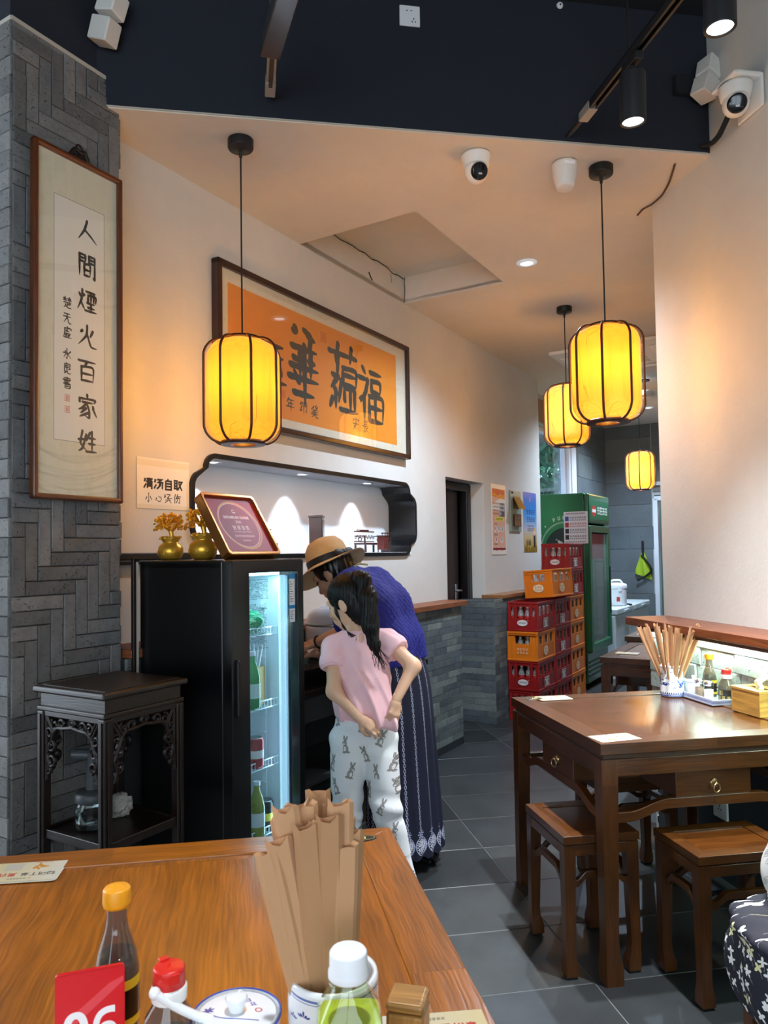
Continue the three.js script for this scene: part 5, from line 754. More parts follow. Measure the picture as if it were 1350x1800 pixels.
{
  const t = thing('chest_freezer', 'low white chest freezer beside the green fridge', 'freezer', AV(-2.31, 0, 9.3), -TH), m = phy('#cdd8dc', 0.3), W = 0.6, L = 1.78;
  part(t, 'cabinet', rb(W, 0.6, L, 0.015, 0, 0.35, 0), m); part(t, 'kick', rb(W - 0.04, 0.06, L - 0.04, 0.004, 0, 0.032, 0), MP.black);
  for (const z of [-0.45, 0.45]) { const l = part(t, 'lid', rb(W + 0.02, 0.07, L / 2 - 0.012, 0.016, 0.01, 0.688, z), m); part(l, 'lid_handle', rb(0.02, 0.03, 0.2, 0.006, W / 2 + 0.026, 0.68, z), std('#aebabf', 0.4)); }
  part(t, 'vent', join(...[0, 1, 2, 3, 4, 5].map((i) => box(0.004, 0.012, 0.22, W / 2 + 0.001, 0.12 + i * 0.022, 0.66))), std('#4f8a68', 0.5));
  const c = thing('rice_cooker', 'white rice cooker with a red print on the chest freezer', 'rice cooker', AV(-2.13, 0.7235, 9.0), -TH + 0.6), w = phy('#e9ecee', 0.25);
  c.scale.set(0.78, 1, 0.78); part(c, 'body', lathe([[0, 0], [0.13, 0], [0.142, 0.012], [0.146, 0.19], [0.15, 0.2]], 36), w); part(c, 'lid', lathe([[0.152, 0.2], [0.154, 0.235], [0.14, 0.252], [0.05, 0.266], [0, 0.268]], 36), w); part(c, 'handle', tube([[-0.1, 0.25, 0], [-0.06, 0.29, 0], [0.06, 0.29, 0], [0.1, 0.25, 0]], 0.012, 20, 8), w); part(c, 'clasp', rb(0.05, 0.06, 0.02, 0.006, 0, 0.2, 0.15), w); part(c, 'print', rb(0.05, 0.05, 0.004, 0.001, -0.03, 0.08, 0.143), std('#b8432f', 0.5)); part(c, 'cord', tube([[0.12, 0.02, -0.06], [0.18, 0.012, -0.04], [0.22, 0.008, 0.02], [0.16, 0.007, 0.1]], 0.009, 20, 6), MP.black);
  const pts = []; const g = new THREE.PlaneGeometry(0.24, 0.34, 12, 16), p = g.attributes.position; for (let i = 0; i < p.count; i++) { const v = (p.getY(i) + 0.17) / 0.34, k = 0.12 + 0.95 * Math.pow(Math.max(0, 1 - v), 0.8); p.setX(i, p.getX(i) * k * 0.9); p.setZ(i, 0.018 * Math.sin(p.getX(i) * 60 + v * 2) * (1 - v) + 0.02); p.setY(i, p.getY(i) - 0.05 * (p.getX(i) / 0.12) * (1 - v)); } g.computeVertexNormals();
  const cl = thing('cleaning_cloth', 'lime green cloth with a dark edge hanging on the tiled wall', 'cloth', AV(-2.16, 1.2, 10.69), -TH); part(cl, 'cloth', g, std('#9aba2c', 0.9, { side: THREE.DoubleSide }), [0, -0.03, 0]); part(cl, 'loop', rb(0.03, 0.24, 0.02, 0.006, 0, 0.17, 0.018), MP.black); part(cl, 'edge', tube([[-0.02, 0.1, 0.03], [0.055, 0.0, 0.03], [0.11, -0.11, 0.03], [0.03, -0.19, 0.035], [-0.08, -0.25, 0.035]], 0.014, 30, 6), MP.black);
}
// kitchen glimpsed through the far doorway
{
  const t = thing('kitchen_rack', 'steel rack of kitchen ware seen through the far doorway', 'rack', AV(-1.45, 0, 11.6), -TH); for (const x of [-0.36, 0.36]) for (const z of [-0.25, 0.25]) part(t, 'post', rod([x, 0, z], [x, 1.9, z], 0.016, 8), MP.steel); for (const y of [0.35, 0.8, 1.2, 1.55]) part(t, 'shelf', box(0.76, 0.02, 0.52, 0, y, 0), MP.steel);
  const bowl = lathe([[0.0, 0.004], [0.05, 0], [0.1, 0.05], [0.13, 0.1], [0.125, 0.1], [0.09, 0.05], [0, 0.02]], 24), mk = (n, l, g, m, x, y, z) => solo(n, l, n.split('_').pop(), g, m, AV(-1.45 + x, y, 11.6 - z), -TH);
  mk('steel_bowl', 'upturned pale bowl on the top shelf of the kitchen rack', at(bowl.clone(), 0, 0.1, 0, Math.PI, 0, 0), std('#bfe3e6', 0.3), -0.2, 1.562, 0.1); mk('plastic_tub', 'white plastic tub on the third shelf of the kitchen rack', rb(0.26, 0.2, 0.3, 0.02, 0, 0.1, 0), std('#d6eef2', 0.4), -0.18, 1.212, 0.05); mk('storage_box', 'pale blue storage box on the second shelf of the kitchen rack', rb(0.3, 0.22, 0.3, 0.02, 0, 0.11, 0), std('#a9dbe6', 0.4), -0.16, 0.812, 0.05); mk('red_basin', 'red basin low on the kitchen rack', lathe([[0, 0], [0.12, 0], [0.16, 0.14], [0.15, 0.14], [0.11, 0.01]], 24), std('#8e1420', 0.4), -0.16, 0.362, 0.05); mk('grey_bin', 'grey plastic bin on the floor of the kitchen doorway', lathe([[0, 0], [0.15, 0], [0.18, 0.6], [0.2, 0.62], [0.17, 0.62], [0.14, 0.02]], 24), std('#8a9a9c', 0.5), -0.2, 0, 0.6);
  const cu = new THREE.PlaneGeometry(1.0, 0.75, 30, 14), p = cu.attributes.position; for (let i = 0; i < p.count; i++) { const u = p.getX(i) / 0.5, v = (0.375 - p.getY(i)) / 0.75; p.setY(i, 0.375 - v * 0.75 * (0.35 + 0.65 * Math.pow(1 - Math.abs(u + 0.0), 0.0) * Math.min(1, 0.35 + (u + 1) * 0.9))); p.setZ(i, 0.03 * Math.sin(u * 14)); } cu.computeVertexNormals();
  solo('door_curtain', 'red half curtain hanging in the far kitchen doorway', 'curtain', cu, std('#8c1d25', 0.85, { side: THREE.DoubleSide }), AV(-1.42, 1.62, 10.9), -TH);
  struct('wall_kitchen', join(box(4, 3.3, 0.1, -0.9, 1.65, -13.2), box(0.1, 3.3, 2.4, -2.7, 1.65, -12.0)), std('#9fb4b8', 0.6), null, -TH); const L = new THREE.RectAreaLight('#d8fbff', LI.kitchen, 0.9, 0.9); L.position.copy(AV(-1.2, 3.0, 11.7)); L.rotation.x = -Math.PI / 2; L.name = 'kitchen_lamp'; scene.add(L);
  const k = thing('kitchen_lamp', 'square kitchen ceiling lamp beyond the far doorway', 'ceiling light', AV(-1.2, 3.03, 11.7), 0); part(k, 'panel', rb(0.95, 0.04, 0.95, 0.01, 0, 0.02, 0), glow('#e6fdff', 1.2));
}
// socket under the brown table
{
  const k = thing('wall_socket', 'white wall socket low on the dark wall under the brown table', 'socket', [1.9555, 0.31, -2.874], -Math.PI / 2); part(k, 'plate', rb(0.092, 0.12, 0.01, 0.004, 0, 0, 0.005), std('#cfd2d4', 0.4)); part(k, 'slot', join(box(0.003, 0.009, 0.002, 0, -0.008, 0.0105), at(box(0.003, 0.008, 0.002), -0.009, -0.022, 0.0105, 0, 0, -0.6), at(box(0.003, 0.008, 0.002), 0.009, -0.022, 0.0105, 0, 0, 0.6)), MP.black);
}
// outside the back window: a broad-leaved tree and the underside of an awning
{
  const r = rng(505), t = thing('street_tree', 'leafy green tree outside the back window', 'tree', AV(-4.9, -1.2, 14.2), 0), lv = [], leaf = (() => { const g = new THREE.PlaneGeometry(0.12, 0.24, 1, 2), p = g.attributes.position; for (let i = 0; i < p.count; i++) { if (Math.abs(p.getY(i)) > 0.1) p.setX(i, p.getX(i) * 0.2); p.setZ(i, -Math.abs(p.getX(i)) * 0.4); } g.computeVertexNormals(); return g; })(), N = 16000;
  const im = new THREE.InstancedMesh(leaf, std('#a8d8b8', 0.55, { side: THREE.DoubleSide }), N), M = new THREE.Matrix4(), q = new THREE.Quaternion(), e = new THREE.Euler(), col = new THREE.Color(); const bl = Array.from({ length: 16 }, () => [(r() - 0.5) * 4.2, 2.0 + r() * 2.3, (r() - 0.5) * 4.2, 0.7 + r() * 0.6]);
  for (let i = 0; i < N; i++) { const b = bl[i % 16], d = V3(r() - 0.5, r() - 0.5, r() - 0.5).normalize().multiplyScalar(b[3] * (0.75 + 0.3 * r())); e.set(r() * 6, r() * 6, r() * 6); q.setFromEuler(e); M.compose(V3(b[0], b[1], b[2]).add(d), q, V3(1, 1, 1).multiplyScalar(0.45 + r() * 0.45)); im.setMatrixAt(i, M); col.setHSL(0.36 + r() * 0.08, 0.25 + r() * 0.2, 0.55 + r() * 0.3); im.setColorAt(i, col); }
  im.name = 'foliage'; im.userData.kind = 'stuff'; shade(im); t.add(im); part(t, 'trunk', rod([0, 0, 0], [0.1, 2.6, 0], 0.16, 10, 0.1), std('#5b4a3a', 0.9));
  const a = struct('exterior_awning', box(2.2, 0.05, 4, -3.95, 3.15, -8.6), std('#9fb2cc', 0.8), null, -TH); for (let i = 0; i < 5; i++) part(a, 'slat', box(2.2, 0.06, 0.05, -3.95, 3.1, -6.8 - i * 0.85), std('#6f7f96', 0.8)); part(a, 'fascia', box(0.06, 0.3, 4, -5.05, 3.05, -8.6), std('#8296b2', 0.8));
  struct('ground_outside', box(14, 0.1, 18, -10.2, -0.2, -12), std('#8b8d8c', 0.9), null, -TH);
}
// ---------- things on the two tables ----------
const TT = 0.7555, porcelain = phy('#eef1f4', 0.14, { clearcoat: 0.6 }), kraft = std('#c0936a', 0.8, { bumpMap: plasterBump, bumpScale: 0.0003, side: THREE.DoubleSide }), kraft2 = std('#b1855d', 0.8, { side: THREE.DoubleSide }), bamboo = woods('#d79c53', 0.4, 0.2);
const dragonT = ctex(1024, 512, (g, W, H) => {
  g.fillStyle = '#eef1f5'; g.fillRect(0, 0, W, H); g.fillStyle = '#5f79b5'; g.fillRect(0, 14, W, 12); g.fillRect(0, 34, W, 4); g.fillStyle = '#27408f'; const r = rng(71);
  for (let i = 0; i < 34; i++) { const x = i * 30.2; g.beginPath(); g.moveTo(x, H); g.quadraticCurveTo(x + 4, H - 62, x + 15, H - 74); g.quadraticCurveTo(x + 26, H - 62, x + 30, H); g.fill(); g.fillStyle = '#eef1f5'; g.beginPath(); g.arc(x + 15, H - 26, 7, 0, 7); g.fill(); g.fillStyle = '#27408f'; }
  const blot = (x, y, s) => { for (let k = 0; k < 5; k++) { g.beginPath(); g.ellipse(x + (k - 2) * s * 0.34, y - Math.abs(k - 2) * -s * 0.14 - (k === 2 ? s * 0.2 : 0), s * 0.15, s * (k === 2 ? 0.42 : 0.3), (k - 2) * 0.5, 0, 7); g.fill(); } g.fillRect(x - s * 0.6, y + s * 0.28, s * 1.2, s * 0.12); };
  for (let i = 0; i < 26; i++) blot((i * 83) % W, 90 + ((i * 67) % 300), 22 + r() * 12);
  for (const ox of [40, 552]) { const P = []; for (let i = 0; i <= 60; i++) { const t = i / 60; P.push([ox + 60 + 300 * t + 20 * Math.sin(t * 20), 240 + 110 * Math.sin(t * 8.5) * (1 - 0.3 * t)]); } P.forEach(([x, y], i) => { const s = 10 + 22 * Math.sin(Math.PI * Math.min(1, i / 50)); g.fillStyle = i % 3 ? '#2b4698' : '#7f95cc'; g.beginPath(); g.arc(x, y, s, 0, 7); g.fill(); if (i % 5 === 0) { g.fillStyle = '#2b4698'; g.beginPath(); g.moveTo(x, y - s); g.lineTo(x + 14, y - s - 18); g.lineTo(x + 20, y - s + 6); g.fill(); } }); const [hx, hy] = P[60]; g.fillStyle = '#23397f'; g.beginPath(); g.ellipse(hx + 16, hy, 42, 28, 0.3, 0, 7); g.fill(); g.fillStyle = '#eef1f5'; g.beginPath(); g.arc(hx + 22, hy - 8, 7, 0, 7); g.fill(); g.strokeStyle = '#23397f'; g.lineWidth = 5; for (const a of [-0.6, -0.2, 0.3]) { g.beginPath(); g.moveTo(hx + 30, hy); g.quadraticCurveTo(hx + 70, hy + a * 60, hx + 96, hy + a * 120); g.stroke(); } }
});
const dragonM = phy('#ffffff', 0.14, { map: dragonT, clearcoat: 0.6 });
function chopCup(label, x, f, R, H, turn) {
  const t = thing('chopstick_cup', label, 'cup', [x, TT, -f], turn, 'blue and white chopstick cups');
  part(t, 'body', cyl(R, R, H - 0.006, 0, 0.003, 0, 56).toNonIndexed(), dragonM).geometry = (() => { const g = new THREE.CylinderGeometry(R, R, H - 0.006, 56, 1, true); g.translate(0, H / 2, 0); return g; })();
  part(t, 'lip', lathe([[R, H - 0.004], [R - 0.001, H + 0.001], [R - 0.004, H + 0.002], [R - 0.0075, H], [R - 0.008, 0.01], [0, 0.008]], 56), porcelain);
  part(t, 'foot_ring', lathe([[0, 0.003], [R - 0.006, 0.0], [R - 0.001, 0.001], [R, 0.005]], 56), porcelain); return t;
}
// folded paper chopstick sleeve: a flattened tube whose top edge is nipped to points
function sleeveGeo(L, w, d, r) {
  const cs = [[-w / 2, 0], [-w * 0.32, d * 0.5], [0, d * 0.32], [w * 0.32, d * 0.5], [w / 2, 0], [w * 0.32, -d * 0.5], [0, -d * 0.4], [-w * 0.32, -d * 0.5]], rows = [0, 0.3, 0.6, 0.85, 0.95, 1], p = [], idx = [], n = cs.length, k0 = r() * 0.5;
  rows.forEach((v, j) => cs.forEach(([x, z], i) => { const fl = 0.62 + 0.46 * Math.min(1, v * 1.6) + 0.08 * Math.max(0, v - 0.6), top = v === 1 ? 0.007 * (Math.abs(x) / (w / 2) - 0.45) + 0.0035 * Math.sin(i * 2.2 + k0 * 8) : 0; p.push(x * fl, v * L + top, z * (0.75 + 0.5 * v) + 0.002 * Math.sin(v * 5 + k0 * 9)); }));
  for (let j = 0; j < rows.length - 1; j++) for (let i = 0; i < n; i++) { const a = j * n + i, b = j * n + (i + 1) % n, c = a + n, e = b + n; idx.push(a, b, c, b, e, c); }
  for (const [j, dy] of [[rows.length - 1, -0.018]]) { const c = p.length / 3; p.push(0, L + dy, 0); for (let i = 0; i < n; i++) idx.push(j * n + i, j * n + (i + 1) % n, c); }
  const g = new THREE.BufferGeometry(); g.setAttribute('position', new THREE.Float32BufferAttribute(p, 3)); g.setIndex(idx); g.computeVertexNormals(); return muv(toCreasedNormals(g, 0.5), 'y');
}
function sleeves(label, group, x, f, R, list, L, w, seed, labels) {
  const r = rng(seed), gs = [0, 1, 2, 3].map(() => sleeveGeo(L, w, 0.009, r)); let first = null;
  list.forEach(([a, rad, lean, len, tw], i) => {
    let t; if (!first) { t = first = thing('chopstick_sleeve', labels ? labels[i] : label, 'chopstick sleeve', null, 0, group); part(t, 'paper', gs[0], kraft); } else { t = dup(first, null, 0, labels && labels[i]); t.children[0].geometry = gs[i % 4]; t.children[0].material = i % 3 ? kraft : kraft2; }
    const bx = rad * 0.45 * R * Math.sin(a), bz = rad * 0.45 * R * Math.cos(a), up = V3(Math.sin(a) * lean, 1, Math.cos(a) * lean).normalize();
    t.position.set(x + bx, TT + 0.0125, -f + bz); t.quaternion.setFromUnitVectors(V3(0, 1, 0), up).multiply(new THREE.Quaternion().setFromAxisAngle(V3(0, 1, 0), tw)); t.scale.y = len;
  });
}
chopCup('large blue and white porcelain chopstick cup on the foreground table', 0.101, 0.9, 0.0535, 0.122, 2.6);
{ // the near cup leans its sleeves to the left and back
  const L = [], nth = ['first', 'second', 'third', 'fourth', 'fifth', 'sixth', 'seventh', 'eighth', 'ninth', 'tenth', 'eleventh']; const S = [[-0.165, 0.06, 0], [-0.13, 0.062, 0.1], [-0.1, 0.03, -0.15], [-0.06, 0.06, 0.12], [-0.05, 0.0, 0.0], [-0.02, 0.03, 0.2], [-0.01, 0.055, 0.05], [0.012, 0.02, -0.1], [0.024, 0.045, 0.1], [0.036, 0.02, 0.0], [-0.11, -0.02, 0.25], [-0.07, -0.04, 0.1], [-0.02, -0.05, -0.1], [0.012, -0.04, 0.15], [0.026, -0.03, -0.05], [-0.04, 0.02, 0.3]];
  S.forEach(([lx, lz, tw], i) => { const a = Math.atan2(lx, lz), m = Math.hypot(lx, lz); L.push([a, 0.35 + m * 3.2, m * 1.3, 0.96 + 0.07 * ((i * 7) % 5) / 4 - (lx > 0.02 ? 0.1 : 0) - (lz > 0.05 && lx < -0.1 ? 0.06 : 0), tw - a + (lz < 0 ? Math.PI : 0) + a]); });
  sleeves('folded brown paper chopstick sleeve standing in the cup on the foreground table', 'paper chopstick sleeves in the near cup', 0.101, 0.9, 0.05, L, 0.302, 0.028, 81, S.map((q) => `brown paper chopstick sleeve, ${nth[S.filter((o) => (o[1] > 0.015) === (q[1] > 0.015) && o[0] < q[0]).length]} from the left in the ${q[1] > 0.015 ? 'front' : 'back'} row of the near cup`));
}
chopCup('blue and white dragon chopstick cup at the back of the brown table', 1.778, 2.925, 0.048, 0.128, -0.7);
{ const L = [], r = rng(9); for (let i = 0; i < 22; i++) { const a = i * 2.4, m = 0.12 + 0.3 * Math.sqrt((i + 0.5) / 22); L.push([a, m * 2.1, m, 0.9 + 0.12 * r(), r() * 3]); } sleeves('brown paper chopstick sleeve fanned out in the dragon cup', 'paper chopstick sleeves in the far cup', 1.778, 2.925, 0.046, L, 0.3, 0.02, 82); }

const soyGlass = phy('#b9aa98', 0.05, { transmission: 0.85, thickness: 0 }), soyInk = phy('#1b0c08', 0.1), yellowP = std('#e79a12', 0.4), redP2 = std('#d8231c', 0.35), yellowL = std('#e9c21a', 0.5);
function soyBottle(label, x, f, s = 1) {
  const t = thing('soy_bottle', label, 'bottle', [x, TT, -f], 0); t.scale.setScalar(s);
  part(t, 'glass', lathe([[0, 0.001], [0.024, 0.0], [0.0275, 0.006], [0.0275, 0.085], [0.024, 0.105], [0.0145, 0.135], [0.0125, 0.15], [0.0125, 0.172]], 36), soyGlass);
  part(t, 'sauce', lathe([[0, 0.003], [0.0255, 0.005], [0.0262, 0.085], [0.0225, 0.104], [0.0, 0.104]], 32), soyInk);
  part(t, 'label', lathe([[0.0278, 0.02], [0.0278, 0.078]], 36), yellowL); part(t, 'label_print', lathe([[0.028, 0.03], [0.028, 0.066]], 36), soyInk);
  part(t, 'cap', lathe([[0.0, 0.19], [0.007, 0.19], [0.0085, 0.187], [0.0155, 0.187], [0.0175, 0.184], [0.018, 0.168], [0.0165, 0.163], [0.0125, 0.163]], 36), yellowP); return t;
}
soyBottle('dark soy bottle with a yellow cap beside the red number sign', -0.165, 1.03, 1); soyBottle('dark soy bottle with a yellow cap on the condiment tray', 1.895, 2.84, 0.97);
function redCap(label, x, f, turn, dark = true) {
  const t = thing('sauce_dispenser', label, 'bottle', [x, TT, -f], turn);
  part(t, 'glass', lathe([[0, 0.001], [0.026, 0], [0.031, 0.006], [0.031, 0.055], [0.028, 0.075], [0.017, 0.092], [0.0165, 0.1]], 36), soyGlass); part(t, 'sauce', lathe([[0, 0.003], [0.028, 0.006], [0.0295, 0.05], [0.0, 0.05]], 32), soyInk);
  const lt = ctex(256, 128, (g, W, H) => { g.fillStyle = '#17110d'; g.fillRect(0, 0, W, H); g.strokeStyle = '#c9a649'; g.lineWidth = 4; g.strokeRect(60, 14, 46, 40); const r = rng(14); small(g, 66, 20, 30, r, 1); for (let i = 0; i < 3; i++) small(g, 40 + i * 60, 70, 40, r, 1); }); part(t, 'label', new THREE.CylinderGeometry(0.0313, 0.0313, 0.045, 36, 1, true, -1.3, 2.6).translate(0, 0.03, 0), std('#fff', 0.4, { map: lt }));
  part(t, 'collar', lathe([[0.0165, 0.094], [0.0205, 0.095], [0.021, 0.108], [0.0185, 0.111], [0.016, 0.111]], 32), std('#eff0ee', 0.4));
  const c = part(t, 'cap', lathe([[0, 0.133], [0.016, 0.1325], [0.0185, 0.13], [0.019, 0.111], [0, 0.111]], 32), redP2); part(c, 'flip_tab', join(rb(0.012, 0.004, 0.008, 0.0015, 0, 0.133, -0.016), rb(0.01, 0.012, 0.003, 0.001, 0, 0.124, 0.0185), cyl(0.002, 0.002, 0.003, 0, 0.1325, 0)), redP2); return t;
}
redCap('squat sauce bottle with a red flip cap in front of the sugar bowl', -0.09, 0.93, 0.5); redCap('squat sauce bottle with a red cap at the near end of the tray', 1.905, 2.745, -0.9);
function sugarBowl(label, x, f, R, H, spoonA) {
  const t = thing('sugar_bowl', label, 'bowl', [x, TT, -f], 0.3); const blue = std('#3149a8', 0.3);
  part(t, 'bowl', lathe([[0, 0.002], [R * 0.7, 0], [R * 0.78, 0.004], [R * 0.92, H * 0.45], [R, H], [R - 0.003, H + 0.001], [R * 0.86, H * 0.5], [0, H * 0.3]], 48), porcelain); part(t, 'rim_line', new THREE.TorusGeometry(R - 0.0005, 0.0013, 8, 56).rotateX(Math.PI / 2).translate(0, H + 0.0005, 0), blue);
  const lt = ctex(256, 256, (g, W) => { g.fillStyle = '#eef1f4'; g.fillRect(0, 0, W, W); g.strokeStyle = '#39479f'; g.fillStyle = '#39479f'; g.lineWidth = 4; g.beginPath(); g.moveTo(50, 90); g.bezierCurveTo(60, 150, 120, 170, 180, 200); g.stroke(); for (let i = 0; i < 7; i++) { g.beginPath(); g.ellipse(48 + Math.cos(i * 0.9) * 12, 74 + Math.sin(i * 0.9) * 10, 10, 4, i * 0.9, 0, 7); g.fill(); } const r = rng(2); g.strokeStyle = '#39479f'; small(g, 168, 70, 26, r, 1); small(g, 178, 100, 24, r, 1); g.strokeStyle = '#c8463c'; g.lineWidth = 4; g.beginPath(); g.arc(196, 150, 10, 0, 7); g.stroke(); });
  const d = new THREE.CircleGeometry(R * 0.88, 40).rotateX(-Math.PI / 2), p = d.attributes.position; for (let i = 0; i < p.count; i++) p.setY(i, H + 0.006 - 0.006 * (p.getX(i) ** 2 + p.getZ(i) ** 2) / (R * R * 0.77)); d.computeVertexNormals();
  const l = part(t, 'lid', d, phy('#fff', 0.14, { map: lt, clearcoat: 0.5 })); part(l, 'knob', lathe([[0, H + 0.024], [R * 0.2, H + 0.023], [R * 0.25, H + 0.019], [R * 0.2, H + 0.012], [R * 0.17, H + 0.005]], 28), porcelain);
  if (spoonA !== undefined) { const s = new THREE.Group(); s.name = 'spoon'; s.rotation.y = spoonA; t.add(s); part(s, 'handle', tube([[R * 0.55, H + 0.0, 0], [R * 0.9, H + 0.008, 0], [R * 1.3, H + 0.022, 0], [R * 1.75, H + 0.042, 0]], 0.0052, 26, 10).scale(1, 1, 1.3), porcelain); part(s, 'tip', new THREE.SphereGeometry(0.007, 14, 10), porcelain, [R * 1.76, H + 0.042, 0]); }
  return t;
}
sugarBowl('white lidded sugar bowl with a blue flower and a spoon on the foreground table', -0.012, 0.925, 0.053, 0.07, Math.PI - 0.15); sugarBowl('white lidded bowl with a spoon on the tray by the dragon cup', 1.868, 2.905, 0.045, 0.06, 2.5);
{ // number sign
  const t = thing('number_sign', 'red acrylic table number sign reading 06', 'sign', [-0.178, TT, -0.925], 0.18), tex = ctex(256, 460, (g, W, H) => { g.fillStyle = '#d40f1c'; g.fillRect(0, 0, W, H); g.fillStyle = '#e2444c'; g.beginPath(); g.moveTo(20, 190); g.lineTo(200, 60); g.lineTo(256, 40); g.lineTo(256, 60); g.lineTo(60, 210); g.fill(); g.fillStyle = '#f4f2f2'; g.font = 'bold 225px sans-serif'; g.textAlign = 'center'; g.fillText('06', W / 2, 312, 222); });
  const l = part(t, 'panel', extr(shp(rrPts(-0.038, 0.006, 0.038, 0.137, 0.004)), 0.005), phy('#cf0f1b', 0.15)); l.rotation.x = -0.06; part(l, 'print', new THREE.PlaneGeometry(0.073, 0.128), std('#fff', 0.2, { map: tex }), [0, 0.0715, 0.0056]); part(t, 'foot', rb(0.076, 0.006, 0.05, 0.002, 0, 0.003, 0.0), phy('#c40d19', 0.15));
}
{ // juice bottle
  const t = thing('juice_bottle', 'clear plastic bottle of green juice with a white cap', 'bottle', [0.105, TT, -0.79], -0.1), pet = phy('#f2f7ee', 0.04, { transmission: 1, thickness: 0 });
  const sq = (pts, e, sc = 1) => { const g = lathe(pts, 64), p = g.attributes.position; for (let i = 0; i < p.count; i++) { const x = p.getX(i), z = p.getZ(i), rr = Math.hypot(x, z); if (rr < 1e-4) continue; const a = Math.atan2(z, x), k = 1 / Math.pow(Math.pow(Math.abs(Math.cos(a)), e) + Math.pow(Math.abs(Math.sin(a)), e), 1 / e), y = p.getY(i), w = y < 0.135 ? 1 : Math.max(0, 1 - (y - 0.135) / 0.03), q = (1 + (k - 1) * w) * sc; p.setX(i, x * q); p.setZ(i, z * q); } g.computeVertexNormals(); return g; };
  part(t, 'bottle', sq([[0, 0.003], [0.03, 0], [0.034, 0.006], [0.034, 0.128], [0.0335, 0.138], [0.0185, 0.168], [0.018, 0.176]], 7), pet); part(t, 'juice', sq([[0, 0.004], [0.031, 0.004], [0.033, 0.008], [0.033, 0.128], [0.0325, 0.1335], [0, 0.1335]], 7), phy('#b7c83a', 0.12));
  part(t, 'cap', lathe([[0, 0.203], [0.0175, 0.203], [0.0198, 0.2], [0.0202, 0.184], [0.0215, 0.182], [0.0215, 0.176], [0.019, 0.174], [0, 0.176]], 40), std('#eef1f4', 0.35)); part(t, 'neck_ring', new THREE.TorusGeometry(0.0195, 0.002, 8, 32).rotateX(Math.PI / 2).translate(0, 0.171, 0), pet);
  const lt = ctex(512, 512, (g, W, H) => { g.fillStyle = '#efe48c'; g.fillRect(0, 0, W, H); g.fillStyle = '#f3f6f8'; g.fillRect(262, 0, 250, H); g.fillStyle = '#222a18'; g.font = 'bold 150px sans-serif'; g.save(); g.scale(0.72, 1); g.fillText('NFC', 14, 190); g.restore(); g.strokeStyle = '#222a18'; const r = rng(33); for (let i = 0; i < 4; i++) small(g, 218, 20 + i * 44, 34, r, 1); g.strokeStyle = '#2b7a5a'; writeAll(g, '味全每日', 278, 40, 62, 8, 0, 54, 0, 0.8); g.strokeStyle = '#d5392e'; g.lineWidth = 7; g.beginPath(); g.arc(400, 80, 46, 1.2, 4.4); g.stroke(); g.fillStyle = '#8fae2a'; g.beginPath(); g.ellipse(256, 380, 130, 80, 0, 0, 7); g.fill(); });
  part(t, 'label', new THREE.PlaneGeometry(0.058, 0.075), std('#fff', 0.35, { map: lt }), [0, 0.088, 0.0352]);
}
{ const t = thing('toothpick_box', 'small upright bamboo box on the foreground table', 'wooden box', [0.187, TT, -0.882], -0.42); part(t, 'body', rb(0.044, 0.084, 0.044, 0.004, 0, 0.042, 0, 'y'), bamboo); part(t, 'lid', rb(0.045, 0.012, 0.045, 0.005, 0, 0.091, 0, 'x', 3), woods('#e0a75c', 0.35, 0.2)); }
const cardT = (mir) => ctex(420, 260, (g, W, H) => { g.fillStyle = '#ece5cf'; g.fillRect(0, 0, W, H); const gr = g.createLinearGradient(0, 0, W, 0); gr.addColorStop(0, '#f1efe8'); gr.addColorStop(1, '#eedfae'); g.fillStyle = gr; g.fillRect(0, 0, W, H); g.fillStyle = '#e9a52b'; g.beginPath(); g.ellipse(150, 40, 9, 6, 0, 0, 7); g.fill(); const r = rng(55); g.strokeStyle = '#4a4640'; small(g, 168, 30, 16, r, 6, 17); g.strokeStyle = '#333'; writeAll(g, '扫码下单', 24, 70, 44, 5, 0, 48, 0); g.strokeStyle = '#cf2d22'; writeAll(g, '更优惠', 236, 70, 46, 6, 0, 50, 0); g.fillStyle = '#e8a33a'; for (let i = 0; i < 8; i++) { g.beginPath(); g.ellipse(110 + (i % 4) * 16, 190 + (i % 3) * 14 - (i > 3 ? 20 : 0), 26, 8, i * 0.7, 0, 7); g.fill(); } g.fillStyle = '#d9d6cf'; g.fillRect(230, 150, 96, 92); g.fillStyle = '#c8882e'; small(g, 80, 244, 10, r, 8, 12); });
const cardTex = cardT();
const card = (label, x, f, turn, w = 0.15, d = 0.095) => { const o = solo('order_card', label, 'card', extr(shp(rrPts(-w / 2, -d / 2, w / 2, d / 2, 0.008)), 0.0012).rotateX(-Math.PI / 2), std('#d9d1bb', 0.5), [x, TT, -f], turn); part(o, 'print', new THREE.PlaneGeometry(w - 0.004, d - 0.004).rotateX(-Math.PI / 2), std('#d8d4c8', 0.5, { map: cardTex }), [0, 0.0018, 0]); return o; };
card('cream order card stuck upside down at the far left of the foreground table', -0.43, 1.583, Math.PI - 0.05); card('cream order card in the near right corner of the foreground table', 0.235, 0.95, -0.06); card('cream order card on the near corner of the brown table', 1.195, 2.31, 0.12, 0.15, 0.09); card('cream order card on the far left corner of the brown table', 1.275, 2.985, Math.PI, 0.14, 0.085); card('small order card on the dark table behind the right wall', ...(() => { const v = AV(-1.04, 0, 4.62); return [v.x, -v.z]; })(), Math.PI - 0.7, 0.13, 0.085); card('pale order card on the furthest dark table', ...(() => { const v = AV(-1.13, 0, 5.7); return [v.x, -v.z]; })(), Math.PI - 0.7, 0.16, 0.09);
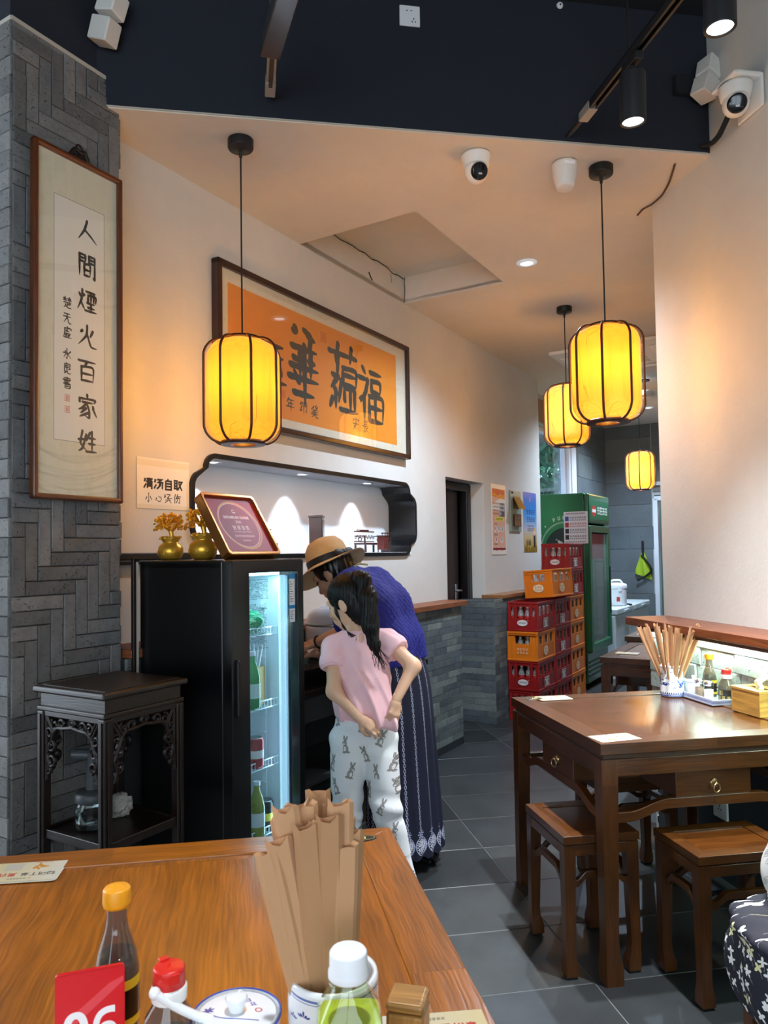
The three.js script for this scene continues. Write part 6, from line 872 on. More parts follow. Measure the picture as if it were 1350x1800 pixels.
const plate = (label, x, f, txt) => { const t = thing('number_plate', label, 'number plate', [x, TT, -f], Math.PI); const tex = ctex(160, 80, (g) => { g.clearRect(0, 0, 160, 80); g.fillStyle = '#17150f'; g.beginPath(); g.ellipse(80, 40, 78, 38, 0, 0, 7); g.fill(); g.strokeStyle = '#d8c46a'; g.lineWidth = 3; g.beginPath(); g.ellipse(80, 40, 70, 32, 0, 0, 7); g.stroke(); g.fillStyle = '#ecdd8e'; g.font = 'bold 50px sans-serif'; g.textAlign = 'center'; g.fillText(txt, 80, 58); }); part(t, 'disc', lathe([[0, 0.003], [0.034, 0.003], [0.036, 0.0]], 32).scale(1, 1, 0.5), std('#17150f', 0.35)); part(t, 'print', new THREE.PlaneGeometry(0.07, 0.034).rotateX(-Math.PI / 2), std('#fff', 0.4, { map: tex, transparent: true }), [0, 0.0038, 0]); };
plate('oval black and gold number plate at the far right corner of the foreground table', 0.245, 1.617, '06'); plate('oval black number plate on the far left edge of the brown table', 1.19, 2.985, '07');
{ // condiment tray, shakers, tissue box
  const t = thing('condiment_tray', 'blue and white patterned tray for condiments on the brown table', 'tray', [1.868, TT, -2.83], 0), tex = ctex(512, 64, (g, W, H) => { g.fillStyle = '#dfe5f0'; g.fillRect(0, 0, W, H); g.strokeStyle = '#2f4a9a'; g.lineWidth = 4; g.strokeRect(0, 6, W, 52); for (let i = 0; i < 20; i++) { const x = i * 26; g.strokeRect(x + 4, 16, 18, 30); g.strokeRect(x + 9, 24, 8, 14); } }), m = phy('#fff', 0.2, { map: tex });
  part(t, 'base', rb(0.13, 0.006, 0.28, 0.003, 0, 0.005, 0), porcelain); const wall = (l) => { const g = new THREE.BoxGeometry(l, 0.022, 0.005); g.translate(0, 0.013, 0); return g; };
  part(t, 'side', wall(0.13), m, [0, 0, 0.139], [0.25, 0, 0]); part(t, 'side', wall(0.13), m, [0, 0, -0.139], [-0.25, 0, 0]); const a = part(t, 'side', wall(0.28), m, [-0.064, 0, 0]); a.rotation.set(0, -Math.PI / 2, 0); const b = part(t, 'side', wall(0.28), m, [0.064, 0, 0]); b.rotation.set(0, Math.PI / 2, 0);
  for (const [x, f, l, c] of [[1.842, 2.83, 'glass pepper shaker on the condiment tray', '#8a7560'], [1.846, 2.775, 'glass salt shaker filled with white salt on the tray', '#eef0f0']]) { const s = thing('shaker', l, 'shaker', [x, TT + 0.008, -f], 0); part(s, 'glass', lathe([[0, 0], [0.019, 0], [0.02, 0.004], [0.018, 0.058]], 12), clearGlass); part(s, 'filling', lathe([[0, 0.002], [0.017, 0.002], [0.017, 0.04], [0, 0.04]], 16), std(c, 0.8)); part(s, 'cap', lathe([[0, 0.076], [0.012, 0.075], [0.019, 0.068], [0.019, 0.056], [0, 0.056]], 20), MP.chrome); }
  const b2 = thing('tissue_box', 'bamboo tissue box with a white tissue at the right edge of the brown table', 'tissue box', [1.89, TT, -2.535], 0.06), bw = woods('#d3a04c', 0.4, 0.2);
  part(b2, 'side_board', rb(0.12, 0.085, 0.008, 0.002, 0, 0.0435, 0.07, 'x'), bw); part(b2, 'side_board', rb(0.12, 0.085, 0.008, 0.002, 0, 0.0435, -0.07, 'x'), bw); part(b2, 'side_board', rb(0.008, 0.085, 0.132, 0.002, -0.056, 0.0435, 0, 'z'), bw); part(b2, 'side_board', rb(0.008, 0.085, 0.132, 0.002, 0.056, 0.0435, 0, 'z'), bw);
  const ls = shp(rrPts(-0.062, -0.076, 0.062, 0.076, 0.004)); ls.holes.push(holeOf(rrPts(-0.014, -0.05, 0.014, 0.05, 0.012))); part(b2, 'lid', extr(ls, 0.007, 0.001).rotateX(-Math.PI / 2).translate(0, 0.087, 0), bw);
  const g = new THREE.PlaneGeometry(0.1, 0.09, 18, 14), p = g.attributes.position; for (let i = 0; i < p.count; i++) { const v = (p.getY(i) + 0.045) / 0.09, x = p.getX(i); p.setX(i, x * (0.5 + 0.55 * v)); p.setZ(i, 0.012 * Math.sin(x * 90) * (1 - 0.3 * v) + 0.02 * v * v + 0.006 * Math.sin(v * 9 + x * 40)); p.setY(i, v * 0.062 - Math.abs(x) * 0.3 * v); } g.computeVertexNormals(); part(b2, 'tissue', g, std('#f4f4f0', 0.9, { side: THREE.DoubleSide }), [0, 0.086, 0.0], 0.5);
}
// ---------- people: implicit bodies meshed with surface nets ----------
const cap = (a, b, ra, rbb) => { const d = [b[0] - a[0], b[1] - a[1], b[2] - a[2]], L = d[0] * d[0] + d[1] * d[1] + d[2] * d[2] || 1e-9; return (x, y, z) => { const px = x - a[0], py = y - a[1], pz = z - a[2], h = Math.max(0, Math.min(1, (px * d[0] + py * d[1] + pz * d[2]) / L)); return Math.hypot(px - d[0] * h, py - d[1] * h, pz - d[2] * h) - (ra + (rbb - ra) * h); }; };
const ell = (c, r, q) => { const iq = q ? q.clone().invert() : null, v = V3(); return (x, y, z) => { v.set(x - c[0], y - c[1], z - c[2]); if (iq) v.applyQuaternion(iq); const k0 = Math.hypot(v.x / r[0], v.y / r[1], v.z / r[2]), k1 = Math.hypot(v.x / (r[0] * r[0]), v.y / (r[1] * r[1]), v.z / (r[2] * r[2])); return k1 < 1e-9 ? -Math.min(...r) : k0 * (k0 - 1) / k1; }; };
const smin = (fs, k) => (x, y, z) => { let d = 1e9; for (const f of fs) { const b = f(x, y, z), h = Math.max(k - Math.abs(d - b), 0) / k; d = Math.min(d, b) - h * h * k * 0.25; } return d; };
const chain = (pts, rs) => pts.slice(1).map((p, i) => cap(pts[i], p, rs[i], rs[i + 1]));
const cut = (f, ...gs) => (x, y, z) => { let d = f(x, y, z); for (const g of gs) d = Math.max(d, g(x, y, z)); return d; };
function surf(f, lo, hi, c) {
  const n = [0, 1, 2].map((k) => Math.ceil((hi[k] - lo[k]) / c) + 1), [nx, ny, nz] = n, val = new Float32Array(nx * ny * nz), id = new Int32Array(nx * ny * nz).fill(-1), P = [], I = [], ix = (i, j, k) => (k * ny + j) * nx + i;
  for (let k = 0; k < nz; k++) for (let j = 0; j < ny; j++) for (let i = 0; i < nx; i++) val[ix(i, j, k)] = f(lo[0] + i * c, lo[1] + j * c, lo[2] + k * c);
  const E = []; for (let a = 0; a < 8; a++) for (const b of [1, 2, 4]) if (!(a & b)) E.push([a, a | b]);
  for (let k = 0; k < nz - 1; k++) for (let j = 0; j < ny - 1; j++) for (let i = 0; i < nx - 1; i++) {
    const v = []; let m = 0; for (let a = 0; a < 8; a++) { const q = val[ix(i + (a & 1), j + ((a >> 1) & 1), k + ((a >> 2) & 1))]; v.push(q); if (q < 0) m |= 1 << a; } if (m === 0 || m === 255) continue;
    let x = 0, y = 0, z = 0, t = 0; for (const [a, b] of E) if ((v[a] < 0) !== (v[b] < 0)) { const s = v[a] / (v[a] - v[b]); x += (a & 1) + s * ((b & 1) - (a & 1)); y += ((a >> 1) & 1) + s * (((b >> 1) & 1) - ((a >> 1) & 1)); z += ((a >> 2) & 1) + s * (((b >> 2) & 1) - ((a >> 2) & 1)); t++; }
    id[ix(i, j, k)] = P.length / 3; P.push(lo[0] + (i + x / t) * c, lo[1] + (j + y / t) * c, lo[2] + (k + z / t) * c);
  }
  const quad = (a, b, d, e, flip) => { if (a < 0 || b < 0 || d < 0 || e < 0) return; flip ? I.push(a, d, b, a, e, d) : I.push(a, b, d, a, d, e); };
  for (let k = 1; k < nz - 1; k++) for (let j = 1; j < ny - 1; j++) for (let i = 1; i < nx - 1; i++) {
    const s = val[ix(i, j, k)] < 0;
    if (s !== val[ix(i + 1, j, k)] < 0) quad(id[ix(i, j - 1, k - 1)], id[ix(i, j, k - 1)], id[ix(i, j, k)], id[ix(i, j - 1, k)], !s);
    if (s !== val[ix(i, j + 1, k)] < 0) quad(id[ix(i - 1, j, k - 1)], id[ix(i - 1, j, k)], id[ix(i, j, k)], id[ix(i, j, k - 1)], !s);
    if (s !== val[ix(i, j, k + 1)] < 0) quad(id[ix(i - 1, j - 1, k)], id[ix(i, j - 1, k)], id[ix(i, j, k)], id[ix(i - 1, j, k)], !s);
  }
  const g = new THREE.BufferGeometry(); g.setAttribute('position', new THREE.Float32BufferAttribute(P, 3)); g.setIndex(I); g.computeVertexNormals();
  const uv = new Float32Array(P.length / 3 * 2); for (let i = 0; i < P.length / 3; i++) { uv[2 * i] = P[3 * i] + P[3 * i + 2] * 0.55; uv[2 * i + 1] = P[3 * i + 1]; } g.setAttribute('uv', new THREE.BufferAttribute(uv, 2)); return g;
}
const skin = (c) => phy(c, 0.5, { sheen: 0.15, sheenColor: new THREE.Color('#ffb59a') });
const wob = (a, b, c) => (x, y, z) => Math.sin(x * a + y * 7) * Math.sin(y * b + z * 11) * Math.sin(z * c + x * 5 + 1.3);
// a head in its own frame: dir is where the face points, up the crown; s = 1 for an adult
function headParts(c, dir, up, s) {
  const F = V3(...dir).normalize(), Rt = V3().crossVectors(F, V3(...up)).normalize(), U = V3().crossVectors(Rt, F), q = new THREE.Quaternion().setFromRotationMatrix(new THREE.Matrix4().makeBasis(Rt, U, F.clone().negate()));
  const p = (r, u, f) => { const v = V3(...c).addScaledVector(Rt, r * s).addScaledVector(U, u * s).addScaledVector(F, f * s); return [v.x, v.y, v.z]; }, e = (r, u, f, a, b, d) => ell(p(r, u, f), [a * s, b * s, d * s], q), k = (a, b, ra, rr) => cap(p(...a), p(...b), ra * s, rr * s);
  const fs = [e(0, 0.03, -0.012, 0.074, 0.09, 0.092), e(0, -0.035, 0.02, 0.06, 0.075, 0.068), e(0, -0.085, 0.05, 0.034, 0.028, 0.032), e(0.038, -0.02, 0.058, 0.026, 0.026, 0.024), e(-0.038, -0.02, 0.058, 0.026, 0.026, 0.024), k([0, 0.012, 0.082], [0, -0.026, 0.104], 0.008, 0.012), k([0.012, -0.03, 0.092], [-0.012, -0.03, 0.092], 0.009, 0.009), k([-0.019, -0.054, 0.083], [0.019, -0.054, 0.083], 0.007, 0.007), k([-0.016, -0.064, 0.081], [0.016, -0.064, 0.081], 0.007, 0.007), k([-0.045, 0.028, 0.072], [0.045, 0.028, 0.072], 0.011, 0.011)];
  const ears = [1, -1].map((a) => smin([e(a * 0.074, -0.005, -0.012, 0.008, 0.031, 0.02), e(a * 0.072, -0.022, -0.006, 0.008, 0.014, 0.012)], 0.01 * s));
  return { fs, ears, p, e, k, q, F, U, Rt };
}
// a hand: wrist, direction to the knuckles, palm normal; curl bends the fingers towards the palm side; side = 1 puts the thumb along n x d
function handGeo(w, d, n, s, curl, side, cell = 0.0034) {
  const D = V3(...d).normalize(), N = V3(...n).addScaledVector(D, -V3(...n).dot(D)).normalize(), T = V3().crossVectors(N, D).multiplyScalar(side), p = (a, b, c) => { const v = V3(...w).addScaledVector(D, a * s).addScaledVector(T, b * s).addScaledVector(N, c * s); return [v.x, v.y, v.z]; };
  const fs = [cap(p(-0.02, 0, 0), p(0.015, 0, 0), 0.021 * s, 0.02 * s), cap(p(0.02, 0.016, 0), p(0.07, 0.022, 0), 0.014 * s, 0.012 * s), cap(p(0.02, -0.012, 0), p(0.068, -0.022, 0), 0.014 * s, 0.011 * s), cap(p(0.015, 0, 0), p(0.074, 0, 0), 0.016 * s, 0.013 * s)];
  const pal = smin(fs, 0.018 * s), fg = [];
  [[0.027, 0.068, 0.9], [0.009, 0.076, 1.04], [-0.009, 0.074, 0.98], [-0.025, 0.066, 0.78]].forEach(([b, a, l], i) => { let P = p(a, b, 0), ang = curl * (0.5 + 0.1 * i); const pts = [P]; for (const q of [0.04, 0.026, 0.021]) { const v = V3(...P).addScaledVector(D, Math.cos(ang) * q * l * s).addScaledVector(N, -Math.sin(ang) * q * l * s).addScaledVector(T, b * 0.1 * s); P = [v.x, v.y, v.z]; pts.push(P); ang += curl * 0.75; } fg.push(smin(chain(pts, [0.0092 * s, 0.0085 * s, 0.0078 * s, 0.0066 * s]), 0.006 * s)); });
  const th = smin(chain([p(0.012, 0.016, -0.004), p(0.04, 0.042, -0.012 - curl * 0.01), p(0.066, 0.046, -0.018 - curl * 0.02), p(0.086, 0.04, -0.022 - curl * 0.03)], [0.014 * s, 0.011 * s, 0.0092 * s, 0.0075 * s]), 0.01 * s);
  const f = (x, y, z) => { let v = pal(x, y, z); for (const g of [...fg, th]) { const b = g(x, y, z), k = 0.007 * s, h = Math.max(k - Math.abs(v - b), 0) / k; v = Math.min(v, b) - h * h * k * 0.25; } return v; };
  const R = 0.15 * s, c = p(0.06, 0, -0.02); return surf(f, c.map((v) => v - R * 0.8), c.map((v) => v + R * 0.8), cell);
}
const jn = (...g) => mergeGeometries(g.map((q) => { const h = q.clone(); return h; }));
const cottonBump = again(plasterBump, 14);
const loc = (o) => (x, y, f) => [x - o[0], y, -(f - o[1])];

// --- the girl in the pink top ---
{
  const O = [0.46, 2.93], L = loc(O), t = thing('person', 'girl in a pink top and white rabbit print trousers, hands behind her back', 'person', [O[0], 0, -O[1]], 0), sk = skin('#d9ac8c');
  const chest = L(0.452, 0.93, 2.915), belly = L(0.458, 0.79, 2.915), pel = L(0.46, 0.675, 2.918), nk = L(0.44, 1.06, 2.912), sl = L(0.347, 1.006, 2.925), sr = L(0.556, 1.028, 2.905), el = L(0.337, 0.85, 2.842), wl = L(0.425, 0.757, 2.775), er = L(0.638, 0.938, 2.81), wr = L(0.56, 0.82, 2.768), hc = L(0.41, 1.178, 2.935);
  const H = headParts(hc, [-0.74, -0.34, -0.6], [-0.28, 1, -0.12], 0.88), sp = [chest, belly, pel];
  const hl = L(0.4, 0.64, 2.922), hr = L(0.52, 0.637, 2.912), kl = L(0.392, 0.39, 2.925), kr = L(0.536, 0.4, 2.88), al = L(0.4, 0.085, 2.95), ar = L(0.612, 0.085, 2.915);
  const body = smin([ell(chest, [0.098, 0.115, 0.066]), ell(belly, [0.086, 0.11, 0.07]), ell(pel, [0.082, 0.07, 0.064]), cap(nk, [sl[0], sl[1] - 0.005, sl[2]], 0.034, 0.033), cap(nk, [sr[0], sr[1] - 0.005, sr[2]], 0.034, 0.033), cap(L(0.445, 1.03, 2.912), L(0.42, 1.11, 2.925), 0.036, 0.033), ...chain([sl, el, wl], [0.034, 0.0265, 0.0185]), ...chain([sr, er, wr], [0.034, 0.0265, 0.0185]), ...chain([hl, kl, al], [0.055, 0.043, 0.03]), ...chain([hr, kr, ar], [0.055, 0.043, 0.03])], 0.028);
  const fine = smin([...H.fs, cap(L(0.44, 1.04, 2.912), L(0.42, 1.11, 2.925), 0.035, 0.032)], 0.018), feet = smin([cap(al, L(0.42, 0.03, 2.93), 0.03, 0.03), cap(L(0.42, 0.032, 2.93), L(0.39, 0.026, 3.06), 0.032, 0.026), cap(ar, L(0.59, 0.03, 2.9), 0.03, 0.03), cap(L(0.59, 0.032, 2.9), L(0.575, 0.026, 3.03), 0.032, 0.026)], 0.02);
  const gB = surf((x, y, z) => Math.min(body(x, y, z), feet(x, y, z)), [-0.22, -0.01, -0.2], [0.24, 1.13, 0.24], 0.0085), gH = surf((x, y, z) => Math.min(fine(x, y, z), ...H.ears.map((e) => e(x, y, z))), [hc[0] - 0.14, hc[1] - 0.14, hc[2] - 0.14], [hc[0] + 0.14, hc[1] + 0.14, hc[2] + 0.14], 0.0042);
  const hL = handGeo(wl, [0.36, -0.21, 0.1], [0.1, 0.4, 1], 0.72, 0.75, -1), hR = handGeo(wr, [-0.1, -0.5, 0.12], [0.35, 0.1, 1], 0.72, 0.95, 1);
  part(t, 'body', jn(gB, gH, hL, hR), sk);
  const ft = (a, b) => a.map((v, i) => v + (b[i] - v) * 0.5);
  // pink top: gathered sleeves, a keyhole at the nape and the hem drawn into her hands
  const wv = wob(26, 9, 22), tail = [L(0.45, 0.86, 2.855), L(0.49, 0.78, 2.82), L(0.532, 0.728, 2.775)];
  const top = smin([ell(chest, [0.111, 0.12, 0.083]), ell(L(0.456, 0.8, 2.91), [0.112, 0.13, 0.088]), cap(nk, sl, 0.038, 0.044), cap(nk, sr, 0.038, 0.044), ...chain(tail, [0.06, 0.042, 0.012]), cap(L(0.42, 0.8, 2.85), L(0.52, 0.735, 2.79), 0.05, 0.012), cap(L(0.51, 0.86, 2.87), L(0.54, 0.735, 2.775), 0.05, 0.014)], 0.03);
  const fold = (x, y, z) => { const w = Math.max(0, Math.min(1, (1.0 - y) / 0.25)), u = (x - 0.06) * 2.2 + (y - 0.7) * 0.55; return -0.02 * w * Math.pow(Math.abs(Math.sin(u * 22 + 0.8 * Math.sin(y * 14))), 5) * (z > -0.02 ? 1 : 0.4); };
  const key = ell(L(0.447, 1.046, 2.83), [0.0105, 0.023, 0.06]), neckHole = cap(L(0.446, 1.03, 2.906), L(0.42, 1.12, 2.93), 0.039, 0.044);
  const sleeve = (s, e, q) => { const m = [0, 1, 2].map((i) => s[i] + (e[i] - s[i]) * q), dir = V3(e[0] - s[0], e[1] - s[1], e[2] - s[2]).normalize(); return cut(smin([cap(s, m, 0.046, 0.053), cap(m, [m[0] + dir.x * 0.02, m[1] + dir.y * 0.02, m[2] + dir.z * 0.02], 0.048, 0.041)], 0.02), (x, y, z) => (x - m[0]) * dir.x + (y - m[1]) * dir.y + (z - m[2]) * dir.z - 0.022); };
  const slL = sleeve(sl, el, 0.34), slR = sleeve(sr, er, 0.3), pleat = (x, y, z) => 0.0022 * Math.sin(Math.atan2(z, x - 0.0) * 26 + y * 30);
  const shirt = cut((x, y, z) => { const b = top(x, y, z) + fold(x, y, z) + 0.0012 * wv(x, y, z), a = Math.min(slL(x, y, z), slR(x, y, z)) + pleat(x, y, z), k = 0.016, h = Math.max(k - Math.abs(b - a), 0) / k; return Math.min(a, b) - h * h * k * 0.25; }, (x, y, z) => -key(x, y, z), (x, y, z) => -neckHole(x, y, z), (x, y, z) => 0.742 - 0.012 * (z > 0.06 ? 1 : 0) - y - Math.max(0, x + 0.0) * 0.28, (x, y) => y - 1.075);
  const pinkM = phy('#efc0c5', 0.8, { sheen: 0.4, sheenColor: new THREE.Color('#ffd9de'), bumpMap: cottonBump, bumpScale: 0.0003 });
  const pt = part(t, 'top', surf(shirt, [-0.2, 0.68, -0.16], [0.24, 1.1, 0.22], 0.0052), pinkM);
  const cuff = (s, e, q, r) => { const m = V3(...s).lerp(V3(...e), q), g = new THREE.TorusGeometry(r, 0.0055, 8, 30); g.applyQuaternion(new THREE.Quaternion().setFromUnitVectors(V3(0, 0, 1), V3(...e).sub(V3(...s)).normalize())); return g.translate(m.x, m.y, m.z); };
  part(pt, 'cuff', cuff(sl, el, 0.47, 0.0415), pinkM); part(pt, 'cuff', cuff(sr, er, 0.41, 0.0405), pinkM);
  // trousers
  const rab = ctex(512, 512, (g, W) => { g.fillStyle = '#dfe3e4'; g.fillRect(0, 0, W, W); const r = rng(31); for (const [x, y, a, f] of [[80, 90, 0.1, 1], [330, 60, -0.3, -1], [210, 210, 0.4, 1], [440, 250, 0, -1], [70, 330, -0.2, -1], [300, 400, 0.2, 1], [470, 450, 0.3, 1], [170, 470, -0.1, -1]]) { g.save(); g.translate(x, y); g.rotate(a); g.scale(f * 1.15, 1.15); g.fillStyle = '#9a9894'; g.strokeStyle = '#5d5a57'; g.lineWidth = 2.5; for (const [ex, ey, ra, rb2, q] of [[0, 22, 19, 27, 0], [6, -14, 16, 14, 0.2], [-6, -42, 5.5, 19, -0.35], [10, -44, 5.5, 19, 0.25], [-16, 46, 12, 6, 0], [14, 47, 12, 6, 0]]) { g.beginPath(); g.ellipse(ex, ey, ra, rb2, q, 0, 7); g.fill(); g.stroke(); } g.fillStyle = '#e4e3df'; g.beginPath(); g.ellipse(6, 24, 9, 16, 0, 0, 7); g.fill(); g.beginPath(); g.ellipse(13, -9, 7, 5, 0, 0, 7); g.fill(); g.fillStyle = '#22201f'; g.beginPath(); g.arc(10, -18, 2.6, 0, 7); g.fill(); for (let i = 0; i < 12; i++) { g.strokeStyle = '#6d6a66'; g.lineWidth = 1; const u = -14 + r() * 28, v = r() * 40; g.beginPath(); g.moveTo(u, v); g.lineTo(u + 4, v + 7); g.stroke(); } g.restore(); } });
  rab.wrapS = rab.wrapT = THREE.RepeatWrapping; rab.repeat.set(3.9, 3.9);
  const wr2 = (x, y, z) => 0.004 * Math.sin(y * 52 + x * 24 + 2 * Math.sin(y * 17)) * (y < 0.2 || (y > 0.34 && y < 0.47) || y > 0.6 ? 1 : 0.35);
  const trF = smin([ell([pel[0], pel[1] + 0.02, pel[2]], [0.118, 0.085, 0.095]), ...chain([hl, kl, al], [0.076, 0.058, 0.05]), ...chain([hr, kr, ar], [0.076, 0.058, 0.05])], 0.016);
  part(t, 'trousers', surf(cut((x, y, z) => trF(x, y, z) + wr2(x, y, z), (x, y) => y - 0.737, (x, y) => 0.065 - y), [-0.2, 0.05, -0.18], [0.26, 0.76, 0.18], 0.0068), phy('#ffffff', 0.85, { map: rab, bumpMap: cottonBump, bumpScale: 0.0003 }));
  part(t, 'waistband', (() => { const g = new THREE.TorusGeometry(1, 0.055, 8, 44).rotateX(Math.PI / 2); g.scale(0.097, 0.1, 0.082); return g.translate(pel[0], 0.734, pel[2]); })(), std('#d98ea0', 0.7));
  for (const a of [al, ar]) part(t, 'shoe', rb(0.075, 0.05, 0.19, 0.024, a[0] - 0.01, 0.026, a[2] - 0.06, 'y', 4), std('#e8e6e6', 0.6));
  // hair: cap, ponytail, loose strands
  const hb = smin([H.e(0, 0.035, -0.016, 0.083, 0.097, 0.101), H.e(0, -0.03, -0.05, 0.074, 0.075, 0.058), H.e(0.0, -0.075, -0.045, 0.052, 0.05, 0.04)], 0.03), face = H.e(0, -0.04, 0.085, 0.066, 0.098, 0.085), earCut = [1, -1].map((a) => H.e(a * 0.082, -0.008, -0.002, 0.02, 0.03, 0.026));
  const str = (x, y, z) => 0.0022 * Math.sin(Math.atan2(x - hc[0] - 0.02, z - hc[2]) * 46 + y * 16);
  const hair = cut((x, y, z) => hb(x, y, z) + str(x, y, z), (x, y, z) => -face(x, y, z), ...earCut.map((e) => (x, y, z) => -e(x, y, z)));
  const tp = [L(0.43, 1.285, 2.868), L(0.452, 1.272, 2.835), L(0.468, 1.2, 2.805), L(0.472, 1.1, 2.79), L(0.484, 1.03, 2.785), L(0.5, 0.975, 2.79)], tl = smin(chain(tp, [0.02, 0.027, 0.033, 0.031, 0.02, 0.004]), 0.02), tstr = (x, y, z) => 0.0022 * Math.sin(x * 420 + Math.sin(y * 14) * 1.2 + z * 260);
  const hairM = phy('#0b0908', 0.5, { specularIntensity: 0.6 });
  const hp = part(t, 'hair', surf(hair, [hc[0] - 0.16, hc[1] - 0.17, hc[2] - 0.16], [hc[0] + 0.16, hc[1] + 0.16, hc[2] + 0.16], 0.0046), hairM); part(hp, 'ponytail', surf((x, y, z) => tl(x, y, z) + tstr(x, y, z), [-0.09, 0.96, 0.02], [0.1, 1.33, 0.21], 0.0036), hairM);
  const rs = rng(12), st = []; for (let i = 0; i < 26; i++) { const o = () => (rs() - 0.5) * 0.045, k = rs() * 0.05; st.push(tube(tp.slice(1).map((p, j) => [p[0] + o() * (0.4 + j * 0.12) + (j > 3 ? (rs() - 0.3) * 0.05 : 0), p[1] - (j > 3 ? k : 0), p[2] + o() * 0.6 + 0.012]), 0.0011, 20, 4)); } for (let i = 0; i < 10; i++) { const u = (rs() - 0.5) * 0.02; st.push(tube([H.p(-0.07 + u, 0.04, 0.02), H.p(-0.08, -0.03 + u, 0.03 + u), H.p(-0.075 + u, -0.1, 0.02), H.p(-0.07, -0.15, 0.0 + u * 2)], 0.001, 18, 4)); }
  part(hp, 'loose_strands', join(st), hairM); part(hp, 'hair_tie', at(new THREE.TorusGeometry(0.022, 0.008, 8, 20), ...L(0.44, 1.281, 2.853), 0.5, 0.6, 0), std('#1c1a22', 0.6));
  for (const a of [-1, 1]) part(t, 'eye', new THREE.SphereGeometry(0.0095, 12, 10), std('#201712', 0.2), H.p(a * 0.03, 0.004, 0.074));
}
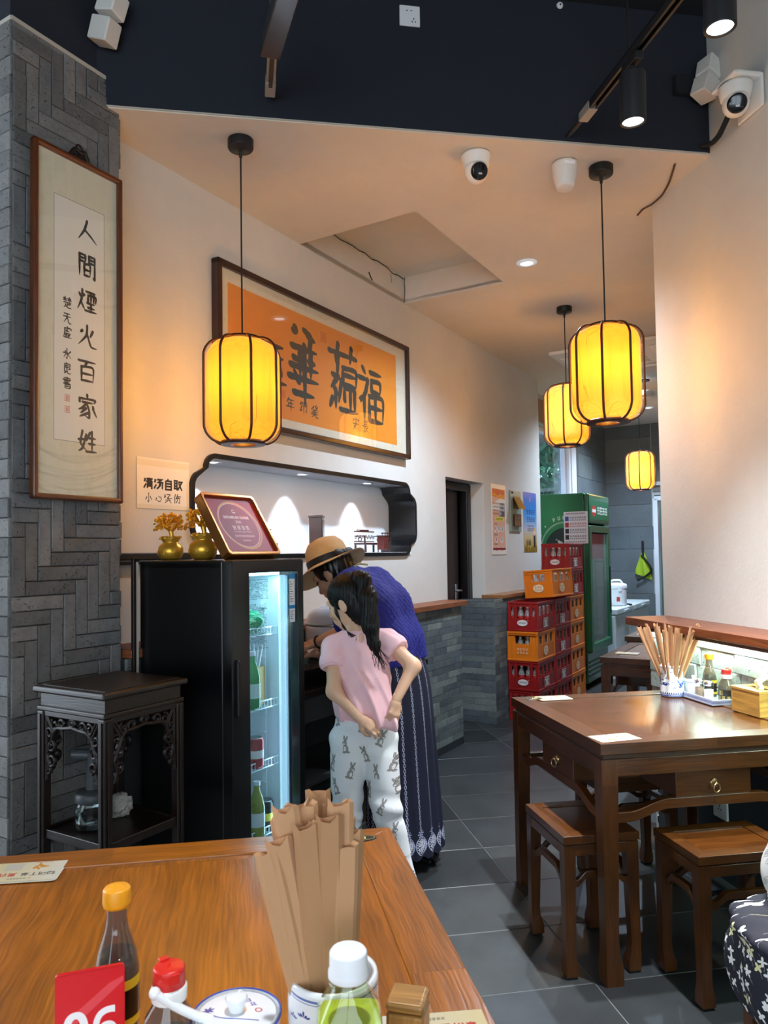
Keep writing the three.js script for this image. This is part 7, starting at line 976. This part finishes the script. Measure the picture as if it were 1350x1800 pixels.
// --- the woman in the straw hat, bent over the counter ---
{
  const O = [0.72, 3.32], L = loc(O), t = thing('person', 'woman in a straw hat, blue knit top and long navy skirt bending over the counter', 'person', [O[0], 0, -O[1]], 0), sk = skin('#c99a7c');
  const wu = [sT, 0, -cT], off = (p, d, y = 0) => [p[0] + wu[0] * d, p[1] + y, p[2] + wu[2] * d];          // along her shoulders, away from the viewer
  const pel = L(0.682, 0.85, 3.3), wst = L(0.652, 0.97, 3.32), ch = L(0.597, 1.12, 3.355), ub = L(0.545, 1.21, 3.385), nk = L(0.5, 1.255, 3.415), hc = L(0.418, 1.275, 3.475);
  const both = (p, d, r) => [ell(p, [r, r, r]), ...[-1, 1].map((s) => ell(off(p, s * d), [r, r, r]))], tor = (rs) => [-1, 1].flatMap((s) => chain([off(pel, s * 0.06), off(wst, s * 0.055), off(ch, s * 0.065), off(ub, s * 0.085)], rs));
  const S1 = off(ub, -0.155, -0.012), S2 = off(ub, 0.155, -0.012), E1 = L(0.452, 1.03, 3.315), W1 = L(0.33, 0.965, 3.44), E2 = L(0.45, 0.95, 3.46), W2 = L(0.35, 0.915, 3.49);
  const f1 = L(0.785, 0.05, 3.315), f2 = L(0.728, 0.05, 3.385), toe = (f) => [f[0] - 0.754 * 0.13, 0.03, f[2] - 0.657 * 0.13];
  const H = headParts(hc, [-0.71, -0.66, -0.56], [-0.42, 0.86, -0.3], 1.0);
  const body = smin([...tor([0.07, 0.075, 0.098, 0.08]), cap(ub, nk, 0.06, 0.05), cap(nk, L(0.44, 1.26, 3.455), 0.05, 0.047), ...chain([S1, E1, W1], [0.048, 0.036, 0.024]), ...chain([S2, E2, W2], [0.048, 0.036, 0.024]), ...chain([off(pel, -0.07), L(0.735, 0.47, 3.3), f1], [0.07, 0.055, 0.036]), ...chain([off(pel, 0.07), L(0.715, 0.47, 3.39), f2], [0.07, 0.055, 0.036])], 0.035);
  const feet = smin([cap(f1, toe(f1), 0.036, 0.028), cap(f2, toe(f2), 0.036, 0.028)], 0.01), fine = smin([...H.fs, cap(nk, L(0.44, 1.26, 3.455), 0.048, 0.047)], 0.016);
  const gB = surf((x, y, z) => Math.min(body(x, y, z), feet(x, y, z)), [-0.5, -0.01, -0.35], [0.25, 1.4, 0.22], 0.0105), gH = surf((x, y, z) => Math.min(fine(x, y, z), ...H.ears.map((e) => e(x, y, z))), hc.map((v) => v - 0.17), hc.map((v) => v + 0.17), 0.0048);
  part(t, 'body', jn(gB, gH, handGeo(W1, [-0.45, -0.12, -0.4], [0.3, 1, 0.2], 0.95, 0.5, 1, 0.0042), handGeo(W2, [-0.5, -0.05, -0.1], [0.2, 1, 0.3], 0.95, 0.5, -1, 0.0042)), sk);
  const knit = phy('#171d80', 0.8, { sheen: 0.3, sheenColor: new THREE.Color('#2d3bd0'), bumpMap: again(plasterBump, 22), bumpScale: 0.003 }), kn = (x, y, z) => 0.003 * Math.sin((x * 0.8 - z) * 150 + Math.sin(y * 60)) * Math.sin(y * 170 + x * 50);
  const blF = smin([...tor([0.112, 0.118, 0.122, 0.1]), cap(ub, nk, 0.082, 0.062), ...chain([S1, [0, 1, 2].map((i) => S1[i] + (E1[i] - S1[i]) * 0.8)], [0.068, 0.058]), ...chain([S2, [0, 1, 2].map((i) => S2[i] + (E2[i] - S2[i]) * 0.8)], [0.068, 0.058])], 0.04), nh = cap(nk, L(0.42, 1.275, 3.48), 0.052, 0.07);
  part(t, 'top', surf(cut((x, y, z) => blF(x, y, z) + kn(x, y, z), (x, y, z) => 0.885 + (x + 0.05) * 0.12 - y, (x, y, z) => -nh(x, y, z)), [-0.42, 0.86, -0.34], [0.16, 1.4, 0.2], 0.0066), knit);
  const zig = []; for (let k = 0; k < 4; k++) { const b = [0.012 + k * 0.002, 1.2 - k * 0.07]; }
  // long pleated skirt with chain stitching and a lace hem
  const skT = ctex(1024, 1024, (g, W) => { g.fillStyle = '#080c28'; g.fillRect(0, 0, W, W); g.strokeStyle = '#b9bfd6'; g.lineWidth = 2.6; for (let k = 0; k < 18; k++) { const x = 28 + k * 56.9; for (let y = 0; y < 905; y += 26) { g.beginPath(); g.ellipse(x, y, 4.5, 9, 0, 0, 7); g.stroke(); g.beginPath(); g.moveTo(x, y + 9); g.lineTo(x, y + 17); g.stroke(); } for (let i = 0; i < 8; i++) { g.save(); g.translate(x, 908); g.rotate(i * 0.785); g.fillStyle = '#aab0c8'; g.fillRect(-2, 4, 4, 14); g.restore(); } for (let i = 0; i < 7; i++) { g.save(); g.translate(x + Math.cos(i) * 13, 966 + Math.sin(i) * 22); g.strokeStyle = '#c3c7d6'; for (let q = 0; q < 5; q++) { g.beginPath(); g.arc(Math.cos(q * 1.26) * 9, Math.sin(q * 1.26) * 11, 5, 0, 7); g.stroke(); } g.restore(); } g.beginPath(); g.ellipse(x, 966, 26, 44, 0, 0, 7); g.stroke(); } });
  const nu = 180, nv = 40, p = [], uv = [], idx = []; for (let j = 0; j <= nv; j++) for (let i = 0; i <= nu; i++) { const v = j / nv, a = (i / nu) * 2 * Math.PI, pl = Math.sin(a * 18), sc = j === nv ? -0.016 * Math.abs(Math.sin(a * 9)) : 0, rn = 0.128 + 0.028 * v - 0.03 * Math.pow(1 - v, 12) + 0.009 * v * pl, ru = 0.178 + 0.022 * v - 0.02 * Math.pow(1 - v, 12) + 0.009 * v * pl, cx = 0.678 + 0.026 * v - 0.03 * Math.pow(1 - v, 10) - O[0], y = 0.965 - 0.885 * v + 0.02 * (1 - v) * 0 - sc - (j === nv ? 0.012 : 0), e = Math.cos(a) * rn, b = Math.sin(a) * ru; p.push(cx + e * cT + b * sT, y, -(3.305 - O[1]) + e * sT - b * cT); uv.push(i / nu, 1 - v); }
  for (let j = 0; j < nv; j++) for (let i = 0; i < nu; i++) { const a = j * (nu + 1) + i; idx.push(a, a + nu + 1, a + 1, a + 1, a + nu + 1, a + nu + 2); }
  const sg = new THREE.BufferGeometry(); sg.setAttribute('position', new THREE.Float32BufferAttribute(p, 3)); sg.setAttribute('uv', new THREE.Float32BufferAttribute(uv, 2)); sg.setIndex(idx); sg.computeVertexNormals(); part(t, 'skirt', sg, std('#ffffff', 0.8, { map: skT, side: THREE.DoubleSide }));
  for (const f of [f1, f2]) { const s = part(t, 'shoe', surf(cut(smin([cap([f[0] + 0.03, 0.034, f[2] + 0.026], [f[0] - 0.05, 0.03, f[2] - 0.044], 0.036, 0.038), cap([f[0] - 0.05, 0.03, f[2] - 0.044], [f[0] - 0.125, 0.024, f[2] - 0.109], 0.038, 0.026)], 0.02), (x, y) => -y, (x, y) => y - 0.062), [f[0] - 0.19, -0.01, f[2] - 0.18], [f[0] + 0.1, 0.09, f[2] + 0.1], 0.006), phy('#0d0c0e', 0.25)); part(s, 'sole', rb(0.08, 0.02, 0.2, 0.008, 0, 0.01, 0), MP.black, [f[0] - 0.035, 0, f[2] - 0.03], 0.855); }
  // hair and hat
  const hairM = phy('#120d0c', 0.4), hb = smin([H.e(0, 0.03, -0.02, 0.083, 0.095, 0.1), H.e(0, -0.06, -0.07, 0.07, 0.075, 0.045), H.e(0.03, -0.1, -0.06, 0.05, 0.06, 0.035)], 0.03), fc = H.e(0, -0.05, 0.09, 0.075, 0.11, 0.1), eC = [1, -1].map((a) => H.e(a * 0.085, -0.01, 0.005, 0.02, 0.032, 0.028));
  part(t, 'hair', surf(cut((x, y, z) => hb(x, y, z) + 0.002 * Math.sin(x * 260 + y * 60), (x, y, z) => -fc(x, y, z), ...eC.map((e) => (x, y, z) => -e(x, y, z))), hc.map((v) => v - 0.18), hc.map((v) => v + 0.18), 0.006), hairM);
  for (const a of [-1, 1]) { part(t, 'eye', new THREE.SphereGeometry(0.011, 12, 10), std('#1c1512', 0.25), H.p(a * 0.032, 0.004, 0.077)); }
  part(t, 'lips', at(new THREE.SphereGeometry(0.5, 14, 10).scale(0.042, 0.016, 0.016), 0, 0, 0), std('#a5524c', 0.5), H.p(0, -0.058, 0.086)).quaternion.copy(H.q);
  const hat = new THREE.Group(); hat.name = 'straw_hat'; hat.position.set(...H.p(0, 0.052, -0.012)); hat.quaternion.setFromUnitVectors(V3(0, 1, 0), V3(-0.3, 0.93, -0.2).normalize()); t.add(hat);
  const strawT = dtex(256, 256, (u, v) => { const q = 0.72 + 0.22 * Math.sin(v * 256 * 0.8) * Math.sin(u * 256 * 0.5) + (nC(u, v) - 0.5) * 0.2; return [q, q * 0.96, q * 0.88]; }, true, [14, 5]), straw = std('#ffe0ae', 0.85, { map: strawT, bumpMap: again(cottonBump, 10), bumpScale: 0.001, side: THREE.DoubleSide });
  part(hat, 'crown', lathe([[0.104, 0.0], [0.103, 0.04], [0.094, 0.085], [0.07, 0.115], [0.03, 0.128], [0, 0.13]], 44), straw);
  const br = lathe([[0.1, 0.002], [0.12, -0.004], [0.15, -0.018], [0.172, -0.03], [0.174, -0.027], [0.15, -0.014], [0.12, 0.0], [0.1, 0.005]], 60), bp = br.attributes.position; for (let i = 0; i < bp.count; i++) { const a = Math.atan2(bp.getZ(i), bp.getX(i)), rr = Math.hypot(bp.getX(i), bp.getZ(i)); bp.setY(i, bp.getY(i) + (rr - 0.1) * (0.45 * Math.cos(a - 0.85) + 0.1 * Math.sin(3 * a))); } br.computeVertexNormals(); part(hat, 'brim', br, straw);
  part(hat, 'ribbon', lathe([[0.105, 0.002], [0.1065, 0.004], [0.1055, 0.034], [0.104, 0.036]], 44), std('#0c0c10', 0.6)); const bow = part(hat, 'bow', join(at(new THREE.SphereGeometry(1, 14, 10).scale(0.035, 0.018, 0.012), 0.03, 0, 0, 0, 0, 0.2), at(new THREE.SphereGeometry(1, 14, 10).scale(0.035, 0.018, 0.012), -0.03, 0, 0, 0, 0, -0.2), new THREE.SphereGeometry(0.013, 12, 10)), std('#0c0c10', 0.6), [0.105 * 0.65, 0.02, 0.105 * 0.78], 0.7);
  // bracelets and the light strap at the nape
  const ringAt = (a, b, q, r, th) => { const m = V3(...a).lerp(V3(...b), q), g = new THREE.TorusGeometry(r, th, 8, 26); g.applyQuaternion(new THREE.Quaternion().setFromUnitVectors(V3(0, 0, 1), V3(...b).sub(V3(...a)).normalize())); return g.translate(m.x, m.y, m.z); };
  part(t, 'bracelet', ringAt(E2, W2, 0.78, 0.03, 0.005), std('#3a3b1c', 0.4)); part(t, 'bracelet', ringAt(E2, W2, 0.9, 0.029, 0.004), MP.brass); part(t, 'wrist_strap', ringAt(E1, W1, 0.93, 0.027, 0.005), MP.black);
  part(t, 'necklace', tube([L(0.56, 1.32, 3.36), L(0.52, 1.325, 3.37), L(0.495, 1.3, 3.365), L(0.49, 1.25, 3.36)], 0.005, 20, 6), std('#b9b08a', 0.4));
}
// --- the person at the right edge, seen from behind on a stool ---
{
  const O = [1.385, 1.62], L = loc(O), t = thing('person', 'seated person in a white blouse and dark floral skirt at the right edge', 'person', [O[0], 0, -O[1]], -Math.PI / 2), sk = skin('#d0a284');
  const P = (x, y, f) => [x, y, -f], hc = P(0.0, 1.17, 0.26), H = headParts(hc, [0.1, -0.1, -1], [0, 1, -0.05], 1), S = [-0.165, 0.165], tor = (r) => [-1, 1].flatMap((s) => chain([P(s * 0.07, 0.55, 0.035), P(s * 0.06, 0.7, 0.075), P(s * 0.08, 0.9, 0.15)], r)), el = [P(-0.22, 0.68, 0.18), P(0.22, 0.68, 0.18)], wr = [P(-0.12, 0.62, 0.38), P(0.12, 0.62, 0.38)];
  const body = smin([...tor([0.115, 0.1, 0.095]), cap(P(0, 0.96, 0.13), P(0.0, 1.08, 0.2), 0.05, 0.047), ...[0, 1].flatMap((i) => [cap(P(0, 0.95, 0.12), P(S[i], 0.93, 0.13), 0.055, 0.05), ...chain([P(S[i], 0.93, 0.13), el[i], wr[i]], [0.047, 0.036, 0.024]), ...chain([P(S[i] * 0.55, 0.53, 0.02), P(S[i] * 0.6, 0.52, 0.36), P(S[i] * 0.6, 0.09, 0.4)], [0.09, 0.06, 0.036]), cap(P(S[i] * 0.6, 0.06, 0.4), P(S[i] * 0.65, 0.03, 0.52), 0.034, 0.026)])], 0.035), fine = smin(H.fs, 0.016);
  part(t, 'body', jn(surf(body, [-0.3, -0.01, -0.64], [0.32, 1.12, 0.2], 0.0115), surf((x, y, z) => Math.min(fine(x, y, z), ...H.ears.map((e) => e(x, y, z))), hc.map((v) => v - 0.16), hc.map((v) => v + 0.16), 0.006), handGeo(wr[0], [0.3, -0.05, -1], [0, 1, 0], 0.95, 0.4, -1, 0.005), handGeo(wr[1], [-0.3, -0.05, -1], [0, 1, 0], 0.95, 0.4, 1, 0.005)), sk);
  const flo = ctex(512, 512, (g, W) => { g.fillStyle = '#0e1120'; g.fillRect(0, 0, W, W); const r = rng(77); for (let i = 0; i < 46; i++) { const x = r() * W, y = r() * W, a0 = r() * 6; g.fillStyle = r() < 0.75 ? '#e5e4df' : '#d8d29a'; for (let k = 0; k < 4; k++) { const a = a0 + k * 1.5, rr = 10 + r() * 8; g.beginPath(); g.ellipse(x + Math.cos(a) * rr, y + Math.sin(a) * rr, 12 + r() * 6, 6 + r() * 4, a, 0, 7); g.fill(); } g.strokeStyle = '#c9c9c2'; g.lineWidth = 1.6; g.beginPath(); g.moveTo(x, y); g.quadraticCurveTo(x + 20, y + 20, x + 16 + r() * 30, y + 46); g.stroke(); } }), lea = ctex(512, 512, (g, W) => { g.fillStyle = '#e9e9e6'; g.fillRect(0, 0, W, W); const r = rng(78); for (let i = 0; i < 26; i++) { const x = r() * W, y = r() * W, a = r() * 6; g.strokeStyle = r() < 0.3 ? '#a3543a' : '#70737c'; g.lineWidth = 2.2; g.beginPath(); g.ellipse(x, y, 44, 13, a, 0, 7); g.stroke(); for (let k = 0; k < 6; k++) { g.beginPath(); g.moveTo(x, y); g.lineTo(x + Math.cos(a + k) * 26, y + Math.sin(a + k) * 20); g.stroke(); } } });
  for (const q of [flo, lea]) { q.wrapS = q.wrapT = THREE.RepeatWrapping; q.repeat.set(4.6, 4.6); }
  const blF = smin([...tor([0.135, 0.128, 0.118]), ...[0, 1].flatMap((i) => [cap(P(0, 0.95, 0.12), P(S[i], 0.93, 0.13), 0.07, 0.066), ...chain([P(S[i], 0.93, 0.13), el[i], P(S[i] * 1.1, 0.645, 0.26)], [0.068, 0.07, 0.06])])], 0.04);
  part(t, 'blouse', surf(cut((x, y, z) => blF(x, y, z) + 0.004 * Math.sin(y * 40 + x * 26), (x, y) => 0.5 - y, (x, y) => y - 1.0), [-0.32, 0.47, -0.3], [0.34, 1.03, 0.2], 0.009), std('#d4d4d0', 0.8, { map: lea }));
  const skF = smin([ell(P(0, 0.5, 0.03), [0.19, 0.075, 0.14]), ...[0, 1].map((i) => cap(P(S[i] * 0.5, 0.5, 0.05), P(S[i] * 0.6, 0.5, 0.36), 0.1, 0.085)), ell(P(0, 0.445, -0.07), [0.2, 0.035, 0.15]), ell(P(-0.02, 0.33, -0.15), [0.17, 0.13, 0.04]), ...[0, 1].map((i) => cap(P(S[i] * 0.6, 0.46, 0.38), P(S[i] * 0.6, 0.18, 0.4), 0.085, 0.095)), ell(P(0.15, 0.34, 0.09), [0.05, 0.22, 0.13]), ell(P(0.0, 0.34, 0.4), [0.14, 0.2, 0.06])], 0.03);
  part(t, 'skirt', surf(cut((x, y, z) => skF(x, y, z) + 0.005 * Math.sin(x * 46 + z * 52 + y * 10), (x, y) => 0.12 - y), [-0.44, 0.1, -0.62], [0.34, 0.68, 0.24], 0.009), std('#ffffff', 0.75, { map: flo }));
  const hb = smin([H.e(0, 0.03, -0.02, 0.085, 0.096, 0.1), H.e(0, -0.1, -0.06, 0.08, 0.1, 0.05)], 0.04), fc = H.e(0, -0.05, 0.09, 0.075, 0.11, 0.1); part(t, 'hair', surf(cut(hb, (x, y, z) => -fc(x, y, z)), hc.map((v) => v - 0.24), hc.map((v) => v + 0.2), 0.009), phy('#15100e', 0.4));
}
renderer.render(scene, camera);
